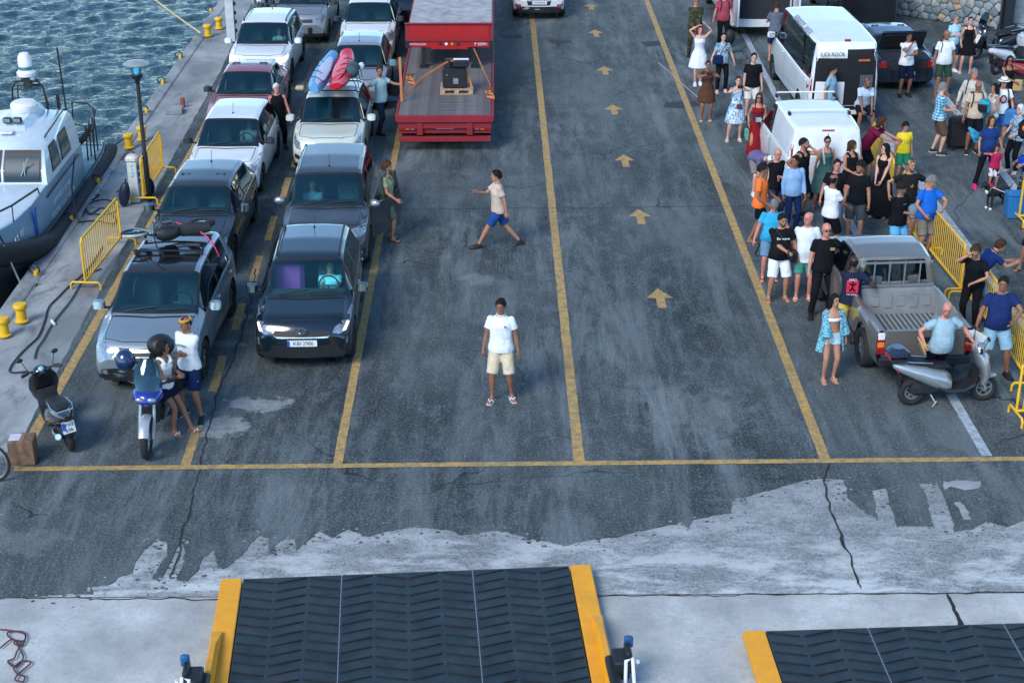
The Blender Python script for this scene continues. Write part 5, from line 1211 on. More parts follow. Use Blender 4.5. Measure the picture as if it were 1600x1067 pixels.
for k in range(5): link('deck_panel', shm, ut, (0, 1.26+2.375*k, 1.76))
# generator on a pallet
M_WOOD = mat('pallet_wood', (.40,.28,.18), .8, var=.3, vs=12)
pr = root('pallet', 'wooden pallet on the low loader deck carrying a black machine', 'pallet', (-1.02, 40.55, .945))
bd_ = MB(); bd_.box((0,0,0), (.86,.10,.022)); bm_ = bd_.mesh('board', M_WOOD)
for k in range(5): link('board', bm_, pr, (0, -.30+.15*k, .125))
for k in range(3): link('board', bm_, pr, (0, -.30+.30*k, .011))
bk_ = MB(); bk_.box((0,0,0), (.12,.10,.088)); bkm = bk_.mesh('block', M_WOOD)
for x in (-.36,0,.36):
    for y in (-.30,0,.30): link('block', bkm, pr, (x,y,.067))
gr = root('generator', 'black engine unit strapped on the wooden pallet', 'machine', (-1.02, 40.55, 1.082))
q = MB(); q.box((-.05,0,.26), (.62,.50,.50), b=.03); q.build('casing', M_BLACK, gr)
q = MB(); q.box((.10,-.02,.60), (.42,.30,.16), b=.03); q.cyl((-.2,0,.5),(-.2,0,.72),.10,12); q.build('engine_block', M_DK, gr)
q = MB(); q.box((.12,-.05,.72), (.40,.06,.04), b=.01); q.build('top_handle', M_WHITE, gr)
q = MB(); q.box((-.02,-.26,.20), (.14,.02,.16), b=.01); q.cyl((-.25,-.27,.36),(-.25,-.25,.36),.02,8); q.build('control_panel', M_STEEL, gr)
M_STRAP = mat('orange_strap', (.55,.20,.07), .8)
for pts, lab in (([(-2.44,39.6,.98),(-1.9,40.1,1.42),(-1.3,40.45,1.72),(-1.0,40.5,1.80)], 'orange lashing strap from the left edge of the deck to the machine'), ([(-.75,40.45,1.5),(-.62,40.4,1.05)], 'short orange strap on the right side of the machine'), ([(-.18,40.0,1.0),(-.15,40.7,1.05),(-.6,42.6,1.55)], 'grey lashing from the right deck edge up to the upper trailer')):
    q = MB(); q.tube([Vector(p) for p in pts], [(.008,.03)]*len(pts), 6); tag(q.build('lashing_strap', M_STRAP), lab, 'strap')
for p, lab in (((-2.25,41.2,.98),'orange strap heap at the left edge of the low loader deck'), ((-.16,39.9,.95),'orange strap heap hanging at the right edge of the low loader deck')):
    q = MB(); pts = [Vector((p[0]+.12*sin(k*1.9), p[1]+.16*cos(k*2.3), p[2]+.02*k)) for k in range(14)]; q.tube(pts, [(.008,.03)]*14, 6); tag(q.build('coiled_strap', M_STRAP), lab, 'strap')
q = MB(); q.tube([(-2.42,39.55,2.1),(-2.40,39.55,.95)], [(.008,.035)]*2, 6); tag(q.build('hanging_strap', M_STRAP), 'vertical orange strap gripped by the bearded man', 'strap')
# ------------------------------------------------------------------ ferry ramps
M_RAMP = mat('ramp_steel_blue', (.026,.044,.054), .55, .3, var=.3, vs=4, dirt=.6, dcol=(.065,.072,.075), bump=.4, bs=40)
M_BAR = mat('tread_bar_black', (.010,.012,.015), .5, .3)
M_RYEL = mat('ramp_yellow', (.84,.36,.008), .5, var=.08, dirt=.35, dcol=(.30,.18,.06), vs=3, bump=.15, bs=30)
def ramp(name, label, x_left, x_right, y_top_l, cols, ang, wl, wr_, depth=5.5, sl=radians(1.0), z0=.16, rows=30):
    R = root(name, label, 'ramp', (x_left, y_top_l, 0), ang); W = x_right-x_left
    # local: x across, -y towards the ship
    nc = sum(cols); bw = (W-wl-wr_)/nc; start = [sum(cols[:k]) for k in range(len(cols))]; panels = len(cols)
    bar = MB()
    bar.box((0,0,0), (bw*.92,.020,.016), b=.004); bm1 = bar.mesh('tread_bar', M_BAR)
    for k in range(panels):
        pw = bw*cols[k]; xk = wl+bw*start[k]; q = MB(); q.box((xk+pw/2, -depth/2, z0-.05), (pw-.016, depth, .10), 0, None, b=.006); p_ = q.build('deck_plate', M_RAMP, R, rot=(sl,0,0))
        for r_ in range(rows):
            for c_ in range(cols[k]):
                if -.10-.235*r_ < -depth+.2: continue
                dn = (c_+start[k]) % 2 == 1
                link('tread_bar', bm1, p_, (xk+bw*(c_+.5), -.10-.205*r_, z0+.006), (0,0, radians(15 if dn else -15)))
    for k in range(1, panels):
        q = MB(); q.box((wl+bw*start[k], -depth/2, z0-.004), (.014, depth-.02, .012)); q.build('seam_strip', M_STEEL, R, rot=(sl,0,0))
    if wl: q = MB(); q.box((wl/2-.003, -depth/2, z0-.045), (wl-.008, depth, .12), b=.012); q.build('side_strip', M_RYEL, R, rot=(sl,0,0))
    if wr_: q = MB(); q.box((W-wr_/2+.003, -depth/2, z0-.045), (wr_-.008, depth, .12), b=.012); q.build('side_strip', M_RYEL, R, rot=(sl,0,0))
    return R, W
rA = math.atan2(G(920,893,.16)[1]-G(345,905,.16)[1], G(920,893,.16)[0]-G(345,905,.16)[0])
g1, g2 = G(345,905,.16), G(925,893,.16)
rp, RW = ramp('ferry_ramp', 'large dark steel ferry ramp with yellow side strips and chevron tread bars', 0, hypot(g2[0]-g1[0], g2[1]-g1[1]), 0, (3,4,3), radians(3.0), .30, .30); rp.location = (g1[0], g1[1], 0); rp.rotation_euler = (0,0,radians(3.6))
for s_ in (0, 1):
    x = .07 if s_ == 0 else RW-.07; q = MB()
    q.loft([[(x-.06,-1.35,z),(x+.06,-1.35,z),(x+.06,-3.6,z if z < .2 else .24),(x-.06,-3.6,z if z < .2 else .24)] for z in (.15,.17)]); q.loft([[(x-.07,-1.3,.2),(x+.07,-1.3,.2),(x+.07,-4.5,.2),(x-.07,-4.5,.2)],[(x-.03,-1.7,.30),(x+.03,-1.7,.30),(x+.03,-4.5,.42),(x-.03,-4.5,.42)]])
    q.build('stiffener', M_RYEL, rp)
M_SBL = mat('ship_blue_paint', (.015,.09,.26), .4, dirt=.3, dcol=(.03,.03,.04))
for s_, xx, lab in ((-1, -.16, 'left'), (1, RW+.16, 'right')):
    hg = MB(); x = xx
    hg.box((x+s_*.10,-2.02,.38), (.08,.26,.32), 1, b=.02); hg.box((x+s_*.13,-1.86,.52), (.11,.08,.16), 0, b=.02); hg.box((x,-2.1,.36), (.20,.34,.26), 1, b=.02)
    hg.box((x-s_*.10,-2.25,.28), (.14,.7,.2), 1, b=.03); hg.cyl((x+s_*.2,-2.22,.46),(x+s_*.2,-2.19,.46),.022,10,2); hg.tube([(x+s_*.02,-2.42,.30),(x+s_*.02,-2.40,.62),(x+s_*.10,-2.40,.66),(x+s_*.12,-2.5,.30)], .022, 8, 3)
    hg.box((x+s_*.10,-2.62,.22),(.2,.2,.2),0,b=.02)
    hg.build('hinge_lug', [M_SBL, M_BLACK, M_WHITE, M_WHITE], rp, (-s_*.10, -.50, 0))
g3 = G(1160,986,.16); r2, _ = ramp('ferry_ramp', 'second dark steel ferry ramp at the lower right cut by the frame', 0, 6.0, 0, (3,4,5), 0, .30, .30, depth=4.0); r2.location = (g3[0], g3[1], 0); r2.rotation_euler = (0,0,radians(2.5))
# ------------------------------------------------------------------ barriers
def barrier(a, b, label, nb=18, h=1.05, group='yellow crowd barriers'):
    a = Vector((*a, 0)); b = Vector((*b, 0)); d = (b-a); Ln = d.length; R = root('crowd_barrier', label, 'barrier', a, atan2(d.y, d.x), group)
    q = MB(); q.tube([(0,0,.17),(0,0,h-.06),(.06,0,h),(Ln-.06,0,h),(Ln,0,h-.06),(Ln,0,.17),(0,0,.17)], .024, 8); q.build('frame', M_YEL, R)
    for x in (.0, Ln):
        q = MB(); q.tube([(x,-.30,.0),(x,-.30,.10),(x,-.26,.15),(x,.26,.15),(x,.30,.10),(x,.30,.0)], .022, 8); q.tube([(x,0,.14),(x,0,.2)], .022, 8); q.build('foot', M_YEL, R)
    bb = MB(); bb.cyl((0,0,.17),(0,0,h-.005),.010,6); bm_ = bb.mesh('bar', M_YEL)
    for k in range(nb): link('bar', bm_, R, (Ln*(k+1)/(nb+1), 0, 0))
    return R
barrier((-8.17,29.49), (-7.99,31.98), 'yellow crowd barrier standing on the quay beside the silver SUV')
barrier((-8.02,34.55), (-8.0,36.75), 'yellow crowd barrier behind the lamp post on the quay')
barrier((9.12,37.3), (8.93,34.3), 'yellow crowd barrier between the boy in yellow and the woman in the long skirt')
barrier((8.98,33.6), (8.90,31.5), 'yellow crowd barrier behind the man leaning back with spread arms', 14)
barrier((9.02,31.2), (9.12,29.0), 'yellow crowd barrier beside the pickup cab under the grey haired man in blue')
barrier((9.16,28.85), (9.20,26.85), 'yellow crowd barrier behind the pickup load bed')
barrier((9.20,26.7), (9.18,24.75), 'yellow crowd barrier beside the large man in navy')
barrier((8.62,23.65), (10.7,23.8), 'yellow crowd barrier foot at the right edge near the silver scooter')
barrier((11.5,33.1), (13.6,33.2), 'yellow crowd barrier at the right edge by the blue bin')
q = MB(); q.box((0,0,.27), (.55,.36,.54), 0, b=.03, taper=1.05); q.box((0,0,.555), (.58,.39,.03), 0, b=.01); tag(q.build('blue_crate', mat('blue_plastic', (.02,.16,.40), .4), loc=(G(1588,342)[0]+.05, 33.5, 0)), 'blue plastic container beside the barrier at the right edge', 'crate')
# ------------------------------------------------------------------ bollards and mooring rings
bo = root('bollard', 'yellow mooring bollard on the quay edge', 'bollard', (0,0,0)); q = MB(); q.lathe([(.001,0),(.17,0),(.17,.03),(.125,.05),(.12,.30),(.16,.33),(.17,.40),(.15,.44),(.001,.455)], 18); q.build('post', M_YEL, bo, sharp=50)
blab = ['front bollard of the pair behind the stern of the patrol boat','rear bollard of the pair behind the stern of the patrol boat','nearest yellow bollard at the left edge of the quay','second yellow bollard at the left edge of the quay','front bollard of the far pair with a yellow rope','rear bollard of the far pair with a yellow rope']
for i, (x, y) in enumerate([(-9.22,38.70),(-9.02,39.35),(-9.15,27.2),(-9.0,27.85),(-9.15,50.4),(-8.95,51.4)]):
    o = bo if i == 0 else copy_tree(bo); o.location = (x, y, .035); o['label'] = blab[i]; o['group'] = 'yellow mooring bollards'; o.scale = (.78,.78,.80); o['category'] = 'bollard'
for i, (p, lb_) in enumerate((((62,432),'mooring ring near the bow line of the patrol boat'),((116,347),'mooring ring beside the yellow barrier'),((158,288),'mooring ring beside the coiled rope'),((232,178),'mooring ring beyond the lamp post'),((258,133),'fourth mooring ring along the quay edge'),((285,93),'fifth mooring ring along the quay edge'),((332,20),'farthest mooring ring at the top of the quay'))):
    g = G(*p); r_ = root('mooring_ring', lb_, 'mooring ring', (g[0]-.05, g[1], .03), random.uniform(-.4,.4), 'mooring rings'); q = MB(); q.box((0,0,.05),(.08,.16,.12),b=.02); q.build('bracket', M_YEL, r_)
    q = MB(); q.tube([(.11*cos(k*pi/6)-.06, .03, .10+.09*sin(k*pi/6)) for k in range(12)], .018, 6, closed=True); q.build('ring', M_DK, r_)
def rope(name, pts, r, m, label, cat='rope', k=6): q = MB(); q.tube(catmull(pts, k), r, 6); return tag(q.build(name, m, sharp=180), label, cat)
M_ROPED = mat('dark_rope', (.025,.04,.05), .9); M_ROPEG = mat('grey_rope', (.35,.36,.35), .9); M_ROPEY = mat('yellow_rope', (.55,.45,.22), .9); M_ROPER = mat('reddish_cord', (.10,.035,.045), .8)
gz = lambda L_, z=.02: [GV(x, y, z) for x, y in L_]
rope('hose', gz([(182,300),(196,290),(215,262),(205,235),(190,250)], .03), .012, M_ROPED, 'thin dark cable looping round the charging pedestal')
rope('coiled_rope', gz([(122,347),(150,345),(175,350),(180,342),(160,325),(140,335),(135,320),(155,305),(140,310),(135,330),(155,335),(178,332),(182,320),(165,312),(140,318),(128,338)]), .016, M_ROPED, 'dark rope lying in loose loops beside the patrol boat')
rope('electric_cable', gz([(160,385),(150,402),(133,425),(110,445),(90,465),(76,480),(70,500),(60,525),(45,540),(30,555),(16,574),(18,582),(44,580)]), .016, M_ROPED, 'dark cable snaking along the quay below the yellow barrier')
rope('electric_cable', gz([(158,420),(135,430),(122,450),(110,470),(90,495),(78,512),(68,530),(58,545),(54,560)]), .014, M_ROPED, 'second dark cable with a pale connector on the quay')
q = MB(); q.cyl((0,-.09,.03),(0,.09,.03),.028,8); tag(q.build('cable_connector', M_WHITE, loc=GV(83,506,0), rot=(0,0,.5)), 'pale connector on the dark cable', 'connector')
rope('mooring_rope', [GV(313,52,.35)]+[Vector((-9.7-.9*k, 50.6+1.6*k, .25+.12*k)) for k in range(1,9)], .03, M_ROPEY, 'yellow mooring rope running out over the water from the far bollards')
rope('cord', gz([(0,983),(20,985),(38,990),(38,1000),(22,1000),(12,992),(14,987),(34,986),(40,994),(34,1008),(22,1005),(26,1000)])+gz([(33,1004),(26,1018),(22,1028),(12,1033),(24,1042),(36,1028),(31,1014),(20,998),(0,1012)]), .011, M_ROPER, 'tangled reddish cord on the pale concrete at the lower left')
rope('cord', gz([(12,1033),(22,1040),(34,1032),(48,1035),(28,1053),(24,1062),(36,1064),(38,1056),(28,1053),(21,1044)]), .011, M_ROPER, 'lower loops of the reddish cord on the pale concrete')
rope('tie_line', gz([(1028,98),(1045,112),(1062,128),(1090,152)], .02), .012, M_ROPEG, 'thin pale line lying on the asphalt beside the yellow lane line')
# lamp post
lp = root('street_lamp', 'black street lamp with a glass lantern on the quay', 'street lamp', (-7.97, 34.85, 0)); q = MB(); q.lathe([(.001,0),(.10,0),(.10,.03),(.07,.06),(.065,1.1),(.045,1.15),(.045,2.75),(.001,2.76)], 12); q.build('pole', M_DK, lp)
q = MB(); q.lathe([(.05,2.72),(.06,2.8),(.13,2.88),(.14,2.93),(.001,2.94)], 14); q.build('lantern_base', M_DK, lp)
q = MB(); q.lathe([(.10,2.94),(.17,3.14),(.165,3.14),(.095,2.94)], 14, closed=True); q.build('lantern_glass', glass('clear_glass', (.4,.5,.52), .3, 1.3), lp)
q = MB(); q.lathe([(.001,2.94),(.05,2.94),(.05,3.12),(.001,3.13)], 10); q.build('lamp_bulb', M_WHITE, lp); q = MB(); q.lathe([(.001,3.13),(.28,3.15),(.29,3.17),(.20,3.22),(.001,3.24)], 18); q.build('lantern_cap', mat('cap_grey', (.35,.37,.38), .4, .3), lp)
# pedestals
pe = root('service_pedestal', 'white power pedestal with green marks beside the lamp post', 'pedestal', (-8.24, 34.72, 0)); q = MB(); q.box((0,0,.48), (.22,.22,.96), b=.02); q.build('body', mat('pedestal_grey', (.55,.6,.62), .4, dirt=.2), pe)
q = MB(); q.box((0,0,1.03), (.27,.27,.16), b=.05); q.build('head', mat('cap_cream', (.66,.60,.50), .5), pe)
M_GRN = mat('green_mark', (.08,.45,.15), .5); q = MB(); [q.tube([(-.03+.02*sin(k), -.113, .62+.08*k), (.03, -.113, .66+.08*k)], .010, 5) for k in range(4)]; q.build('green_marks', M_GRN, pe)
q = MB(); [q.box((.13,-.02,.5+.16*k), (.05,.08,.09), b=.01) for k in range(3)]; q.build('socket', M_SBL, pe)
pe2 = root('service_pillar', 'tall pale metal service pillar on the quay beside the white crossover', 'pillar', (-8.30, 49.8, 0)); q = MB(); q.box((0,0,.85), (.26,.22,1.7), b=.02); q.build('body', mat('pillar_grey', (.50,.55,.56), .4, dirt=.2), pe2); q = MB(); q.box((0,0,1.38), (.36,.30,.07), b=.02); q.build('cap', M_WHITE, pe2)
q = MB(); [q.box((.16,-.02,.35+.28*k), (.07,.10,.12), b=.02) for k in range(4)]; q.build('socket', M_BLACK, pe2)
q = MB(); q.box((0,0,.07), (.45,.20,.14), b=.01); q.box((-.0,.24,.07), (.45,.2,.13), b=.01); tag(q.build('concrete_block', M_QUAY, loc=(*G(272,178), 0), rot=(0,0,.1)), 'two pale concrete blocks side by side on the quay', 'block')
q = MB(); q.box((0,0,.13), (.10,.14,.26), b=.01); tag(q.build('brick_block', mat('brick_red', (.32,.07,.045), .8), loc=(*G(286,168), 0)), 'small red block beside the pale concrete blocks', 'block')
q = MB(); q.ell((0,0,.30), (.13,.13,.32), 12); q.tube([(0,0,.6),(0,0,.7)], .02, 6); tag(q.build('boat_fender', mat('navy_rubber', (.01,.02,.05), .5), loc=(*G(193,322), .0), rot=(.15,.2,0)), 'dark boat fender leaning beside the power pedestal', 'fender')
q = MB(); q.ell((0,0,.22), (.16,.14,.24), 12); tag(q.build('canvas_bag', C('bag_navy', .01,.03,.12), loc=(-8.03, 35.1, 0)), 'dark blue bag at the foot of the lamp post', 'bag')
# cardboard box, bicycle wheel
bx_ = root('cardboard_box', 'taped brown cardboard box on the end of the yellow line', 'box', (-7.50, 22.40, 0), .08); bx_.scale = (.85,.85,.88); q = MB(); q.box((0,0,.235), (.46,.40,.47), b=.012); q.build('carton', mat('cardboard', (.17,.095,.055), .6, var=.5, vs=8, dirt=.4, dcol=(.30,.2,.13)), bx_)
q = MB(); q.box((0,0,.473), (.10,.40,.006)); q.box((0,-.201,.38), (.10,.006,.19)); q.build('tape', mat('brown_tape', (.26,.15,.08), .25), bx_); q = MB(); q.box((-.12,.02,.474), (.20,.26,.008)); q.build('paper_label', mat('label_white', (.62,.62,.66), .6), bx_)
bw = root('bicycle', 'bicycle front wheel reaching into the frame at the left edge', 'bicycle', (-7.84, 21.75, .33), radians(-8)); 
q = MB(); q.tube([(.33*cos(k*2*pi/36),0,.33*sin(k*2*pi/36)) for k in range(36)], .022, 8, closed=True); wh = q.build('tyre', M_RUBBER, bw)
q = MB(); q.tube([(.30*cos(k*2*pi/36),0,.30*sin(k*2*pi/36)) for k in range(36)], .012, 6, closed=True); [q.tube([(.02*cos(k*pi/9),0,.02*sin(k*pi/9)),(.30*cos(k*pi/9+.1),0,.30*sin(k*pi/9+.1))], .003, 3) for k in range(18)]; q.cyl((0,-.04,0),(0,.04,0),.03,10); q.build('rim', M_RIM, bw)
q = MB(); q.tube([(0,.05,0),(-.12,.05,.45),(-.16,0,.62)], .014, 6); q.tube([(0,-.05,0),(-.12,-.05,.45),(-.16,0,.62)], .014, 6); q.tube([(-.16,0,.62),(-.85,0,.45),(-.60,0,-.05),(-.16,0,.55)], .016, 6); q.build('bicycle_frame', mat('bike_red', (.5,.03,.03), .3), bw)
# ------------------------------------------------------------------ stone wall
def voronoi_wall(R, x0, x1, z0, z1, cs, m_list, depth=.14, seed=1):
    rnd = random.Random(seed); pts = []
    nx = int((x1-x0)/cs); nz = int((z1-z0)/(cs*.72))
    for j in range(-1, nz+1):
        for i in range(-1, nx+1): pts.append((x0+(i+.5+(.5 if j % 2 else 0)+rnd.uniform(-.33,.33))*cs, z0+(j+.5+rnd.uniform(-.33,.33))*cs*.72))
    n = 0
    for i, p in enumerate(pts):
        poly = [(x0,z0),(x1,z0),(x1,z1),(x0,z1)]
        for j, q_ in enumerate(pts):
            if i == j or abs(q_[0]-p[0]) > cs*3 or abs(q_[1]-p[1]) > cs*3: continue
            mx, mz = (p[0]+q_[0])/2, (p[1]+q_[1])/2; dx, dz = q_[0]-p[0], q_[1]-p[1]; out = []
            for k in range(len(poly)):
                a, b = poly[k], poly[(k+1) % len(poly)]; da = (a[0]-mx)*dx+(a[1]-mz)*dz; db = (b[0]-mx)*dx+(b[1]-mz)*dz
                if da <= 0: out.append(a)
                if (da < 0) != (db < 0): t = da/(da-db); out.append((a[0]+(b[0]-a[0])*t, a[1]+(b[1]-a[1])*t))
            poly = out
            if len(poly) < 3: break
        if len(poly) < 3: continue
        cx = sum(a[0] for a in poly)/len(poly); cz = sum(a[1] for a in poly)/len(poly)
        ar = sum(poly[k][0]*poly[(k+1) % len(poly)][1]-poly[(k+1) % len(poly)][0]*poly[k][1] for k in range(len(poly)))/2
        if ar < .01: continue
        g = .012
        def ins(a, f): d = hypot(a[0]-cx, a[1]-cz) or 1; s_ = max(.2, 1-f/d); return (cx+(a[0]-cx)*s_, cz+(a[1]-cz)*s_)
        pr = depth*rnd.uniform(.75,1.1); q = MB()
        q.loft([[(*[ins(a, g)[0]], 0, ins(a, g)[1]) for a in poly], [(ins(a, g)[0], -pr*.8, ins(a, g)[1]) for a in poly], [(ins(a, g+.035)[0], -pr, ins(a, g+.035)[1]) for a in poly]][::1])
        o = q.build('stone', rnd.choice(m_list), R, sharp=50); n += 1
    return n
ST = [mat('stone_blue', (.20,.25,.27), .85, var=.25, vs=6, bump=.6, bs=25), mat('stone_grey', (.27,.29,.29), .85, var=.25, vs=6, bump=.6, bs=25), mat('stone_pale', (.38,.38,.35), .85, var=.2, vs=6, bump=.6, bs=25), mat('stone_blue', (.20,.25,.27)), mat('stone_dark', (.13,.17,.19), .85, var=.25, vs=6, bump=.6, bs=25), mat('stone_ochre', (.36,.26,.17), .85, var=.25, vs=6, bump=.6, bs=25)]; ST = [ST[0], ST[0], ST[1], ST[1], ST[4], ST[0], ST[2], ST[1], ST[5], ST[4]]
w0, w1 = G(1400,22), G(1560,48); wl_ = hypot(w1[0]-w0[0], w1[1]-w0[1])
sw_ = root('stone_wall', 'dry stone wall of blue grey and ochre stones at the top right', 'wall', (w0[0], w0[1], 0), atan2(w1[1]-w0[1], w1[0]-w0[0]))
q = MB(); q.box((wl_/2, .30, .9), (wl_, .5, 1.8)); q.build('mortar_core', mat('mortar_dark', (.05,.06,.065), .9, bump=.5), sw_); ns = voronoi_wall(sw_, 0, wl_, 0, 1.8, .30, ST); print('stones', ns)
q = MB(); q.box((wl_/2,.25,1.83), (wl_,.62,.08), b=.01); q.build('coping', ST[6], sw_)
q = MB(); q.box((0,0,1.3), (.32,.35,2.6), b=.02); tag(q.build('gate_pillar', M_DK, loc=(w1[0]+.3, w1[1]+.2, 0)), 'dark pillar at the end of the stone wall', 'pillar')
q = MB(); q.box((1.6,.2,.8), (3.2,.4,1.6), b=.02); tag(q.build('rendered_wall', mat('render_grey', (.30,.33,.35), .85, var=.2, vs=3, bump=.3), loc=(w1[0]+.5, w1[1]+.9, 0), rot=(0,0,-.1)), 'plain grey wall beyond the dark pillar', 'wall')
q = MB(); q.box((0,0,0), (3.4,.25,.12), b=.02); tag(q.build('kerb', M_QUAY, loc=(w1[0]+2.2, w1[1]-.5, .06), rot=(0,0,-.35)), kind='structure')
# suitcase, dog
sc_ = root('suitcase', 'large black suitcase standing beside the man in the checked shirt', 'suitcase', (*G(1497,232), 0), .15); q = MB(); q.box((0,0,.44), (.56,.34,.76), b=.05); q.build('shell', M_SHOEB, sc_); q = MB(); q.tube([(-.12,.1,.8),(-.12,.1,1.0),(.12,.1,1.0),(.12,.1,.8)], .012, 6); q.build('handle', M_STEEL, sc_)
for x in (-.2,.2):
    for y in (-.12,.12): q = MB(); q.cyl((x-.015,y,.04),(x+.015,y,.04),.04,10); q.build('wheel', M_RUBBER, sc_)
dg = root('dog', 'small black and white dog on a lead facing left', 'dog', (*G(1556,325), 0), radians(-62)); q = MB()      # head towards -Y
q.tube([(0,.30,.40),(0,.22,.42),(0,.05,.38),(0,-.12,.38),(0,-.24,.42),(0,-.33,.52),(0,-.38,.60)], [.05,.085,.085,.10,.095,.065,.06], 12)
q.ell((0,-.42,.62), (.065,.08,.07), 12); q.tube([(0,-.46,.60),(0,-.55,.575)], [.04,.024], 8)
for s_ in (1,-1):
    q.tube([(s_*.06,-.20,.36),(s_*.065,-.22,.20),(s_*.065,-.20,.08),(s_*.065,-.23,.03)], [.045,.026,.020,.026], 8); q.tube([(s_*.06,.20,.38),(s_*.075,.14,.26),(s_*.07,.27,.14),(s_*.07,.24,.03)], [.065,.045,.022,.024], 8)
q.tube([(0,.29,.42),(0,.38,.44),(0,.45,.54)], [.022,.018,.010], 6)
o = link('body', q.mesh('body', mat('dog_fur_black', (.012,.012,.014), .8, bump=.6, bs=90), 0), dg); queue(o, None, .012, 3, .008)
for s_ in (1,-1):
    q = MB(); q.ell((s_*.065,-.40,.63), (.018,.035,.05), 8); q.build('ear', M_SHOEB, dg); q = MB(); q.ell((s_*.066,-.235,.03), (.032,.04,.034), 8); q.build('paw', M_WHITE, dg)
q = MB(); q.ell((0,-.34,.46), (.05,.05,.08), 10); q.build('chest_patch', M_WHITE, dg); q = MB(); q.tube([(.07*cos(k*pi/5),-.31+.03*sin(k*pi/5),.50+.05*sin(k*pi/5)) for k in range(10)], .01, 5, closed=True); q.build('collar', M_GRN, dg)
dgp = Vector((*G(1556,325), 0)); rope('dog_lead', [dgp+Vector((-.16,-.1,.52)), dgp+Vector((.2,-.15,.40)), dgp+Vector((.55,-.1,.45)), dgp+Vector((.85,0,.62))], .009, M_WHITE, 'thin pale lead running from the dog to the right edge', 'lead')
# ------------------------------------------------------------------ two wheelers
def wheel2(R, y, r, w, m_rim=None, x=0, sp=6):
    q = MB(); q.tube([(x, y+(r-w*.5)*cos(k*2*pi/28), r+(r-w*.5)*sin(k*2*pi/28)) for k in range(28)], w*.5, 8, closed=True); t = q.build('wheel', M_RUBBER, R, sharp=60)
    q = MB(); q.tube([(x, y+(r-w*1.0)*cos(k*2*pi/24), r+(r-w*1.0)*sin(k*2*pi/24)) for k in range(24)], w*.22, 6, closed=True)
    for k in range(sp): a = 2*pi*k/sp; q.tube([(x,y,r),(x,y+(r-w)*cos(a),r+(r-w)*sin(a))], .014, 5)
    q.cyl((x-.05,y,r),(x+.05,y,r),.05,10); q.build('rim', m_rim or M_RIM, t); return t
def scooter(pos, rz, label, col, seatm=M_SHOEB, plate=None, topbox=None, trim=None, lean=0.08, scale=1.0, group='motor scooters', rack=True, screen=None, dark=None):
    """front towards -Y"""
    R = root('motor_scooter', label, 'scooter', (*pos, 0), 0, group); R.rotation_euler = (0, lean, rz); R.scale = (scale,)*3; trim = trim or M_BLACK; dk = dark or M_DK
    wheel2(R, -.66, .24, .10); wheel2(R, .62, .24, .12)
    def sec(pts): return [Vector(p) for p in pts]
    # leg shield
    q = MB(); rg = []
    for y, z, wx, th in ((-.60,.34,.12,.06),(-.62,.50,.20,.09),(-.56,.68,.25,.11),(-.50,.86,.23,.12),(-.45,1.0,.15,.09)):
        rg.append([(wx*cos(a), y+th*sin(a)*(1.3 if sin(a) < 0 else .6), z) for a in [2*pi*k/14 for k in range(14)]])
    q.loft(rg); q.build('leg_shield', col, R, sharp=60)
    q = MB(); q.loft([[(wx*x_, y, z+dz) for x_, dz in ((-1,0),(-.8,-.05),(.8,-.05),(1,0),(.9,.04),(-.9,.04))] for y, z, wx in ((-.48,.62,.16),(-.42,.36,.19),(-.25,.27,.20),(.05,.27,.20),(.20,.34,.18))]); q.build('footboard', dk, R)
    # tail body
    q = MB(); rg = []
    for y, z0_, z1_, wx in ((-.02,.22,.56,.16),(.12,.24,.66,.21),(.38,.36,.73,.21),(.65,.50,.78,.17),(.88,.62,.80,.10),(.98,.70,.79,.04)):
        zc = (z0_+z1_)/2; hz = (z1_-z0_)/2; rg.append([(wx*cos(a), y, zc+hz*sin(a)) for a in [2*pi*k/14+.2 for k in range(14)]])
    q.loft(rg); q.build('tail_fairing', col, R, sharp=60)
    q = MB(); rg = []
    for y, z, wx, hh in ((-.02,.66,.09,.03),(.05,.70,.13,.05),(.22,.72,.16,.055),(.38,.74,.15,.05),(.42,.77,.14,.055),(.62,.80,.14,.05),(.74,.80,.09,.03)):
        rg.append([(wx*cos(a), y, z+hh*sin(a)) for a in [2*pi*k/12 for k in range(12)]])
    q.loft(rg); q.build('seat', seatm, R, sharp=60)
    q = MB(); q.ell((0,-.70,.46), (.075,.17,.05), 12); q.tube([(.07,-.66,.24),(.07,-.60,.48),(0,-.50,.85)], .02, 6); q.tube([(-.07,-.66,.24),(-.07,-.60,.48),(0,-.50,.85)], .02, 6); q.build('fork', col, R, sharp=60)
    q = MB(); q.ell((0,-.52,.96), (.15,.13,.10), 14); q.build('handlebar_cover', col, R, sharp=80)
    q = MB(); q.ell((0,-.465,1.0), (.08,.06,.06), 12, 0); q.ell((0,-.45,1.02),(.055,.05,.05),12,1); q.build('instrument_dial', [M_BLACK, mat('dial_blue', (.3,.5,.6), .2)], R)
    q = MB(); q.tube([(-.32,-.42,1.0),(-.20,-.48,1.0),(0,-.5,.98),(.20,-.48,1.0),(.32,-.42,1.0)], .018, 7)
    for s_ in (1,-1): q.tube([(s_*.22,-.46,1.0),(s_*.33,-.40,1.0)], .026, 8); q.tube([(s_*.22,-.50,1.02),(s_*.32,-.50,1.0)], .007, 5)
    q.build('handlebar', M_BLACK, R)
    for s_ in (1,-1):
        q = MB(); q.tube([(s_*.20,-.50,1.02),(s_*.27,-.53,1.20)], .007, 5, 0); q.ell((s_*.29,-.53,1.23), (.06,.02,.04), 10, 0); q.build('mirror', M_BLACK, R)
    q = MB(); q.ell((0,-.645,.80), (.11,.05,.075), 12); q.build('headlight', M_LAMP, R)
    q = MB(); q.box((0,.45,.30), (.22,.46,.2), b=.05); q.box((0,.2,.3), (.2,.2,.16), b=.04); q.build('engine', M_DK, R)
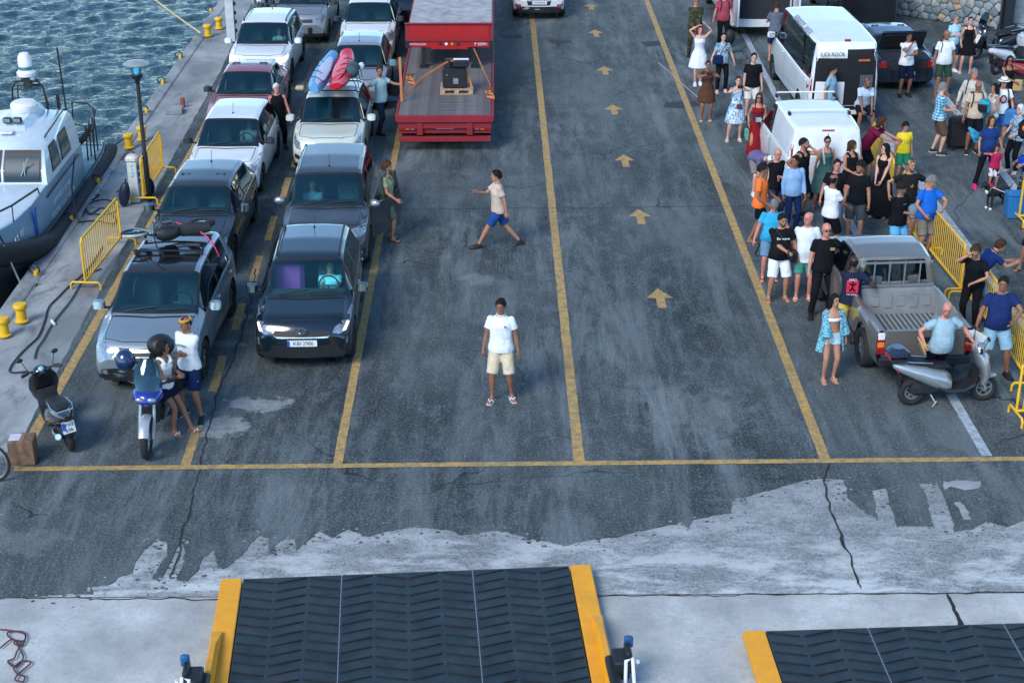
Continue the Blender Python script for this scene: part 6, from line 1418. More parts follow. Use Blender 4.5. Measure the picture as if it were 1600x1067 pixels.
    q = MB(); q.tube([(.14,.25,.25),(.16,.45,.27),(.17,.78,.38)], [.03,.055,.05], 10); q.build('exhaust', M_CHROME if trim is M_CHROME else M_STEEL, R)
    q = MB(); q.box((0,.90,.66), (.16,.04,.06), b=.015); q.build('tail_light', M_RED, R)
    q = MB(); q.tube([(-.1,.2,.08),(-.14,.28,.0)], .012, 5); q.tube([(-.02,.3,.2),(-.1,.22,.06)], .012, 5); q.build('kick_stand', M_STEEL, R)
    q = MB(); q.box((0,.86,.48), (.14,.03,.24), b=.01); q.build('mudguard', M_BLACK, R)
    if rack:
        q = MB(); q.tube([(-.15,.35,.80),(-.17,.70,.84),(-.13,.92,.86),(.13,.92,.86),(.17,.70,.84),(.15,.35,.80)], .012, 6); q.build('grab_rail', M_CHROME, R)
    if topbox:
        q = MB(); q.box((0,.92,.98), (.38,.34,.20), 0, b=.07); q.box((0,.92,.875), (.36,.34,.05), 1, b=.02); q.box((0,1.085,.92), (.30,.02,.08), 2, b=.01); q.build('top_box', [topbox, M_BLACK, M_RED], R)
    if screen:
        q = MB(); q.loft([[(-.14,-.60,1.0),(.14,-.60,1.0),(.14,-.59,1.0),(-.14,-.59,1.0)],[(-.17,-.54,1.2),(.17,-.54,1.2),(.17,-.53,1.2),(-.17,-.53,1.2)],[(-.10,-.47,1.36),(.10,-.47,1.36),(.10,-.46,1.36),(-.10,-.46,1.36)]]); q.build('windscreen', screen, R)
    if plate:
        q = MB(); q.box((0,.935,.57), (.20,.012,.20), 0, RX(-.0)); q.box((.075,.943,.60), (.05,.006,.13), 1); p_ = q.build('number_plate', [M_PLATE, M_BLUE], R, rot=(0,0,0))
        text('plate_text', plate[0], .085, M_INK, p_, (-.02,.945,.615), (pi/2,0,pi), .001); text('plate_text', plate[1], .085, M_INK, p_, (0,.945,.525), (pi/2,0,pi), .001)
    return R
sil = paint('scooter_silver', (.42,.46,.50), .6, .28, .08); blk = paint('scooter_black', (.010,.012,.015), .1, .25, .08)
sA = scooter((7.62, 24.30), radians(97), 'silver scooter with a black top box parked behind the pickup', sil, topbox=paint('box_navy', (.012,.022,.05), 0, .25, .05), trim=M_CHROME, lean=.06, scale=1.0)
q = MB(); q.box((.0,.935,.57),(.2,.01,.15)); 
sB = scooter((-7.14, 23.30), radians(180+28), 'black scooter with a chrome grab rail parked facing away at the lower left', blk, plate=('PXE','636'), trim=M_CHROME, lean=.1)
sC = scooter(G(1552,90), radians(-70), 'black scooter with a tall windscreen nearest the stone wall', blk, screen=M_DGLASS, scale=1.05)
sD = scooter(G(1578,112), radians(125), 'black and white scooter leaning beside the other parked scooters', paint('scooter_white', (.62,.66,.70), 0, .3, .1), seatm=M_SHOEB, scale=1.02)
sE = scooter(G(1605,134), radians(120), 'red scooter at the right edge beside the yellow line', paint('scooter_red', (.50,.015,.03), 0, .3, .08), scale=1.0)
sF = scooter((-7.75, 52.2), radians(12), 'dark scooter parked on the quay behind the service pillar', blk, scale=1.1)
# man sitting on the silver scooter (astride, facing left across the picture is the tail; he looks left)
a = person((7.50, 24.36), 15, 'bald man in pale blue tee shirt sitting sideways on the silver scooter', 1.76, fat=.45, skin='red', hair=('bald','grey'), beard='grey', top=('tee', C('washed_blue', .30,.44,.52)), bot=('pants', C('scooter_trousers', .010,.012,.02)), hip=(0,-.12,.98), hands=[(.50,.06,1.08),(-.42,.08,1.14)], feet=[(.18,-.52,.0,10),(-.12,-.50,0,-10)], kp=[(.1,-.2,.6),(-.1,-.2,.6)], ep=[(.8,-.2,-.5),(-.8,-.2,-.5)], look=(-32,12), lean=6, curl='grip')
q = MB(); q.lathe([(.001,-.01),(.17,-.01),(.175,0),(.17,.01),(.09,.015),(.08,.07),(.001,.08)], 18); tag(q.build('straw_hat', mat('straw_tan', (.50,.33,.14), .8, bump=.4, bs=80), loc=(7.08, 24.20, 1.10), rot=(.2,1.15,.25)), 'tan straw hat held edge on by the man on the scooter', 'hat')
def motorbike(name, label, pos, rz, body, rot=None, cat='motorbike', screen=True, panniers=False, z=0, wheelm=None, black=M_BLACK):
    R = root(name, label, cat, (*pos, z), 0); R.rotation_euler = rot or (0, .12, rz)
    wheel2(R, -.74, .31, .11, wheelm, sp=5); wheel2(R, .70, .31, .14, wheelm, sp=5)
    q = MB()
    for s_ in (1,-1): q.tube([(s_*.10,-.75,.31),(s_*.10,-.62,.62),(s_*.09,-.50,.95)], .026, 7)
    q.build('fork', M_STEEL, R); q = MB(); q.tube([(0,-.74-.30*cos(a)*1.1+.0,.31+.34*sin(a)) for a in [pi*.15+k*pi*.12 for k in range(6)]], [(.07,.02) if screen else (.03,.015)]*6, 8); q.build('front_mudguard', mat('guard_silver', (.42,.45,.48), .35, .4), R)
    q = MB(); rg = []
    for y, z_, wx, hh in ((-.40,.86,.10,.10),(-.28,.88,.16,.14),(-.08,.86,.17,.14),(.10,.80,.12,.09)): rg.append([(wx*cos(a), y, z_+hh*sin(a)) for a in [2*pi*k/12 for k in range(12)]])
    q.loft(rg); q.build('fuel_tank', body, R, sharp=60)
    q = MB(); rg = []
    for y, z_, wx, hh in ((.05,.80,.10,.03),(.2,.80,.14,.05),(.45,.84,.14,.05),(.75,.88,.10,.04)): rg.append([(wx*cos(a), y, z_+hh*sin(a)) for a in [2*pi*k/12 for k in range(12)]])
    q.loft(rg); q.build('seat', M_SHOEB, R, sharp=60)
    q = MB(); q.box((0,-.08,.46), (.26,.42,.34), b=.05); q.cyl((-.16,-.05,.40),(.16,-.05,.40),.12,12); q.build('engine', black, R)
    q = MB(); q.tube([(.12,-.1,.3),(.15,.2,.28),(.17,.62,.42)], [.03,.04,.055], 8); q.build('exhaust', M_STEEL, R)
    q = MB(); q.tube([(0,.68,.31),(.09,.3,.36),(.09,.0,.40)], .03, 6); q.tube([(0,-.45,.9),(0,-.1,.72),(0,.3,.76),(0,.8,.86)], .03, 6); q.build('frame', body if not screen else black, R)
    q = MB(); q.tube([(-.38,-.36,1.08),(-.22,-.46,1.06),(0,-.48,1.04),(.22,-.46,1.06),(.38,-.36,1.08)], .015, 6); [q.tube([(s_*.28,-.43,1.07),(s_*.40,-.34,1.08)], .024, 7) for s_ in (1,-1)]; q.build('handlebar', M_BLACK, R)
    if screen:
        q = MB(); rg = []
        for y, z_, wx, hh in ((-.72,.86,.07,.05),(-.64,.88,.17,.10),(-.50,.90,.23,.14),(-.34,.86,.20,.12)): rg.append([(wx*cos(a), y, z_+hh*sin(a)) for a in [2*pi*k/12 for k in range(12)]])
        q.loft(rg); q.build('front_fairing', body, R, sharp=60)
        q = MB(); q.ell((.08,-.70,.90), (.07,.03,.04), 10); q.ell((-.08,-.70,.90), (.07,.03,.04), 10); q.build('headlight', M_LAMP, R)
        q = MB(); rg = []
        for y, z_, wx in ((-.62,.98,.15),(-.56,1.12,.19),(-.48,1.28,.17),(-.40,1.40,.11)): rg.append([(wx*x_, y+.06*x_*x_, z_) for x_ in (-1,-.5,0,.5,1)]+[(wx*x_, y+.01+.06*x_*x_, z_) for x_ in (1,.5,0,-.5,-1)])
        q.loft(rg); q.build('windscreen', glass('bike_screen', (.02,.06,.08), .4, .5), R)
        for s_ in (1,-1): q = MB(); q.tube([(s_*.22,-.46,1.06),(s_*.32,-.50,1.16)], .008, 5); q.ell((s_*.36,-.50,1.17), (.08,.03,.05), 10); q.build('mirror', M_BLACK, R)
    if panniers:
        q = MB(); q.ell((0,.90,1.04), (.21,.20,.17), 20); q.box((0,.80,.90), (.3,.3,.05)); q.build('top_case', M_BLACK, R)
        for s_ in (1,-1): q = MB(); q.box((s_*.28,.6,.62), (.18,.42,.34), b=.06); q.build('pannier', M_BLACK, R)
    return R
bluep = paint('bike_blue', (.012,.03,.30), .2, .25, .06)
motorbike('touring_motorbike', 'blue touring motorbike with windscreen and black top case in front of the silver SUV', (-5.62, 23.30), radians(3), bluep, panniers=True, rot=(0,.06,radians(3))).scale = (1.1,)*3
q = MB(); q.ell((0,0,0), (.17,.17,.19), 16); tag(q.build('helmet', mat('helmet_navy', (.01,.03,.10), .2, coat=1), loc=(-6.08, 23.75, 1.12)), 'dark blue helmet hanging on the motorbike', 'helmet')
a = person((-5.38, 23.45), 62, 'dark haired woman in white vest sitting on the blue motorbike', 1.66, f=True, skin='brown', hair=('bob','black'), top=('tank', WHT), bot=('shorts', C('dark_short', .012,.016,.04), .55), shoes=('sandal', C('pink_flip', .5,.2,.16), M_WHITE), hip=(0,-.05,.86), hands=[(.10,.26,1.08),(-.06,.30,1.10)], feet=[(.12,.36,.0,8),(-.10,.16,0,-8)], kp=[(.1,1,.2),(-.1,1,.2)], look=(15,-5), lean=4)
# light motorbike lying on the roof of the silver SUV
rfz = 1.66+.10
q = MB()
for yy in (.35, 1.15):
    q.box((0, yy, 1.70), (1.30, .05, .03), b=.008); 
    for s_ in (1,-1): q.box((s_*.60, yy, 1.64), (.05,.07,.14), b=.01)
rk = q.build('roof_bars', M_BLACK, crv)
cw = crv.matrix_basis @ Vector((0, .70, 0))
rb = motorbike('small_motorbike', 'small motorbike lashed on its side across the roof of the silver SUV', (cw.x-.15, cw.y), 0, mat('bike_matt_black', (.015,.016,.02), .5), screen=False, z=1.80, rot=(0,0,0), wheelm=mat('teal_rim', (.05,.22,.30), .3, .4), cat='motorbike')
rb.matrix_basis = TR(cw.x-.05, cw.y+.22, 1.90) @ RZ(radians(-66)) @ RY(radians(80)) @ TR(0,0,-.42) @ Matrix.Scale(.86, 4); 
rope('lashing_strap', [Vector((cw.x+.05, cw.y+.25, 2.02)), Vector((cw.x+.5, cw.y+.1, 1.90)), Vector((cw.x+.74, cw.y-.05, 1.72)), Vector((cw.x+.85, cw.y-.05, 1.45))], .014, mat('pink_strap', (.65,.03,.12), .6), 'pink strap tying the motorbike to the silver SUV', 'strap')
# ------------------------------------------------------------------ kayaks on the cream car
kc = Vector((corsa.location.x, corsa.location.y, 0))
def kayak(label, x, col1, col2, y0, y1, z, w, tilt):
    R = root('kayak', label, 'kayak', (kc.x+x, kc.y, z), 0); R.rotation_euler = (radians(2), tilt, radians(-3 if x < 0 else -1))
    q = MB(); rg = []; n = 14
    for k in range(n+1):
        t = k/n; y = y0+(y1-y0)*t; e = sin(pi*min(1, max(0, .06+.88*t)))**.36; up = .12*(2*t-1)**4
        rg.append([(w*e*cos(a), y, up+.15*e*sin(a)) for a in [2*pi*j/14 for j in range(14)]])
    q.loft(rg, [0]*0 or 0); o = q.build('hull', col1, R, sharp=70)
    q = MB(); q.loft([[(w*.62*cos(a)*s_, y0+(y1-y0)*t, .155+dz+.012*sin(a)) for a in [2*pi*j/12 for j in range(12)]] for t, s_, dz in ((.12,.3,.0),(.3,.95,.01),(.55,1,.01),(.85,.4,.0))]); q.build('deck_panel', col2, R, sharp=60)
    return R
k1 = kayak('pale blue and white kayak strapped on the left of the cream car roof', -.30, mat('kayak_blue', (.10,.34,.62), .35), mat('kayak_white', (.55,.58,.72), .35), -1.15, 1.9, 1.80, .22, .45)
k2 = kayak('bright red kayak strapped on the right of the cream car roof', .22, mat('kayak_red', (.62,.012,.035), .3), mat('kayak_red2', (.70,.03,.06), .3), -1.05, 1.9, 1.84, .28, -.25)
q = MB(); q.ell((0,0,0), (.17,.20,.17), 14); q.ell((.02,.2,.05), (.15,.18,.15), 12); tag(q.build('grey_bundle', C('bundle_grey', .06,.09,.11), loc=(kc.x+.50, kc.y+.1, 1.98)), 'grey rolled bundle tied beside the red kayak', 'bundle')
q = MB(); q.ell((0,0,0), (.08,.22,.08), 12); tag(q.build('white_float', M_WHITE, loc=(kc.x+.68, kc.y+.6, 1.98)), 'white float beside the grey bundle on the kayaks', 'float')
q = MB(); q.box((0,0,0), (.22,.18,.10), b=.03); tag(q.build('cloth_bag', C('linen', .5,.36,.25), loc=(kc.x-.78, kc.y-.1, 1.62)), 'beige cloth on the left edge of the cream car roof', 'bag')
q = MB(); [q.tube([(-.66,y,1.52),(-.6,y,1.56),(.6,y,1.56),(.66,y,1.52)], .018, 6) for y in (-.15,)]; b1_ = q.build('roof_bar', M_BLACK, corsa); link('roof_bar', b1_.data, corsa, (0,.9,0))
for j, yy in enumerate((-.55, .0, .5, 1.0)):
    pts = [(-.66,yy,1.58),(-.58,yy+.04,1.92),(-.34,yy,2.02),(-.08,yy-.05,1.86),(.1,yy,1.98),(.32,yy+.05,2.07),(.58,yy,1.92),(.66,yy,1.58)]
    q = MB(); q.tube(catmull([Vector((kc.x+p[0], kc.y+p[1], p[2])) for p in pts], 3), .010, 5); tag(q.build('kayak_strap', M_BLACK), ['front black strap over the two kayaks','second black strap over the two kayaks','third black strap over the two kayaks','rear black strap over the two kayaks'][j], 'strap', 'straps over the kayaks')
# occupants seen through the glass
def occupant(car, L, head_t, W, label, topm, side=1, f=False, skin='tan', hair=('short','black')):
    p = car.matrix_basis @ Vector((side*W*.21, -L/2+L*(head_t+.06)-.02, 0))
    return person((p.x, p.y), math.degrees(car.rotation_euler.z), label, 1.72, f=f, skin=skin, hair=hair, top=('tee', topm), bot=('pants', BLK), shoes=None, hip=(0,0,.54), hands=[(.12,.42,.90),(-.12,.42,.90)], feet=[(.12,.75,.28),(-.12,.75,.28)], look=(0,5), curl='grip', lean=-12)
occupant(yaris, 3.98, .42, 1.765, 'driver in pale turquoise shirt inside the blue black crossover', C('driver_turq', .25,.5,.55))
occupant(tcross, 4.11, .42, 1.76, 'driver with pale top inside the white crossover', C('driver_pale', .5,.45,.4), f=True, skin='fair')
occupant(punto, 4.03, .44, 1.69, 'driver inside the white three door hatchback', C('driver_grey', .3,.3,.3))
occupant(duster, 4.34, .42, 1.80, 'passenger inside the dusty dark SUV', C('driver_blue', .2,.3,.4), side=-1)
# ------------------------------------------------------------------ patrol boat
BX = -10.66
pb = root('patrol_boat', 'pale blue patrol boat with black rubber fender moored along the quay', 'boat', (BX, 33, 0))
M_BOAT = mat('boat_pale_blue', (.24,.40,.50), .35, var=.06, coat=.5, dirt=.1); M_BOATW = mat('boat_white_blue', (.58,.68,.74), .3, var=.05, coat=.6, dirt=.08); M_BDK = mat('boat_hull_dark', (.008,.014,.022), .4); M_DECK = mat('boat_deck', (.16,.31,.38), .6, bump=.2, bs=60)
hb = [(6.0,1.72),(5.0,1.92),(2,1.98),(-1,2.0),(-2.3,1.96),(-3.3,1.82),(-4.3,1.56),(-5.3,1.18),(-6.2,.72),(-7.0,.2),(-7.2,.03)]
hb = [(y*(.62 if y < 0 else .95), w*.62) for y, w in hb]; shz = lambda y: .02+1.0*max(0, (-y/.62-.2)/6.5)**1.5
q = MB(); rg = []
for y, w in hb: rg.append([(w,y,shz(y)),(w*.97,y,shz(y)-.5),(w*.80,y+ (0 if y > -4 else .3),-1.5),(w*.3,y+(0 if y > -4 else .6),-2.1),(-w*.3,y+(0 if y > -4 else .6),-2.1),(-w*.80,y+(0 if y > -4 else .3),-1.5),(-w*.97,y,shz(y)-.5),(-w,y,shz(y))])
q.loft(rg); q.build('hull', M_BDK, pb, sharp=50)
for s_ in (1,-1):
    q = MB(); q.tube(catmull([(s_*(w-.10), y, shz(y)-.10) for y, w in hb], 3), [(.20,.24)]*((len(hb)-1)*3+1), 10); q.build('rubber_fender', mat('fender_rubber', (.010,.012,.015), .7, bump=.3, bs=50), pb, sharp=180)
    q = MB(); q.tube(catmull([(s_*max(.02,w-.26), y, shz(y)+.12) for y, w in hb], 3), .022, 6); q.build('lacing', M_BLACK, pb)
q = MB(); rg = [[(w-.04,y,shz(y)-.02),(w-.08,y,shz(y)+.06),(-w+.08,y,shz(y)+.06),(-w+.04,y,shz(y)-.02)] for y, w in hb if w > .1]; q.loft(rg); q.build('deck', M_DECK, pb)
BSET = set(o.name for o in pb.children)
hs_ = [(3.2,1.45,.95,1.41),(1.0,1.52,1.02,1.45),(-.4,1.52,1.02,1.45),(-1.6,1.46,.92,1.34),(-3.0,1.22,.86,1.10),(-4.2,.92,.88,.78),(-5.0,.62,.92,.45),(-5.6,.3,.95,.15)]
q = MB(); q.loft([[(a,y,.0),(a*.99,y,top*.55),(b,y,top-.03),(b-.07,y,top),(-b+.07,y,top),(-b,y,top-.03),(-a*.99,y,top*.55),(-a,y,.0)] for y, a, top, b in hs_]); q.build('lower_house', M_BOATW, pb, sharp=50)
for s_ in (1,-1):
    q = MB(); q.loft([[(s_*(a+.012),y,.02),(s_*(a*.99+.012),y,top*.55),(s_*(b+.012),y,top-.04),(s_*(b-.02),y,top-.1),(s_*(a*.9),y,.05)] for y, a, top, b in hs_[:-1]]); q.build('side_panel', M_BOAT, pb, sharp=50)
ch = [(3.0,1.36,1.18),(.6,1.50,1.22),(-.02,1.50,1.26)]
q = MB(); fr_y = -.02
q.loft([[(1.50,-.05,1.0),(1.50,2.9,.97),(-1.50,2.9,.97),(-1.50,-.05,1.0)],[(1.46,.05,1.30),(1.46,2.9,1.30),(-1.46,2.9,1.30),(-1.46,.05,1.30)],[(1.34,.42,1.72),(1.34,2.85,1.74),(-1.34,2.85,1.74),(-1.34,.42,1.72)],[(1.24,.55,1.82),(1.24,2.7,1.86),(-1.24,2.7,1.86),(-1.24,.55,1.82)],[(.7,.9,1.90),(.7,2.5,1.95),(-.7,2.5,1.95),(-.7,.9,1.90)]]); q.build('wheelhouse', M_BOATW, pb, sharp=60)
for i in range(2):
    x0_ = -1.33+1.36*i; q = MB(); a_, b_ = x0_, x0_+1.28
    q.loft([[(a_,-.045,1.06),(b_,-.045,1.06),(b_,-.01,1.06),(a_,-.01,1.06)],[(a_,.06,1.33),(b_,.06,1.33),(b_,.10,1.33),(a_,.10,1.33)],[(a_*.95,.345,1.66),(b_*.95,.345,1.66),(b_*.95,.40,1.66),(a_*.95,.40,1.66)]], 1); w_ = q.build('front_window_frame', [M_BLACK, M_BLACK], pb)
    q = MB(); a_ += .06; b_ -= .06; q.add([(a_,-.045,1.11),(b_,-.045,1.11),(b_,.045,1.33),(b_*.95,.315,1.62),(a_*.95,.315,1.62),(a_,.045,1.33)], [(0,1,2,5),(5,2,3,4)]); q.build('front_window', mat('boat_glass', (.004,.035,.06), .3, spec=.3), pb)
for s_ in (1,-1):
    for (y0_, y1_) in ((.50,1.22),(1.32,2.15)):
        q = MB(); q.loft([[(s_*1.508,y0_,1.12),(s_*1.508,y1_,1.12),(s_*1.48,y1_,1.12),(s_*1.48,y0_,1.12)],[(s_*1.470,y0_+.05,1.32),(s_*1.470,y1_,1.32),(s_*1.44,y1_,1.32),(s_*1.44,y0_+.05,1.32)],[(s_*1.375,y0_+.14,1.66),(s_*1.375,y1_-.03,1.66),(s_*1.34,y1_-.03,1.66),(s_*1.34,y0_+.14,1.66)]]); w_ = q.build('side_window_frame', M_BLACK, pb)
        q = MB(); q.add([(s_*1.514,y0_+.05,1.15),(s_*1.514,y1_-.05,1.15),(s_*1.478,y1_-.06,1.32),(s_*1.386,y1_-.09,1.62),(s_*1.386,y0_+.20,1.62),(s_*1.478,y0_+.09,1.32)], [(0,1,2,5),(5,2,3,4)]); q.build('side_window', mat('greenish_glass', (.06,.15,.15), .1, coat=1), pb)
    q = MB(); q.tube([(s_*1.30,.62,1.86),(s_*1.32,.75,1.90),(s_*1.26,2.5,1.96),(s_*1.24,2.6,1.9)], .022, 6); q.build('roof_rail', M_BLACK, pb)
    q = MB(); q.tube([(s_*1.52,-.3,.78),(s_*1.58,0,.84),(s_*1.56,2.6,.84),(s_*1.48,2.8,.78)], .024, 6); q.build('hand_rail', M_BLACK, pb)
    q = MB(); q.tube([(s_*1.40,-.75,.90),(s_*1.40,-.9,1.10),(s_*1.12,-3.0,1.18),(s_*.86,-4.2,1.25),(s_*.95,-4.4,1.0),(s_*1.15,-4.2,.5)], .026, 6); q.tube([(s_*1.12,-3.0,1.18),(s_*1.1,-3.0,.8)], .02, 6); q.build('bow_rail', M_BLACK, pb)
    q = MB(); q.box((s_*1.46,-1.75,.50), (.03,.22,.74), b=.01); q.build('blue_stripe', mat('stripe_blue', (.02,.13,.55), .4), pb)
q = MB(); q.loft([[(-.55,.9,1.86),(.55,.9,1.86),(.62,2.6,1.9),(-.62,2.6,1.9)],[(-.36,1.25,2.05),(.36,1.25,2.05),(.42,2.5,2.12),(-.42,2.5,2.12)]]); q.build('roof_plinth', M_BOATW, pb)
q = MB(); q.lathe([(.001,2.08),(.26,2.08),(.30,2.14),(.30,2.24),(.24,2.30),(.001,2.33)], 20, 0, TR(.12,1.95,0)); q.build('radar_dome', M_WHITE, pb)
q = MB(); q.box((-.05,.80,1.93), (.30,.22,.05), b=.02); q.build('roof_hatch', M_WHITE, pb)
for x in (-.12,.22):
    q = MB(); q.box((x,1.12,2.10), (.19,.10,.13), 0, b=.02); q.box((x,1.064,2.11), (.14,.012,.08), 1); q.build('floodlight', [M_BLACK, M_LAMP], pb)
q = MB(); q.tube([(-.55,2.5,1.95),(-.48,2.5,2.45),(-.3,2.5,2.62),(.45,2.5,2.62),(.62,2.5,2.45),(.70,2.5,1.95)], .035, 8); q.tube([(-.45,2.75,1.95),(-.40,2.75,2.45),(.5,2.75,2.45),(.62,2.75,1.95)], .03, 6); q.box((.1,2.5,2.58), (.24,.2,.26)); q.build('mast_arch', M_BLACK, pb)
q = MB(); q.lathe([(.001,2.74),(.20,2.74),(.21,2.82),(.15,2.88),(.15,3.15),(.10,3.25),(.001,3.28)], 18, 0, TR(.08,2.5,0)); q.lathe([(.152,2.88),(.158,2.9),(.158,2.94),(.152,2.96)], 18, 1, TR(.08,2.5,0)); q.build('camera_dome', [M_WHITE, mat('band_teal', (.05,.2,.25), .4)], pb)
for x in (-.16,.32): q = MB(); q.box((x,2.42,2.70), (.13,.08,.12), b=.02); q.build('deck_light', M_LAMP, pb)
q = MB(); q.tube([(1.28,2.6,1.9),(1.24,2.6,3.35)], .022, 6); q.build('antenna', M_BLACK, pb); q = MB(); q.tube([(1.0,2.7,1.9),(1.0,2.7,2.25)], .04, 6); q.build('horn', M_BLACK, pb)
q = MB(); q.tube([(.65,-.03,1.20),(.95,-.03,1.60)], .018, 6); q.box((.78,-.02,1.36),(.03,.03,.30)); q.build('window_wiper', M_STEEL, pb)
for i_, (s__, x_, y_, z_, sz) in enumerate((('ΛΙΜΕΝΙΚΟ ΣΩΜΑ',1.55,.9,.52,.20),('HELLENIC COAST GUARD',1.56,.9,.28,.17),('Λ.Σ. 1080',1.27,-3.0,.52,.22))):
    o = text('hull_lettering', ['LIMENIKO SOMA','HELLENIC COAST GUARD','A.S. 1080'][i_], sz, M_WHITE, pb, (x_, y_, z_), (pi/2,0,pi/2), .004)
q = MB(); q.cyl((.62,4.2,.05),(.62,4.2,.75),.07,10); q.tube([(1.25,5.3,.05),(1.25,5.3,1.15),(.9,5.6,1.2),(.2,5.75,1.2),(.1,5.75,.05)], .028, 6); q.tube([(.1,5.75,.65),(1.25,5.3,.65)], .02, 6); q.tube([(1.5,4.4,.05),(1.5,4.4,.9),(1.3,5.4,1.1)], .03, 6); q.tube([(.4,4.0,.3),(1.0,4.6,.6),(1.25,5.2,.8)], [.12,.10,.08], 8)
for k in range(3): q.tube([(1.15+.0*k,4.5+.35*k,.05),(1.2,4.5+.35*k,.95)], .03, 6)
q.build('stern_gear', M_BLACK, pb)
q = MB(); q.lathe([(.14,.07),(.06,.2),(.055,.95),(.001,.96)], 10, 0, TR(1.0,3.75,0)); q.build('towing_post', M_BLACK, pb)
FX = {'radar_dome', 'camera_dome', 'floodlight', 'deck_light', 'antenna', 'horn', 'roof_hatch'}; seen_ = set()
for o in pb.children:
    if o.name in BSET: continue
    nm = o.name.split('.')[0]; kx = .64 if nm != 'stern_gear' and nm != 'towing_post' else .60
    if o.type == 'FONT': o.location.x *= kx; o.location.y *= (.62 if o.location.y < 0 else 1); continue
    if o.data.name in seen_: continue
    seen_.add(o.data.name); cx = sum(v.co.x for v in o.data.vertices)/len(o.data.vertices)
    for v in o.data.vertices:
        v.co.x = v.co.x-cx*(1-kx) if nm in FX else v.co.x*kx
        if v.co.y < 0: v.co.y *= .62
rope('mooring_rope', [Vector((BX+.8,30.0,.75)), Vector((-9.55,29.9,-.15)), Vector((-9.35,29.7,-.25)), Vector((-9.2,29.75,.08))], .02, M_ROPEG, 'pale mooring line from the bow of the patrol boat to a ring')
rope('mooring_rope', [Vector((BX+.7,29.6,.7)), Vector((-9.75,28.9,-.4)), Vector((-9.4,29.4,-.5)), Vector((-9.2,29.7,.06))], .016, M_ROPED, 'dark mooring line hanging below the pale one')
rope('mooring_rope', [Vector((BX+1.0,35.2,.9)), Vector((-9.45,33.9,.5)), Vector((-9.15,33.1,.08))], .016, M_ROPED, 'dark line from the wheelhouse of the patrol boat to the quay')
rope('mooring_rope', [Vector((BX+.95,38.2,.15)), Vector((-9.6,38.9,.05)), Vector((-9.2,38.9,.35))], .018, M_ROPED, 'dark stern line from the patrol boat to the bollards')
CRW = 'people waiting in the yard'
def lb(px, py): return G(px, py)
FLIP = ('sandal', M_SOLE, M_WHITE); SANDB = ('sandal', M_SHOEB, M_SHOEB)
M_PAT_FLORAL = pattern('floral_blue_white', 'noise', [(.02,.06,.14),(.6,.68,.72),(.06,.2,.32)], 16)
M_PAT_DRESS = pattern('white_blue_motif', 'noise', [(.55,.66,.74),(.6,.68,.74),(.05,.22,.40)], 14)
M_PAT_KIM = pattern('turquoise_motif', 'noise', [(.02,.13,.22),(.35,.62,.68),(.03,.26,.38)], 22)
M_CAMO = pattern('camouflage', 'noise', [(.018,.025,.012),(.06,.07,.03),(.03,.022,.012),(.09,.095,.05)], 9)
M_PLAID = pattern('blue_check', 'plaid', [(.55,.66,.72),(.12,.36,.5),(.05,.22,.36)], 4.5)
TURQ = C('turquoise', .04,.36,.60); ROYAL = C('royal_blue', .015,.13,.55)
# the man in the middle and the walker
a = person(lb(783,622), -8, 'man in white polo shirt and beige shorts standing alone in the empty lane', 1.84, skin='brown', hair=('short','black'), top=('polo', WHT), bot=('shorts', C('beige', .60,.50,.36), .98), shoes=('sandal', M_WHITE, M_WHITE), hands=[(.30,.02,.80),(-.30,.03,.80)], feet=[(.17,-.02,0,22),(-.13,.10,0,-12)], look=(-4,12))
q = MB(); p = a['U'](.09,.145,1.33); q.box(tuple(p), (.035,.006,.03)); q.build('shirt_logo', C('teal', .03,.18,.2), a['R'])
person(lb(779,386), -78, 'man in beige tee shirt and blue shorts striding across the middle lane', 1.78, skin='tan', hair=('short','black'), top=('tee', C('sand', .55,.43,.34)), bot=('shorts', C('blue_short', .02,.07,.24), .85), shoes=('shoe', M_SHOEB), feet=[(-.02,.42,.0,0,0),(-.02,-.44,.03,0,18)], hip=(0,0,.86), hands=[(.22,-.12,.82),(-.10,.42,1.20)], look=(-4,0), kp=[(0,1,0),(0,1,.2)], curl=('relax','flat'), lean=3)
# left side
person(lb(438,236), 12, 'white haired man in black sleeveless shirt walking between the queued cars', 1.72, skin='red', hair=('short','white'), top=('sleeveless', BLK), bot=('pants', BLK), feet=[(.14,-.22,.05,10,15),(-.08,.16,0,-5)], hands=[(.32,.12,.84),(-.30,-.02,.84)], look=(8,0))
a = person(lb(598,210), 60, 'bearded man in pale tee shirt leaning on the strap of the red trailer', 1.78, skin='tan', hair=('short','brown'), beard='brown', top=('tee', C('mint', .42,.58,.60)), bot=('pants', JEAND), hands=[(.20,.42,1.30),(-.34,-.08,1.05)], feet=[(.16,.36,.42,0,0),(-.1,-.05,0,0)], ep=[(.8,-.2,-.6),(-1,-.6,0)], look=(-55,10), curl=('grip','relax'), lean=-3)
a = person(lb(608,374), 78, 'man in olive tee shirt with a black crossbody bag beside the open car door', 1.74, skin='tan', hair=('curly','brown'), beard='brown', top=('tee', C('olive', .26,.27,.17)), bot=('shorts', C('olive_dark', .10,.12,.09), .95), shoes=('sandal', M_SHOEB, M_SHOEB), hands=[(.28,.05,.82),(-.20,.25,.98)], feet=[(.10,-.02,0,10),(-.10,.10,0,-10)])
bag(a, tuple(a['U'](.10,.16,1.08)), (.26,.1,.17), M_SHOEB, 'black crossbody bag on the man in olive by the car door', [(.10,.12,1.14),(0,.14,1.25),(-.10,.08,1.44),(-.06,-.12,1.38),(.12,-.13,1.15)], nm='crossbody_bag')
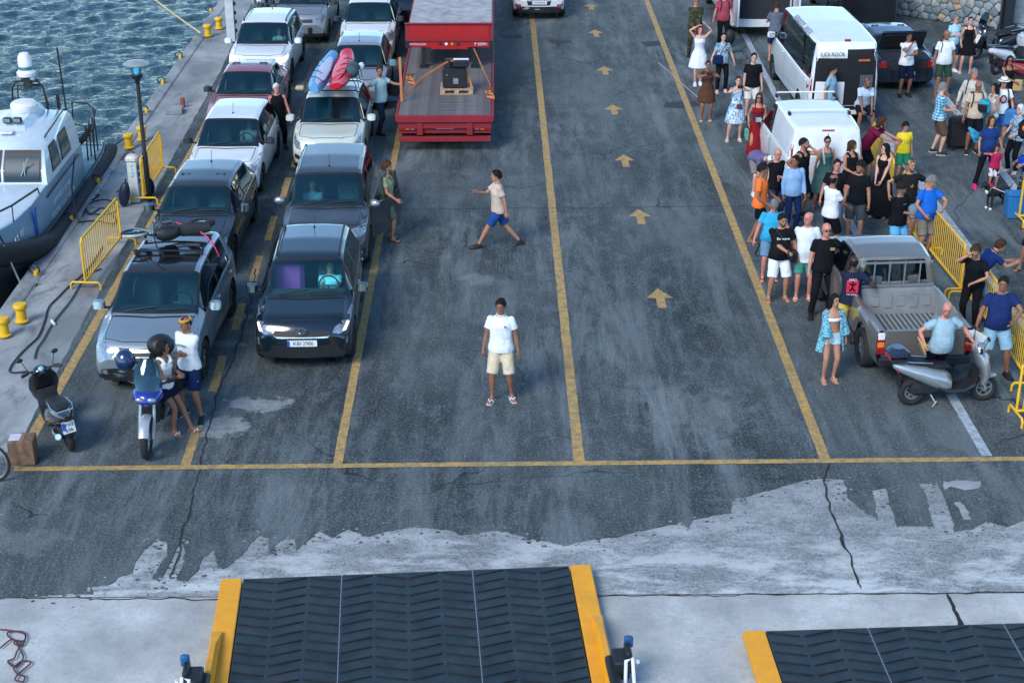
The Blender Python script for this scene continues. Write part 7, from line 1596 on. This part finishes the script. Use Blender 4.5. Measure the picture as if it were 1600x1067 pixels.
a = person(lb(303,648), -28, 'man in white tee shirt and navy shorts with arms folded beside the blue motorbike', 1.80, skin='brown', hair=('buzz','black'), top=('tee', C('white_tee', .68,.72,.76)), bot=('shorts', NAVY, .92), shoes=('shoe', M_SHOEB, C('sole_teal', .3,.6,.66)), pose='cross', hands=[(-.06,.28,1.14),(.04,.30,1.20)], feet=[(.24,.10,0,30),(-.16,.04,0,-10)], hatm=('band', mat('amber_sunglasses', (.7,.35,.02), .2)), look=(-10,5))
text('shirt_print', 'HATTRIC', .055, C('ink_blue', .02,.04,.12), a['R'], a['U'](0,.165,1.30), (pi/2,0,0), .003)
text('shorts_print', 'N', .12, WHT, a['R'], a['V']((.20,.12,.66)), (pi/2,0,.6), .003)
# upper group
a = person(lb(1084,88), 0, 'soldier in camouflage uniform and red beret standing behind the women', 1.80, skin='red', hair=('buzz','brown'), top=('jacket', M_CAMO), bot=('pants', M_CAMO), pose='front', hatm=('beret', C('beret_red', .5,.05,.03)), glasses=True, feet=[(.14,0,0,10),(-.16,.0,0,-10)])
a = person(lb(1128,76), 5, 'man in dusty red tee shirt with black backpack straps at the head of the path', 1.78, fat=.2, skin='red', hair=('ring','grey'), top=('tee', C('dusty_red', .35,.06,.09)), bot=('pants', BLK), hands=[(.34,.06,.82),(-.34,.04,.82)])
backpack(a, M_SHOEB, 'black backpack worn by the man in the dusty red shirt')
q = MB(); q.ell((0,0,0), (.17,.12,.24), 12); tag(q.build('shoulder_bag', M_SHOEB, loc=(*G(1139,86), .55)), 'black bag hanging beside the man in dusty red', 'bag')
a = person(lb(1090,132), 0, 'red haired woman in short white dress with both arms raised', 1.68, f=True, skin='fair', hair=('bob','red'), top=('dress', C('white_dress', .72,.76,.82), -1), bot=('skirt', MATS['cloth_white_dress'], .52, .09), shoes=('shoe', M_SHOEW), hands=[(.16,.06,1.80),(-.10,.10,1.76)], ep=[(1,0,.2),(-1,0,.2)], feet=[(.07,0,0,5),(-.09,.06,0,-5)])
a = person(lb(1126,143), 0, 'woman in blue and white floral blouse and black trousers with a blue bag', 1.66, f=True, fat=.45, skin='fair', hair=('bun','black'), top=('tee', M_PAT_FLORAL), bot=('pants', BLK), shoes=('sandal', M_WHITE, M_WHITE), hands=[(.36,.05,.86),(-.34,.06,.90)], feet=[(.13,0,0,5),(-.12,.08,0,-5)])
bag(a, tuple(a['U'](-.16,.2,1.0)), (.28,.1,.26), NAVY, 'navy blue bag on the front of the woman in the floral blouse', [(-.12,.17,1.1),(0,.15,1.3),(.10,.06,1.46),(.06,-.12,1.36)])
a = person(lb(1102,190), 0, 'woman in short brown dress holding a phone up with both hands', 1.64, f=True, fat=.2, skin='brown', hair=('bun','black'), top=('dress', C('brown', .10,.045,.03), .5), bot=('skirt', MATS['cloth_brown'], .58, .05), shoes=('sandal', M_SOLE, M_WHITE), pose='phone', ep=[(1,-.2,-.4),(-1,-.2,-.4)], feet=[(.12,0,0,5),(-.12,.03,0,-5)])
phone(a, 'phone held up by the woman in the brown dress')
a = person(lb(1172,185), 0, 'man in black tee shirt and white shorts with a moustache', 1.76, skin='fair', hair=('short','black'), top=('tee', BLK), bot=('shorts', C('offwhite', .6,.6,.55)), hands=[(.26,.02,.84),(-.22,.0,.86)])
a = person(lb(1148,219), 0, 'woman in white and blue summer dress photographing with a phone at her face', 1.66, f=True, fat=.4, skin='fair', hair=('bun','brown'), top=('dress', M_PAT_DRESS, -1), bot=('skirt', M_PAT_DRESS, .50, .07), shoes=('sandal', M_WHITE, M_WHITE), pose='phone', hands=[(.06,.30,1.54),(-.04,.30,1.50)], ep=[(1,-.1,-.5),(-1,-.1,-.5)], feet=[(.12,0,0,5),(-.20,.02,0,-12)])
phone(a, 'phone at the face of the woman in the white and blue dress')
bag(a, tuple(a['U'](.04,.18,.98)), (.14,.07,.13), C('plum', .12,.05,.06), 'small dark pouch on the woman in the summer dress', [(.04,.16,1.04),(.12,.12,1.3),(.10,.0,1.48)], nm='belt_pouch')
a = person(lb(1180,248), -10, 'woman in long dark red dress standing by the white van', 1.66, f=True, skin='tan', hair=('long','brown'), top=('dress', C('dark_red', .24,.015,.02), -1), bot=('skirt', MATS['cloth_dark_red'], .12, .04), shoes=FLIP, glasses=True, hands=[(.24,.02,.84),(-.22,.10,.95)])
q = MB(); q.box((0,0,0), (.10,.24,.34), b=.04); tag(q.build('shoulder_bag', pattern('green_print', 'noise', [(.02,.3,.3),(.2,.45,.08),(.03,.15,.25)], 9), loc=(G(1166,246)[0], G(1166,246)[1], .58), rot=(0,0,.3)), 'green and teal bag hanging beside the woman in dark red', 'bag')
a = person(lb(1183,304), 18, 'person bending down in purple shirt and white cap beside the van', 1.70, skin='fair', hair=('short','grey'), hatm=('cap', WHT), top=('tee', C('purple_grey', .14,.12,.24)), bot=('shorts', C('greybrown', .2,.18,.18)), lean=78, hip=(0,-.15,.88), hands=[(.10,.30,.42),(-.14,.34,.36)], shoes=('shoe', M_SHOEW))
a = person(lb(1183,384), 72, 'man in bright orange tee shirt and black shorts', 1.82, skin='brown', hair=('short','black'), top=('tee', C('orange', .85,.18,.04)), bot=('shorts', BLK, .8), shoes=('sandal', M_SHOEB, M_SHOEB), hands=[(.20,.28,1.0),(-.22,.18,.98)], feet=[(.12,-.18,0,5),(-.12,.16,0,-5)], look=(0,10))
a = person(lb(1207,352), 30, 'bald man in black tee shirt with folded arms behind the man in orange', 1.75, skin='red', hair=('bald','black'), top=('tee', BLK), bot=('pants', JEAND), pose='cross', look=(-20,10))
a = person(lb(1234,362), 12, 'man in light blue long sleeved shirt and dark trousers', 1.72, fat=.2, skin='brown', hair=('short','black'), top=('long', C('sky_shirt', .25,.42,.66)), bot=('pants', NAVY), hands=[(.22,.16,.90),(-.24,.06,.88)], look=(-60,0))
a = person(lb(1247,338), 38, 'bearded man in black tank top talking on a phone by the van', 1.80, skin='tan', hair=('short','black'), beard='black', top=('tank', BLK), bot=('shorts', BLK), hands=[(.12,.10,1.56),(-.30,.10,1.12)], ep=[(.6,.3,-1),(-1,-.5,0)], curl=('grip','relax'), look=(10,0))
phone(a, 'phone held to the ear of the man in the black tank top', 0)
a = person(lb(1284,325), 0, 'woman in green slip dress and glasses standing at the van doors', 1.68, f=True, skin='tan', hair=('bun','black'), top=('dress', C('bottle_green', .06,.13,.12), -1), bot=('skirt', MATS['cloth_bottle_green'], .42, .09), shoes=('sandal', M_SHOEB, M_SHOEB), glasses=True, hands=[(.26,.03,.84),(-.26,.03,.84)], feet=[(.10,0,0,5),(-.22,.06,0,-10)])
q = MB(); q.tube([a['U'](-.05,.14,1.12), a['U'](-.08,.14,1.3), a['U'](-.10,.05,1.47), a['U'](-.06,-.11,1.36)], .022, 5); q.build('bag_strap', C('pale_grey_strap', .5,.5,.5), a['R'])
a = person(lb(1298,372), -10, 'smiling man in black tee shirt behind the man with the white shirt', 1.76, skin='red', hair=('short','black'), top=('tee', BLK), bot=('shorts', JEAN), shoes=('shoe', M_SHOEW), hands=[(.26,.05,.84),(-.30,.04,.84)], look=(10,0))
a = person(lb(1292,398), 120, 'man in white tee shirt and black shorts holding a small cup', 1.76, skin='brown', hair=('buzz','black'), top=('tee', WHT), bot=('shorts', BLK, .95), shoes=('shoe', M_SHOEW), hands=[(.18,.36,1.06),(-.18,.34,1.02)], curl='grip', look=(15,5))
a = person(lb(1322,333), 20, 'woman in black vest top and wide grey trousers', 1.68, f=True, fat=.35, skin='tan', hair=('bob','brown'), top=('tank', BLK), bot=('wide', C('lilac_grey', .17,.16,.21)), shoes=SANDB, hands=[(.16,.26,1.12),(-.10,.28,1.08)], look=(35,8), curl='grip')
a = person(lb(1333,378), -18, 'man in black tee shirt and dark shorts wearing pale blue shoes', 1.80, fat=.1, skin='tan', hair=('curly','black'), beard='black', top=('tee', BLK), bot=('shorts', C('slate', .05,.065,.08)), shoes=('shoe', C('aqua', .3,.6,.75)), hands=[(.26,.10,.84),(-.26,.06,.84)], look=(-25,10))
a = person(lb(1200,436), 0, 'grey haired man in turquoise shirt looking down', 1.74, fat=.45, skin='red', hair=('short','grey'), top=('polo', TURQ), bot=('shorts', JEAN), hands=[(.36,.10,.92),(-.38,.10,.80)], shoes=('sandal', M_SHOEB, M_SHOEB), look=(0,35), lean=8)
q = MB(); q.box((0,0,0), (.03,.05,.62), 0, RY(.25), b=.01); q.box((.01,0,.05), (.034,.03,.4), 1, RY(.25)); tag(q.build('folding_umbrella', [M_SHOEB, TURQ], loc=(*G(1186,404), .34), rot=(.25,0,0)), 'folded dark and turquoise umbrella held at the side of the man in turquoise', 'umbrella')
a = person(lb(1213,468), 3, 'bearded man in black printed tee shirt and white shorts looking at a phone', 1.78, fat=.55, skin='tan', hair=('short','black'), beard='black', top=('tee', C('black_print', .012,.012,.014)), bot=('shorts', WHT, .95), shoes=('sandal', M_SOLE, M_SOLE), hands=[(.36,.06,.84),(.04,.34,1.12)], feet=[(.16,.0,0,18),(-.16,.02,0,-8)], look=(12,15), curl=('relax','flat'))
phone(a, 'phone in the hand of the man in the black printed shirt', 1)
chest_text(a, 'Be wave', .075, WHT, 1.32, f_=.20)
bag(a, tuple(a['U'](.23,.12,.94)), (.16,.12,.26), M_SHOEB, 'black pouch on the hip of the man in the black printed shirt', [(.20,.15,1.06),(.05,.19,1.25),(-.12,.06,1.46)])
a = person(lb(1253,466), -4, 'bald man in white tee shirt and green shorts', 1.78, fat=.35, skin='red', hair=('bald','grey'), top=('tee', C('white_big', .70,.76,.82)), bot=('shorts', C('green', .06,.25,.20), .85), shoes=('sandal', M_SOLE, M_WHITE), hands=[(.32,.04,.82),(-.30,.02,.86)], look=(-50,5), hem=.78)
a = person(lb(1280,492), 4, 'bald man in black tee shirt and black trousers resting a hand on the pickup', 1.86, fat=.25, skin='red', hair=('bald','grey'), top=('tee', BLK), bot=('pants', BLK), glasses=True, hands=[(.62,.12,1.02),(-.28,.06,.86)], feet=[(.18,-.05,0,8),(-.18,.06,0,-12)], ep=[(.3,-.6,-.7),(-.4,-.8,0)], curl=('flat','relax'))
q = MB(); q.box(tuple(a['U'](.09,.17,1.33)), (.09,.006,.06), b=.002); q.build('shirt_logo', mat('gold_print', (.35,.25,.08), .6), a['R'])
a = person(lb(1293,593), 8, 'young woman in white bikini top and turquoise open robe with denim shorts', 1.62, f=True, skin='tan', hair=('long','black'), top=('bikini', C('bikini', .75,.78,.8)), bot=('shorts', C('light_denim', .40,.58,.68), .36), shoes=('sandal', C('pink_sole', .6,.3,.26), C('pink_strap', .6,.3,.26)), hands=[(.27,.05,.84),(-.12,.16,.84)], feet=[(.10,.02,0,8),(-.10,.03,0,-6)], look=(12,0))
mb = MB()
for s_ in (1,-1):   # the open robe: two front panels, a back and wide sleeves
    mb.tube([a['sh'][0 if s_ > 0 else 1], a['elb'][0 if s_ > 0 else 1], a['wr'][0 if s_ > 0 else 1].lerp(a['elb'][0 if s_ > 0 else 1], .25)], [.064,.078,.10], 12)
    mb.loft([[a['U'](s_*x, f_, z_) for x, f_ in pr] for z_, pr in ((1.44, [(.06,.03),(.13,.05),(.155,-.02),(.12,-.08),(.0,-.09),(.0,-.06),(.10,-.05),(.12,.0)]), (1.2, [(.09,.13),(.15,.11),(.19,.0),(.14,-.13),(.0,-.14),(.0,-.12),(.12,-.10),(.16,.0)]), (.95, [(.13,.14),(.19,.12),(.24,.0),(.17,-.16),(.0,-.17),(.0,-.15),(.14,-.13),(.20,.0)]), (.62, [(.19,.13),(.24,.10),(.30,.0),(.20,-.20),(.0,-.21),(.0,-.19),(.18,-.17),(.26,.0)]))])
o = link('robe', mb.mesh('robe', M_PAT_KIM, 0), a['R']); queue(o, None, .014, 2, .014)
a = person(lb(1322,540), 172, 'man in dark printed tee shirt and yellow shorts leaning on the pickup side', 1.76, skin='dark', hair=('buzz','black'), top=('tee', C('ink_navy', .018,.022,.045)), bot=('shorts', C('yellow_shorts', .62,.48,.09), .95), shoes=('shoe', M_SHOEB), hands=[(-.18,.40,1.05),(-.45,.15,1.12)], look=(-10,0), twist=0, feet=[(.14,-.10,0,10),(-.12,.14,0,-5)])
q = MB(); p = a['U'](.0,-.148,1.22); q.box(tuple(p), (.21,.008,.24), b=.003); q.build('shirt_print_panel', C('print_red', .62,.03,.07), a['R'])
q = MB()
for A_, B_ in (((0,.06),(0,-.02)),((0,-.02),(-.05,-.08)),((0,-.02),(.05,-.08)),((0,.03),(-.06,.07)),((0,.03),(.06,.06))): q.tube([a['U'](A_[0],-.16,1.22+A_[1]), a['U'](B_[0],-.16,1.22+B_[1])], .014, 5)
q.ell(tuple(a['U'](0,-.16,1.305)), (.02,.008,.02), 8); q.build('shirt_figure', BLK, a['R'])
for s__, zz, sz in (('JARO', 1.355, .06), ('THE EMPIRE', 1.07, .038)): text('shirt_print', s__, sz, WHT, a['R'], a['U'](0,-.158,zz), (pi/2,0,pi), .002)
# at the barrier
a = person(lb(1352,290), 62, 'man in burgundy tee shirt bending forward to lean on the barrier end', 1.80, skin='tan', hair=('bob','brown'), beard='brown', glasses=True, top=('tee', C('burgundy', .16,.012,.045)), bot=('shorts', BLK), lean=30, hip=(0,-.12,.92), hands=[(.14,.66,1.12),(-.10,.68,1.10)], curl='grip')
a = person(lb(1406,284), 10, 'boy in yellow football shirt with green trim behind the barrier', 1.45, skin='tan', hair=('curly','black'), top=('tee', C('football_yellow', .80,.62,.03)), bot=('shorts', C('football_green', .02,.22,.10)), look=(10,8))
text('shirt_print', '10', .12, C('green_ink', .02,.2,.09), a['R'], a['U'](0,.135,1.22), (pi/2,0,0), .003)
a = person(lb(1373,338), -35, 'woman with long black hair in a black vest and floor length skirt', 1.68, f=True, fat=.2, skin='fair', hair=('long','black'), top=('camisole', BLK), bot=('skirt', BLK, .08, .12), shoes=FLIP, pose='front', look=(-30,0))
a = person(lb(1411,376), 8, 'bearded man in black tee shirt leaning back with his arms spread on the barrier', 1.80, fat=.15, skin='tan', hair=('buzz','black'), beard='black', top=('tee', C('black_faded', .018,.018,.02)), bot=('shorts', C('mid_denim', .16,.32,.44)), shoes=('shoe', M_SHOEW), hands=[(.36,.04,1.02),(-.42,.02,1.04)], ep=[(1,-.4,-.1),(-1,-.4,-.1)], look=(5,0))
chest_text(a, '·ıl·', .12, mat('print_multi', (.5,.35,.05), .6), 1.24, f_=.155)
a = person(lb(1396,412), 28, 'young man in black tee shirt and bright blue shorts gripping his arm', 1.76, skin='brown', hair=('short','black'), top=('tee', BLK), bot=('shorts', C('bright_blue', .12,.42,.72), .85), shoes=('shoe', M_SHOEW), hands=[(.16,.16,.90),(.10,.22,1.14)], look=(20,30), curl=('relax','grip'))
chest_text(a, '- - - -', .04, WHT, 1.34, f_=.155)
a = person(lb(1438,402), 25, 'grey haired man in blue tee shirt and khaki shorts with an elbow on the barrier', 1.78, fat=.5, skin='tan', hair=('short','grey'), top=('tee', ROYAL), bot=('shorts', C('khaki', .22,.19,.15), .9), shoes=('shoe', C('grey_shoe', .06,.06,.07)), hands=[(.14,.36,1.14),(-.20,.22,1.02)], ep=[(1,.3,-.2),(-1,-.5,0)], side=5, look=(20,25))
a = person(lb(1513,512), -35, 'man in black tee shirt with a raised hand leaning over the pickup bed rail', 1.72, skin='tan', hair=('curly','brown'), beard='grey', top=('tee', BLK), bot=('pants', BLK), hands=[(.10,.30,1.06),(-.06,.30,1.58)], ep=[(1,0,-.3),(-1,.2,-.8)], curl=('relax','grip'), lean=12)
a = person(lb(1530,498), 100, 'man in dark blue shirt bent over the barrier with his arms folded on it', 1.76, skin='tan', hair=('short','brown'), top=('polo', C('deep_blue', .012,.03,.14)), bot=('shorts', C('pale_denim', .22,.36,.5)), lean=38, hip=(0,-.2,.92), hands=[(.12,.52,1.10),(-.12,.54,1.14)], look=(0,-10))
a = person(lb(1548,585), -5, 'large man in navy tee shirt holding a white folder beside the barrier', 1.86, fat=.5, skin='brown', hair=('short','black'), top=('tee', C('navy_tee', .015,.03,.11)), bot=('shorts', C('faded_denim', .24,.42,.54), .95), shoes=('shoe', M_SHOEB), hands=[(.16,.36,1.12),(-.36,.06,.86)], ep=[(1,.1,-.2),(-.6,-.8,0)], feet=[(.24,.04,0,18),(-.16,-.02,0,-8)], look=(-18,8))
q = MB(); q.box((0,0,0), (.30,.01,.22), 0, RY(.5), b=.003); own(q.build('paper_folder', M_WHITE, a['R'], tuple(a['V']((-.34,.14,.72)))), 'white folder held low by the man in navy', 'folder')
# upper right
a = person(lb(1411,150), 5, 'man in white tee shirt with hand at his chin before the open boot', 1.80, skin='brown', hair=('short','black'), top=('tee', WHT), bot=('shorts', C('dark_navy', .008,.012,.035), .95), shoes=('shoe', M_SHOEB), hands=[(-.04,.26,1.18),(.04,.20,1.47)], ep=[(1,.1,-.5),(-.6,.4,-.8)], curl=('relax','grip'), look=(0,15))
person(lb(1293,205), 60, 'man in pale blue tee shirt between the minibus and the panel van', 1.74, skin='tan', hair=('short','black'), top=('tee', C('pale_blue', .22,.38,.48)), bot=('shorts', C('navy_short', .01,.02,.06)), hands=[(.24,.10,.84),(-.30,-.02,.90)], look=(10,10))
a = person(lb(1484,112), 20, 'grey haired woman in pale blue tee shirt with a bag behind her', 1.66, f=True, fat=.45, skin='fair', hair=('short','grey'), top=('tee', C('powder_blue', .34,.58,.70)), bot=('shorts', JEAND), hands=[(.26,.12,.92),(-.10,.28,1.22)], glasses=True, shoes=('shoe', M_SHOEW))
bag(a, tuple(a['U'](-.26,-.08,.98)), (.26,.16,.24), C('leather_brown', .13,.06,.035), 'brown shoulder bag on the grey haired woman')
person(lb(1507,115), -5, 'woman in short black dress holding a folded paper', 1.66, f=True, skin='fair', hair=('bun','brown'), top=('dress', BLK, -1), bot=('skirt', BLK, .60, .07), shoes=('sandal', M_SOLE, M_WHITE), hands=[(.18,.20,1.08),(-.22,.06,.92)], feet=[(.15,0,0,10),(-.15,.0,0,-10)])
q = MB(); q.box((0,0,0), (.10,.03,.26), 0, RY(.4), b=.01); tag(q.build('folded_paper', M_WHITE, loc=(G(1518,115)[0]-.02, G(1518,115)[1]-.25, 1.08)), 'folded white paper held by the woman in black', 'paper')
a = person(lb(1469,149), 3, 'bald man in white polo shirt and dark green shorts', 1.82, fat=.3, skin='brown', hair=('bald','black'), top=('polo', WHT), bot=('shorts', C('forest', .025,.06,.04), .9), shoes=('shoe', M_SOLE), hands=[(.30,.04,.84),(-.30,.02,.84)], feet=[(.16,.0,0,10),(-.18,.12,0,-10)])
bag(a, tuple(a['U'](-.22,-.12,1.15)), (.14,.2,.3), NAVY, 'navy sling bag behind the man in the white polo', [(-.16,.13,1.2),(-.12,.10,1.42),(-.10,-.05,1.47),(-.16,-.12,1.3)], sm=NAVY)
a = person(lb(1461,240), 88, 'man in blue checked shirt and brown shorts looking at a phone', 1.80, fat=.15, skin='fair', hair=('short','grey'), top=('tee', M_PLAID), bot=('shorts', C('brown_short', .12,.07,.05), .98), shoes=('shoe', M_SHOEB, M_SHOEW), pose='hold', look=(0,18), feet=[(.12,-.05,0,10),(-.12,.08,0,-5)])
phone(a, 'phone held by the man in the checked shirt')
a = person(lb(1510,218), -25, 'man in cream jacket with a black backpack', 1.84, skin='red', hair=('short','grey'), top=('jacket', C('cream_jacket', .50,.48,.42)), bot=('pants', C('cream_pants', .35,.33,.3)), hands=[(.24,.10,.95),(-.30,.12,.92)], look=(50,10))
backpack(a, M_SHOEB, 'black backpack on the man in the cream jacket')
a = person(lb(1516,238), 0, 'bald man in beige printed tee shirt with a hand on the suitcase', 1.82, fat=.1, skin='brown', hair=('bald','brown'), beard='brown', top=('tee', C('beige_tee', .55,.43,.33)), bot=('shorts', BLK), hands=[(.28,.06,.86),(-.34,.20,.86)], look=(0,28), shoes=('shoe', M_SHOEB, M_SHOEW))
chest_text(a, 'CYPRUS', .06, C('print_grey', .25,.2,.18), 1.28, f_=.165); backpack(a, M_SHOEB, 'small dark backpack on the bald man in beige')
a = person(lb(1556,228), -3, 'man in white hat and white tee shirt with a round face print', 1.76, skin='tan', hair=('short','black'), hatm=('sun', C('hat_white', .72,.72,.7)), glasses=True, top=('tee', WHT), bot=('shorts', C('blue_shorts2', .03,.10,.3)), hands=[(.28,.16,.92),(-.22,.22,.98)])
q = MB(); p = a['U'](0,.150,1.24); q.ell(tuple(p), (.085,.012,.11), 14); q.ell(tuple(p+Vector((0,-.012,.0))), (.055,.012,.075), 12, 1); q.build('shirt_print_panel', [C('plum_print', .05,.02,.06), C('face_pink', .5,.3,.32)], a['R'])
backpack(a, NAVY, 'navy backpack on the man in the white hat'); 
bag(a, tuple(a['U'](.24,.14,.78)), (.34,.2,.46), C('blue_jacket', .05,.18,.42), 'blue jacket hung over the arm of the man in the white hat', nm='folded_jacket', cat='jacket')
a = person(lb(1566,186), -5, 'woman in long black sleeveless dress with a straw bag', 1.70, f=True, skin='brown', hair=('long','black'), glasses=True, top=('dress', BLK, -1), bot=('skirt', BLK, .30, .05), hands=[(.14,.08,1.52),(.16,.22,1.10)], ep=[(1,0,-.8),(-1,0,-.2)], shoes=FLIP)
bag(a, tuple(a['U'](.26,.14,.98)), (.24,.12,.34), mat('straw', (.45,.30,.14), .9, bump=.5, bs=60), 'straw tote bag of the woman in the long black dress', [(.26,.14,1.14),(.22,.16,1.2),(.30,.16,1.14)])
a = person(lb(1543,232), -70, 'woman seen from the side in a pale vest with a turquoise backpack', 1.66, f=True, skin='tan', hair=('long','black'), top=('tank', C('pale_vest', .5,.5,.5)), bot=('wide', C('aqua_pants', .12,.42,.52)), hands=[(.16,.22,.98),(-.20,.2,1.0)])
q = MB(); q.box((0,0,0), (.34,.2,.42), 0, b=.09); q.box((0,-.09,.0), (.24,.06,.24), 1, b=.03); tag(q.build('backpack', [C('bright_turq', .04,.30,.42), M_SHOEB], loc=(*G(1527,240), 1.2), rot=(.2,0,-.5)), 'turquoise backpack with a black pocket carried in the crowd', 'backpack')
a = person(lb(1537,290), 0, 'woman in navy tee shirt and black trousers holding the child by the hand', 1.68, f=True, fat=.5, skin='tan', hair=('long','brown'), top=('tee', C('navy_plain', .015,.04,.15)), bot=('pants', BLK), shoes=('shoe', C('pink_shoe', .75,.03,.18)), hands=[(.36,.04,.86),(-.26,.14,.92)], feet=[(.14,.02,0,5),(-.26,.10,0,-8)], hem=.80)
mb = MB()
for k in range(9): mb.tube([(-.2+.02*k, .02*sin(k*2), .18-.03*k), (-.04+.03*sin(k), -.06+.02*k*.5, .08-.03*k), (.14, .04*cos(k), -.02-.025*k)], .035, 7)
tag(mb.build('folded_towel', C('towel_blue', .05,.33,.52), loc=(*G(1517,268), .92), rot=(0,0,.2), sharp=180), 'bundle of turquoise cloth over the arm of the woman in navy', 'towel')
a = person(lb(1549,297), -5, 'small child in crimson tee shirt and black and white shorts', 1.08, skin='tan', hair=('bob','brown'), top=('tee', C('crimson', .42,.02,.09)), bot=('shorts', pattern('checker_bw', 'voronoi', [(.02,.02,.04),(.6,.6,.6)], 18), .85), hands=[(.22,.06,.80),(-.26,.08,1.42)], ep=[(1,0,-.5),(-1,0,0)], shoes=('shoe', M_SHOEB, M_SHOEW))
a = person(lb(1581,270), -60, 'white haired woman in patterned blouse and black trousers at the right edge', 1.68, f=True, skin='fair', hair=('bob','white'), top=('tee', M_PAT_FLORAL), bot=('pants', BLK), shoes=FLIP, hands=[(.10,.22,1.02),(-.16,.24,1.02)])
q = MB(); q.box((0,0,0), (.34,.22,.46), 0, b=.08); q.ell((-.02,-.12,.06), (.12,.05,.10), 10, 1); tag(q.build('backpack', [C('pack_dark', .015,.02,.03), C('pack_orange', .8,.2,.03)], loc=(*G(1592,285), 1.30)), 'dark backpack with an orange patch at the right edge', 'backpack')
a = person(lb(1602,318), -80, 'person in dark clothes holding a blue bag at the right edge of the crowd', 1.70, f=True, skin='tan', hair=('long','black'), top=('tee', C('night', .012,.015,.03)), bot=('skirt', pattern('dark_floral', 'noise', [(.01,.01,.015),(.01,.012,.018),(.3,.3,.32)], 14), .25, .06), shoes=SANDB, hands=[(.14,.30,1.0),(-.14,.30,1.0)])
q = MB(); q.box((0,0,0), (.30,.2,.32), 0, b=.07); tag(q.build('shoulder_bag', C('cobalt', .01,.05,.36), loc=(*G(1592,320), 1.02)), 'cobalt blue bag at the right edge of the crowd', 'bag')
person(lb(1612,424), -40, 'person cut by the right edge wearing black sandals', 1.75, skin='brown', hair=('short','black'), top=('tee', BLK), bot=('shorts', BLK), shoes=SANDB, feet=[(.12,0,0,5),(-.22,.1,0,-20)])
a = person(lb(1208,96), 170, 'person loading bags between the two white buses', 1.76, skin='tan', hair=('short','brown'), top=('tee', C('grey_tee', .10,.12,.16)), bot=('shorts', C('dusk_blue', .02,.025,.09)), shoes=('sandal', M_SHOEB), lean=18, hands=[(.14,.40,1.2),(-.14,.40,1.2)])
print('people', round(time.time()-T0, 1))
flush_queue()
print('script seconds', round(time.time()-T0, 1), 'objects', len(bpy.data.objects))
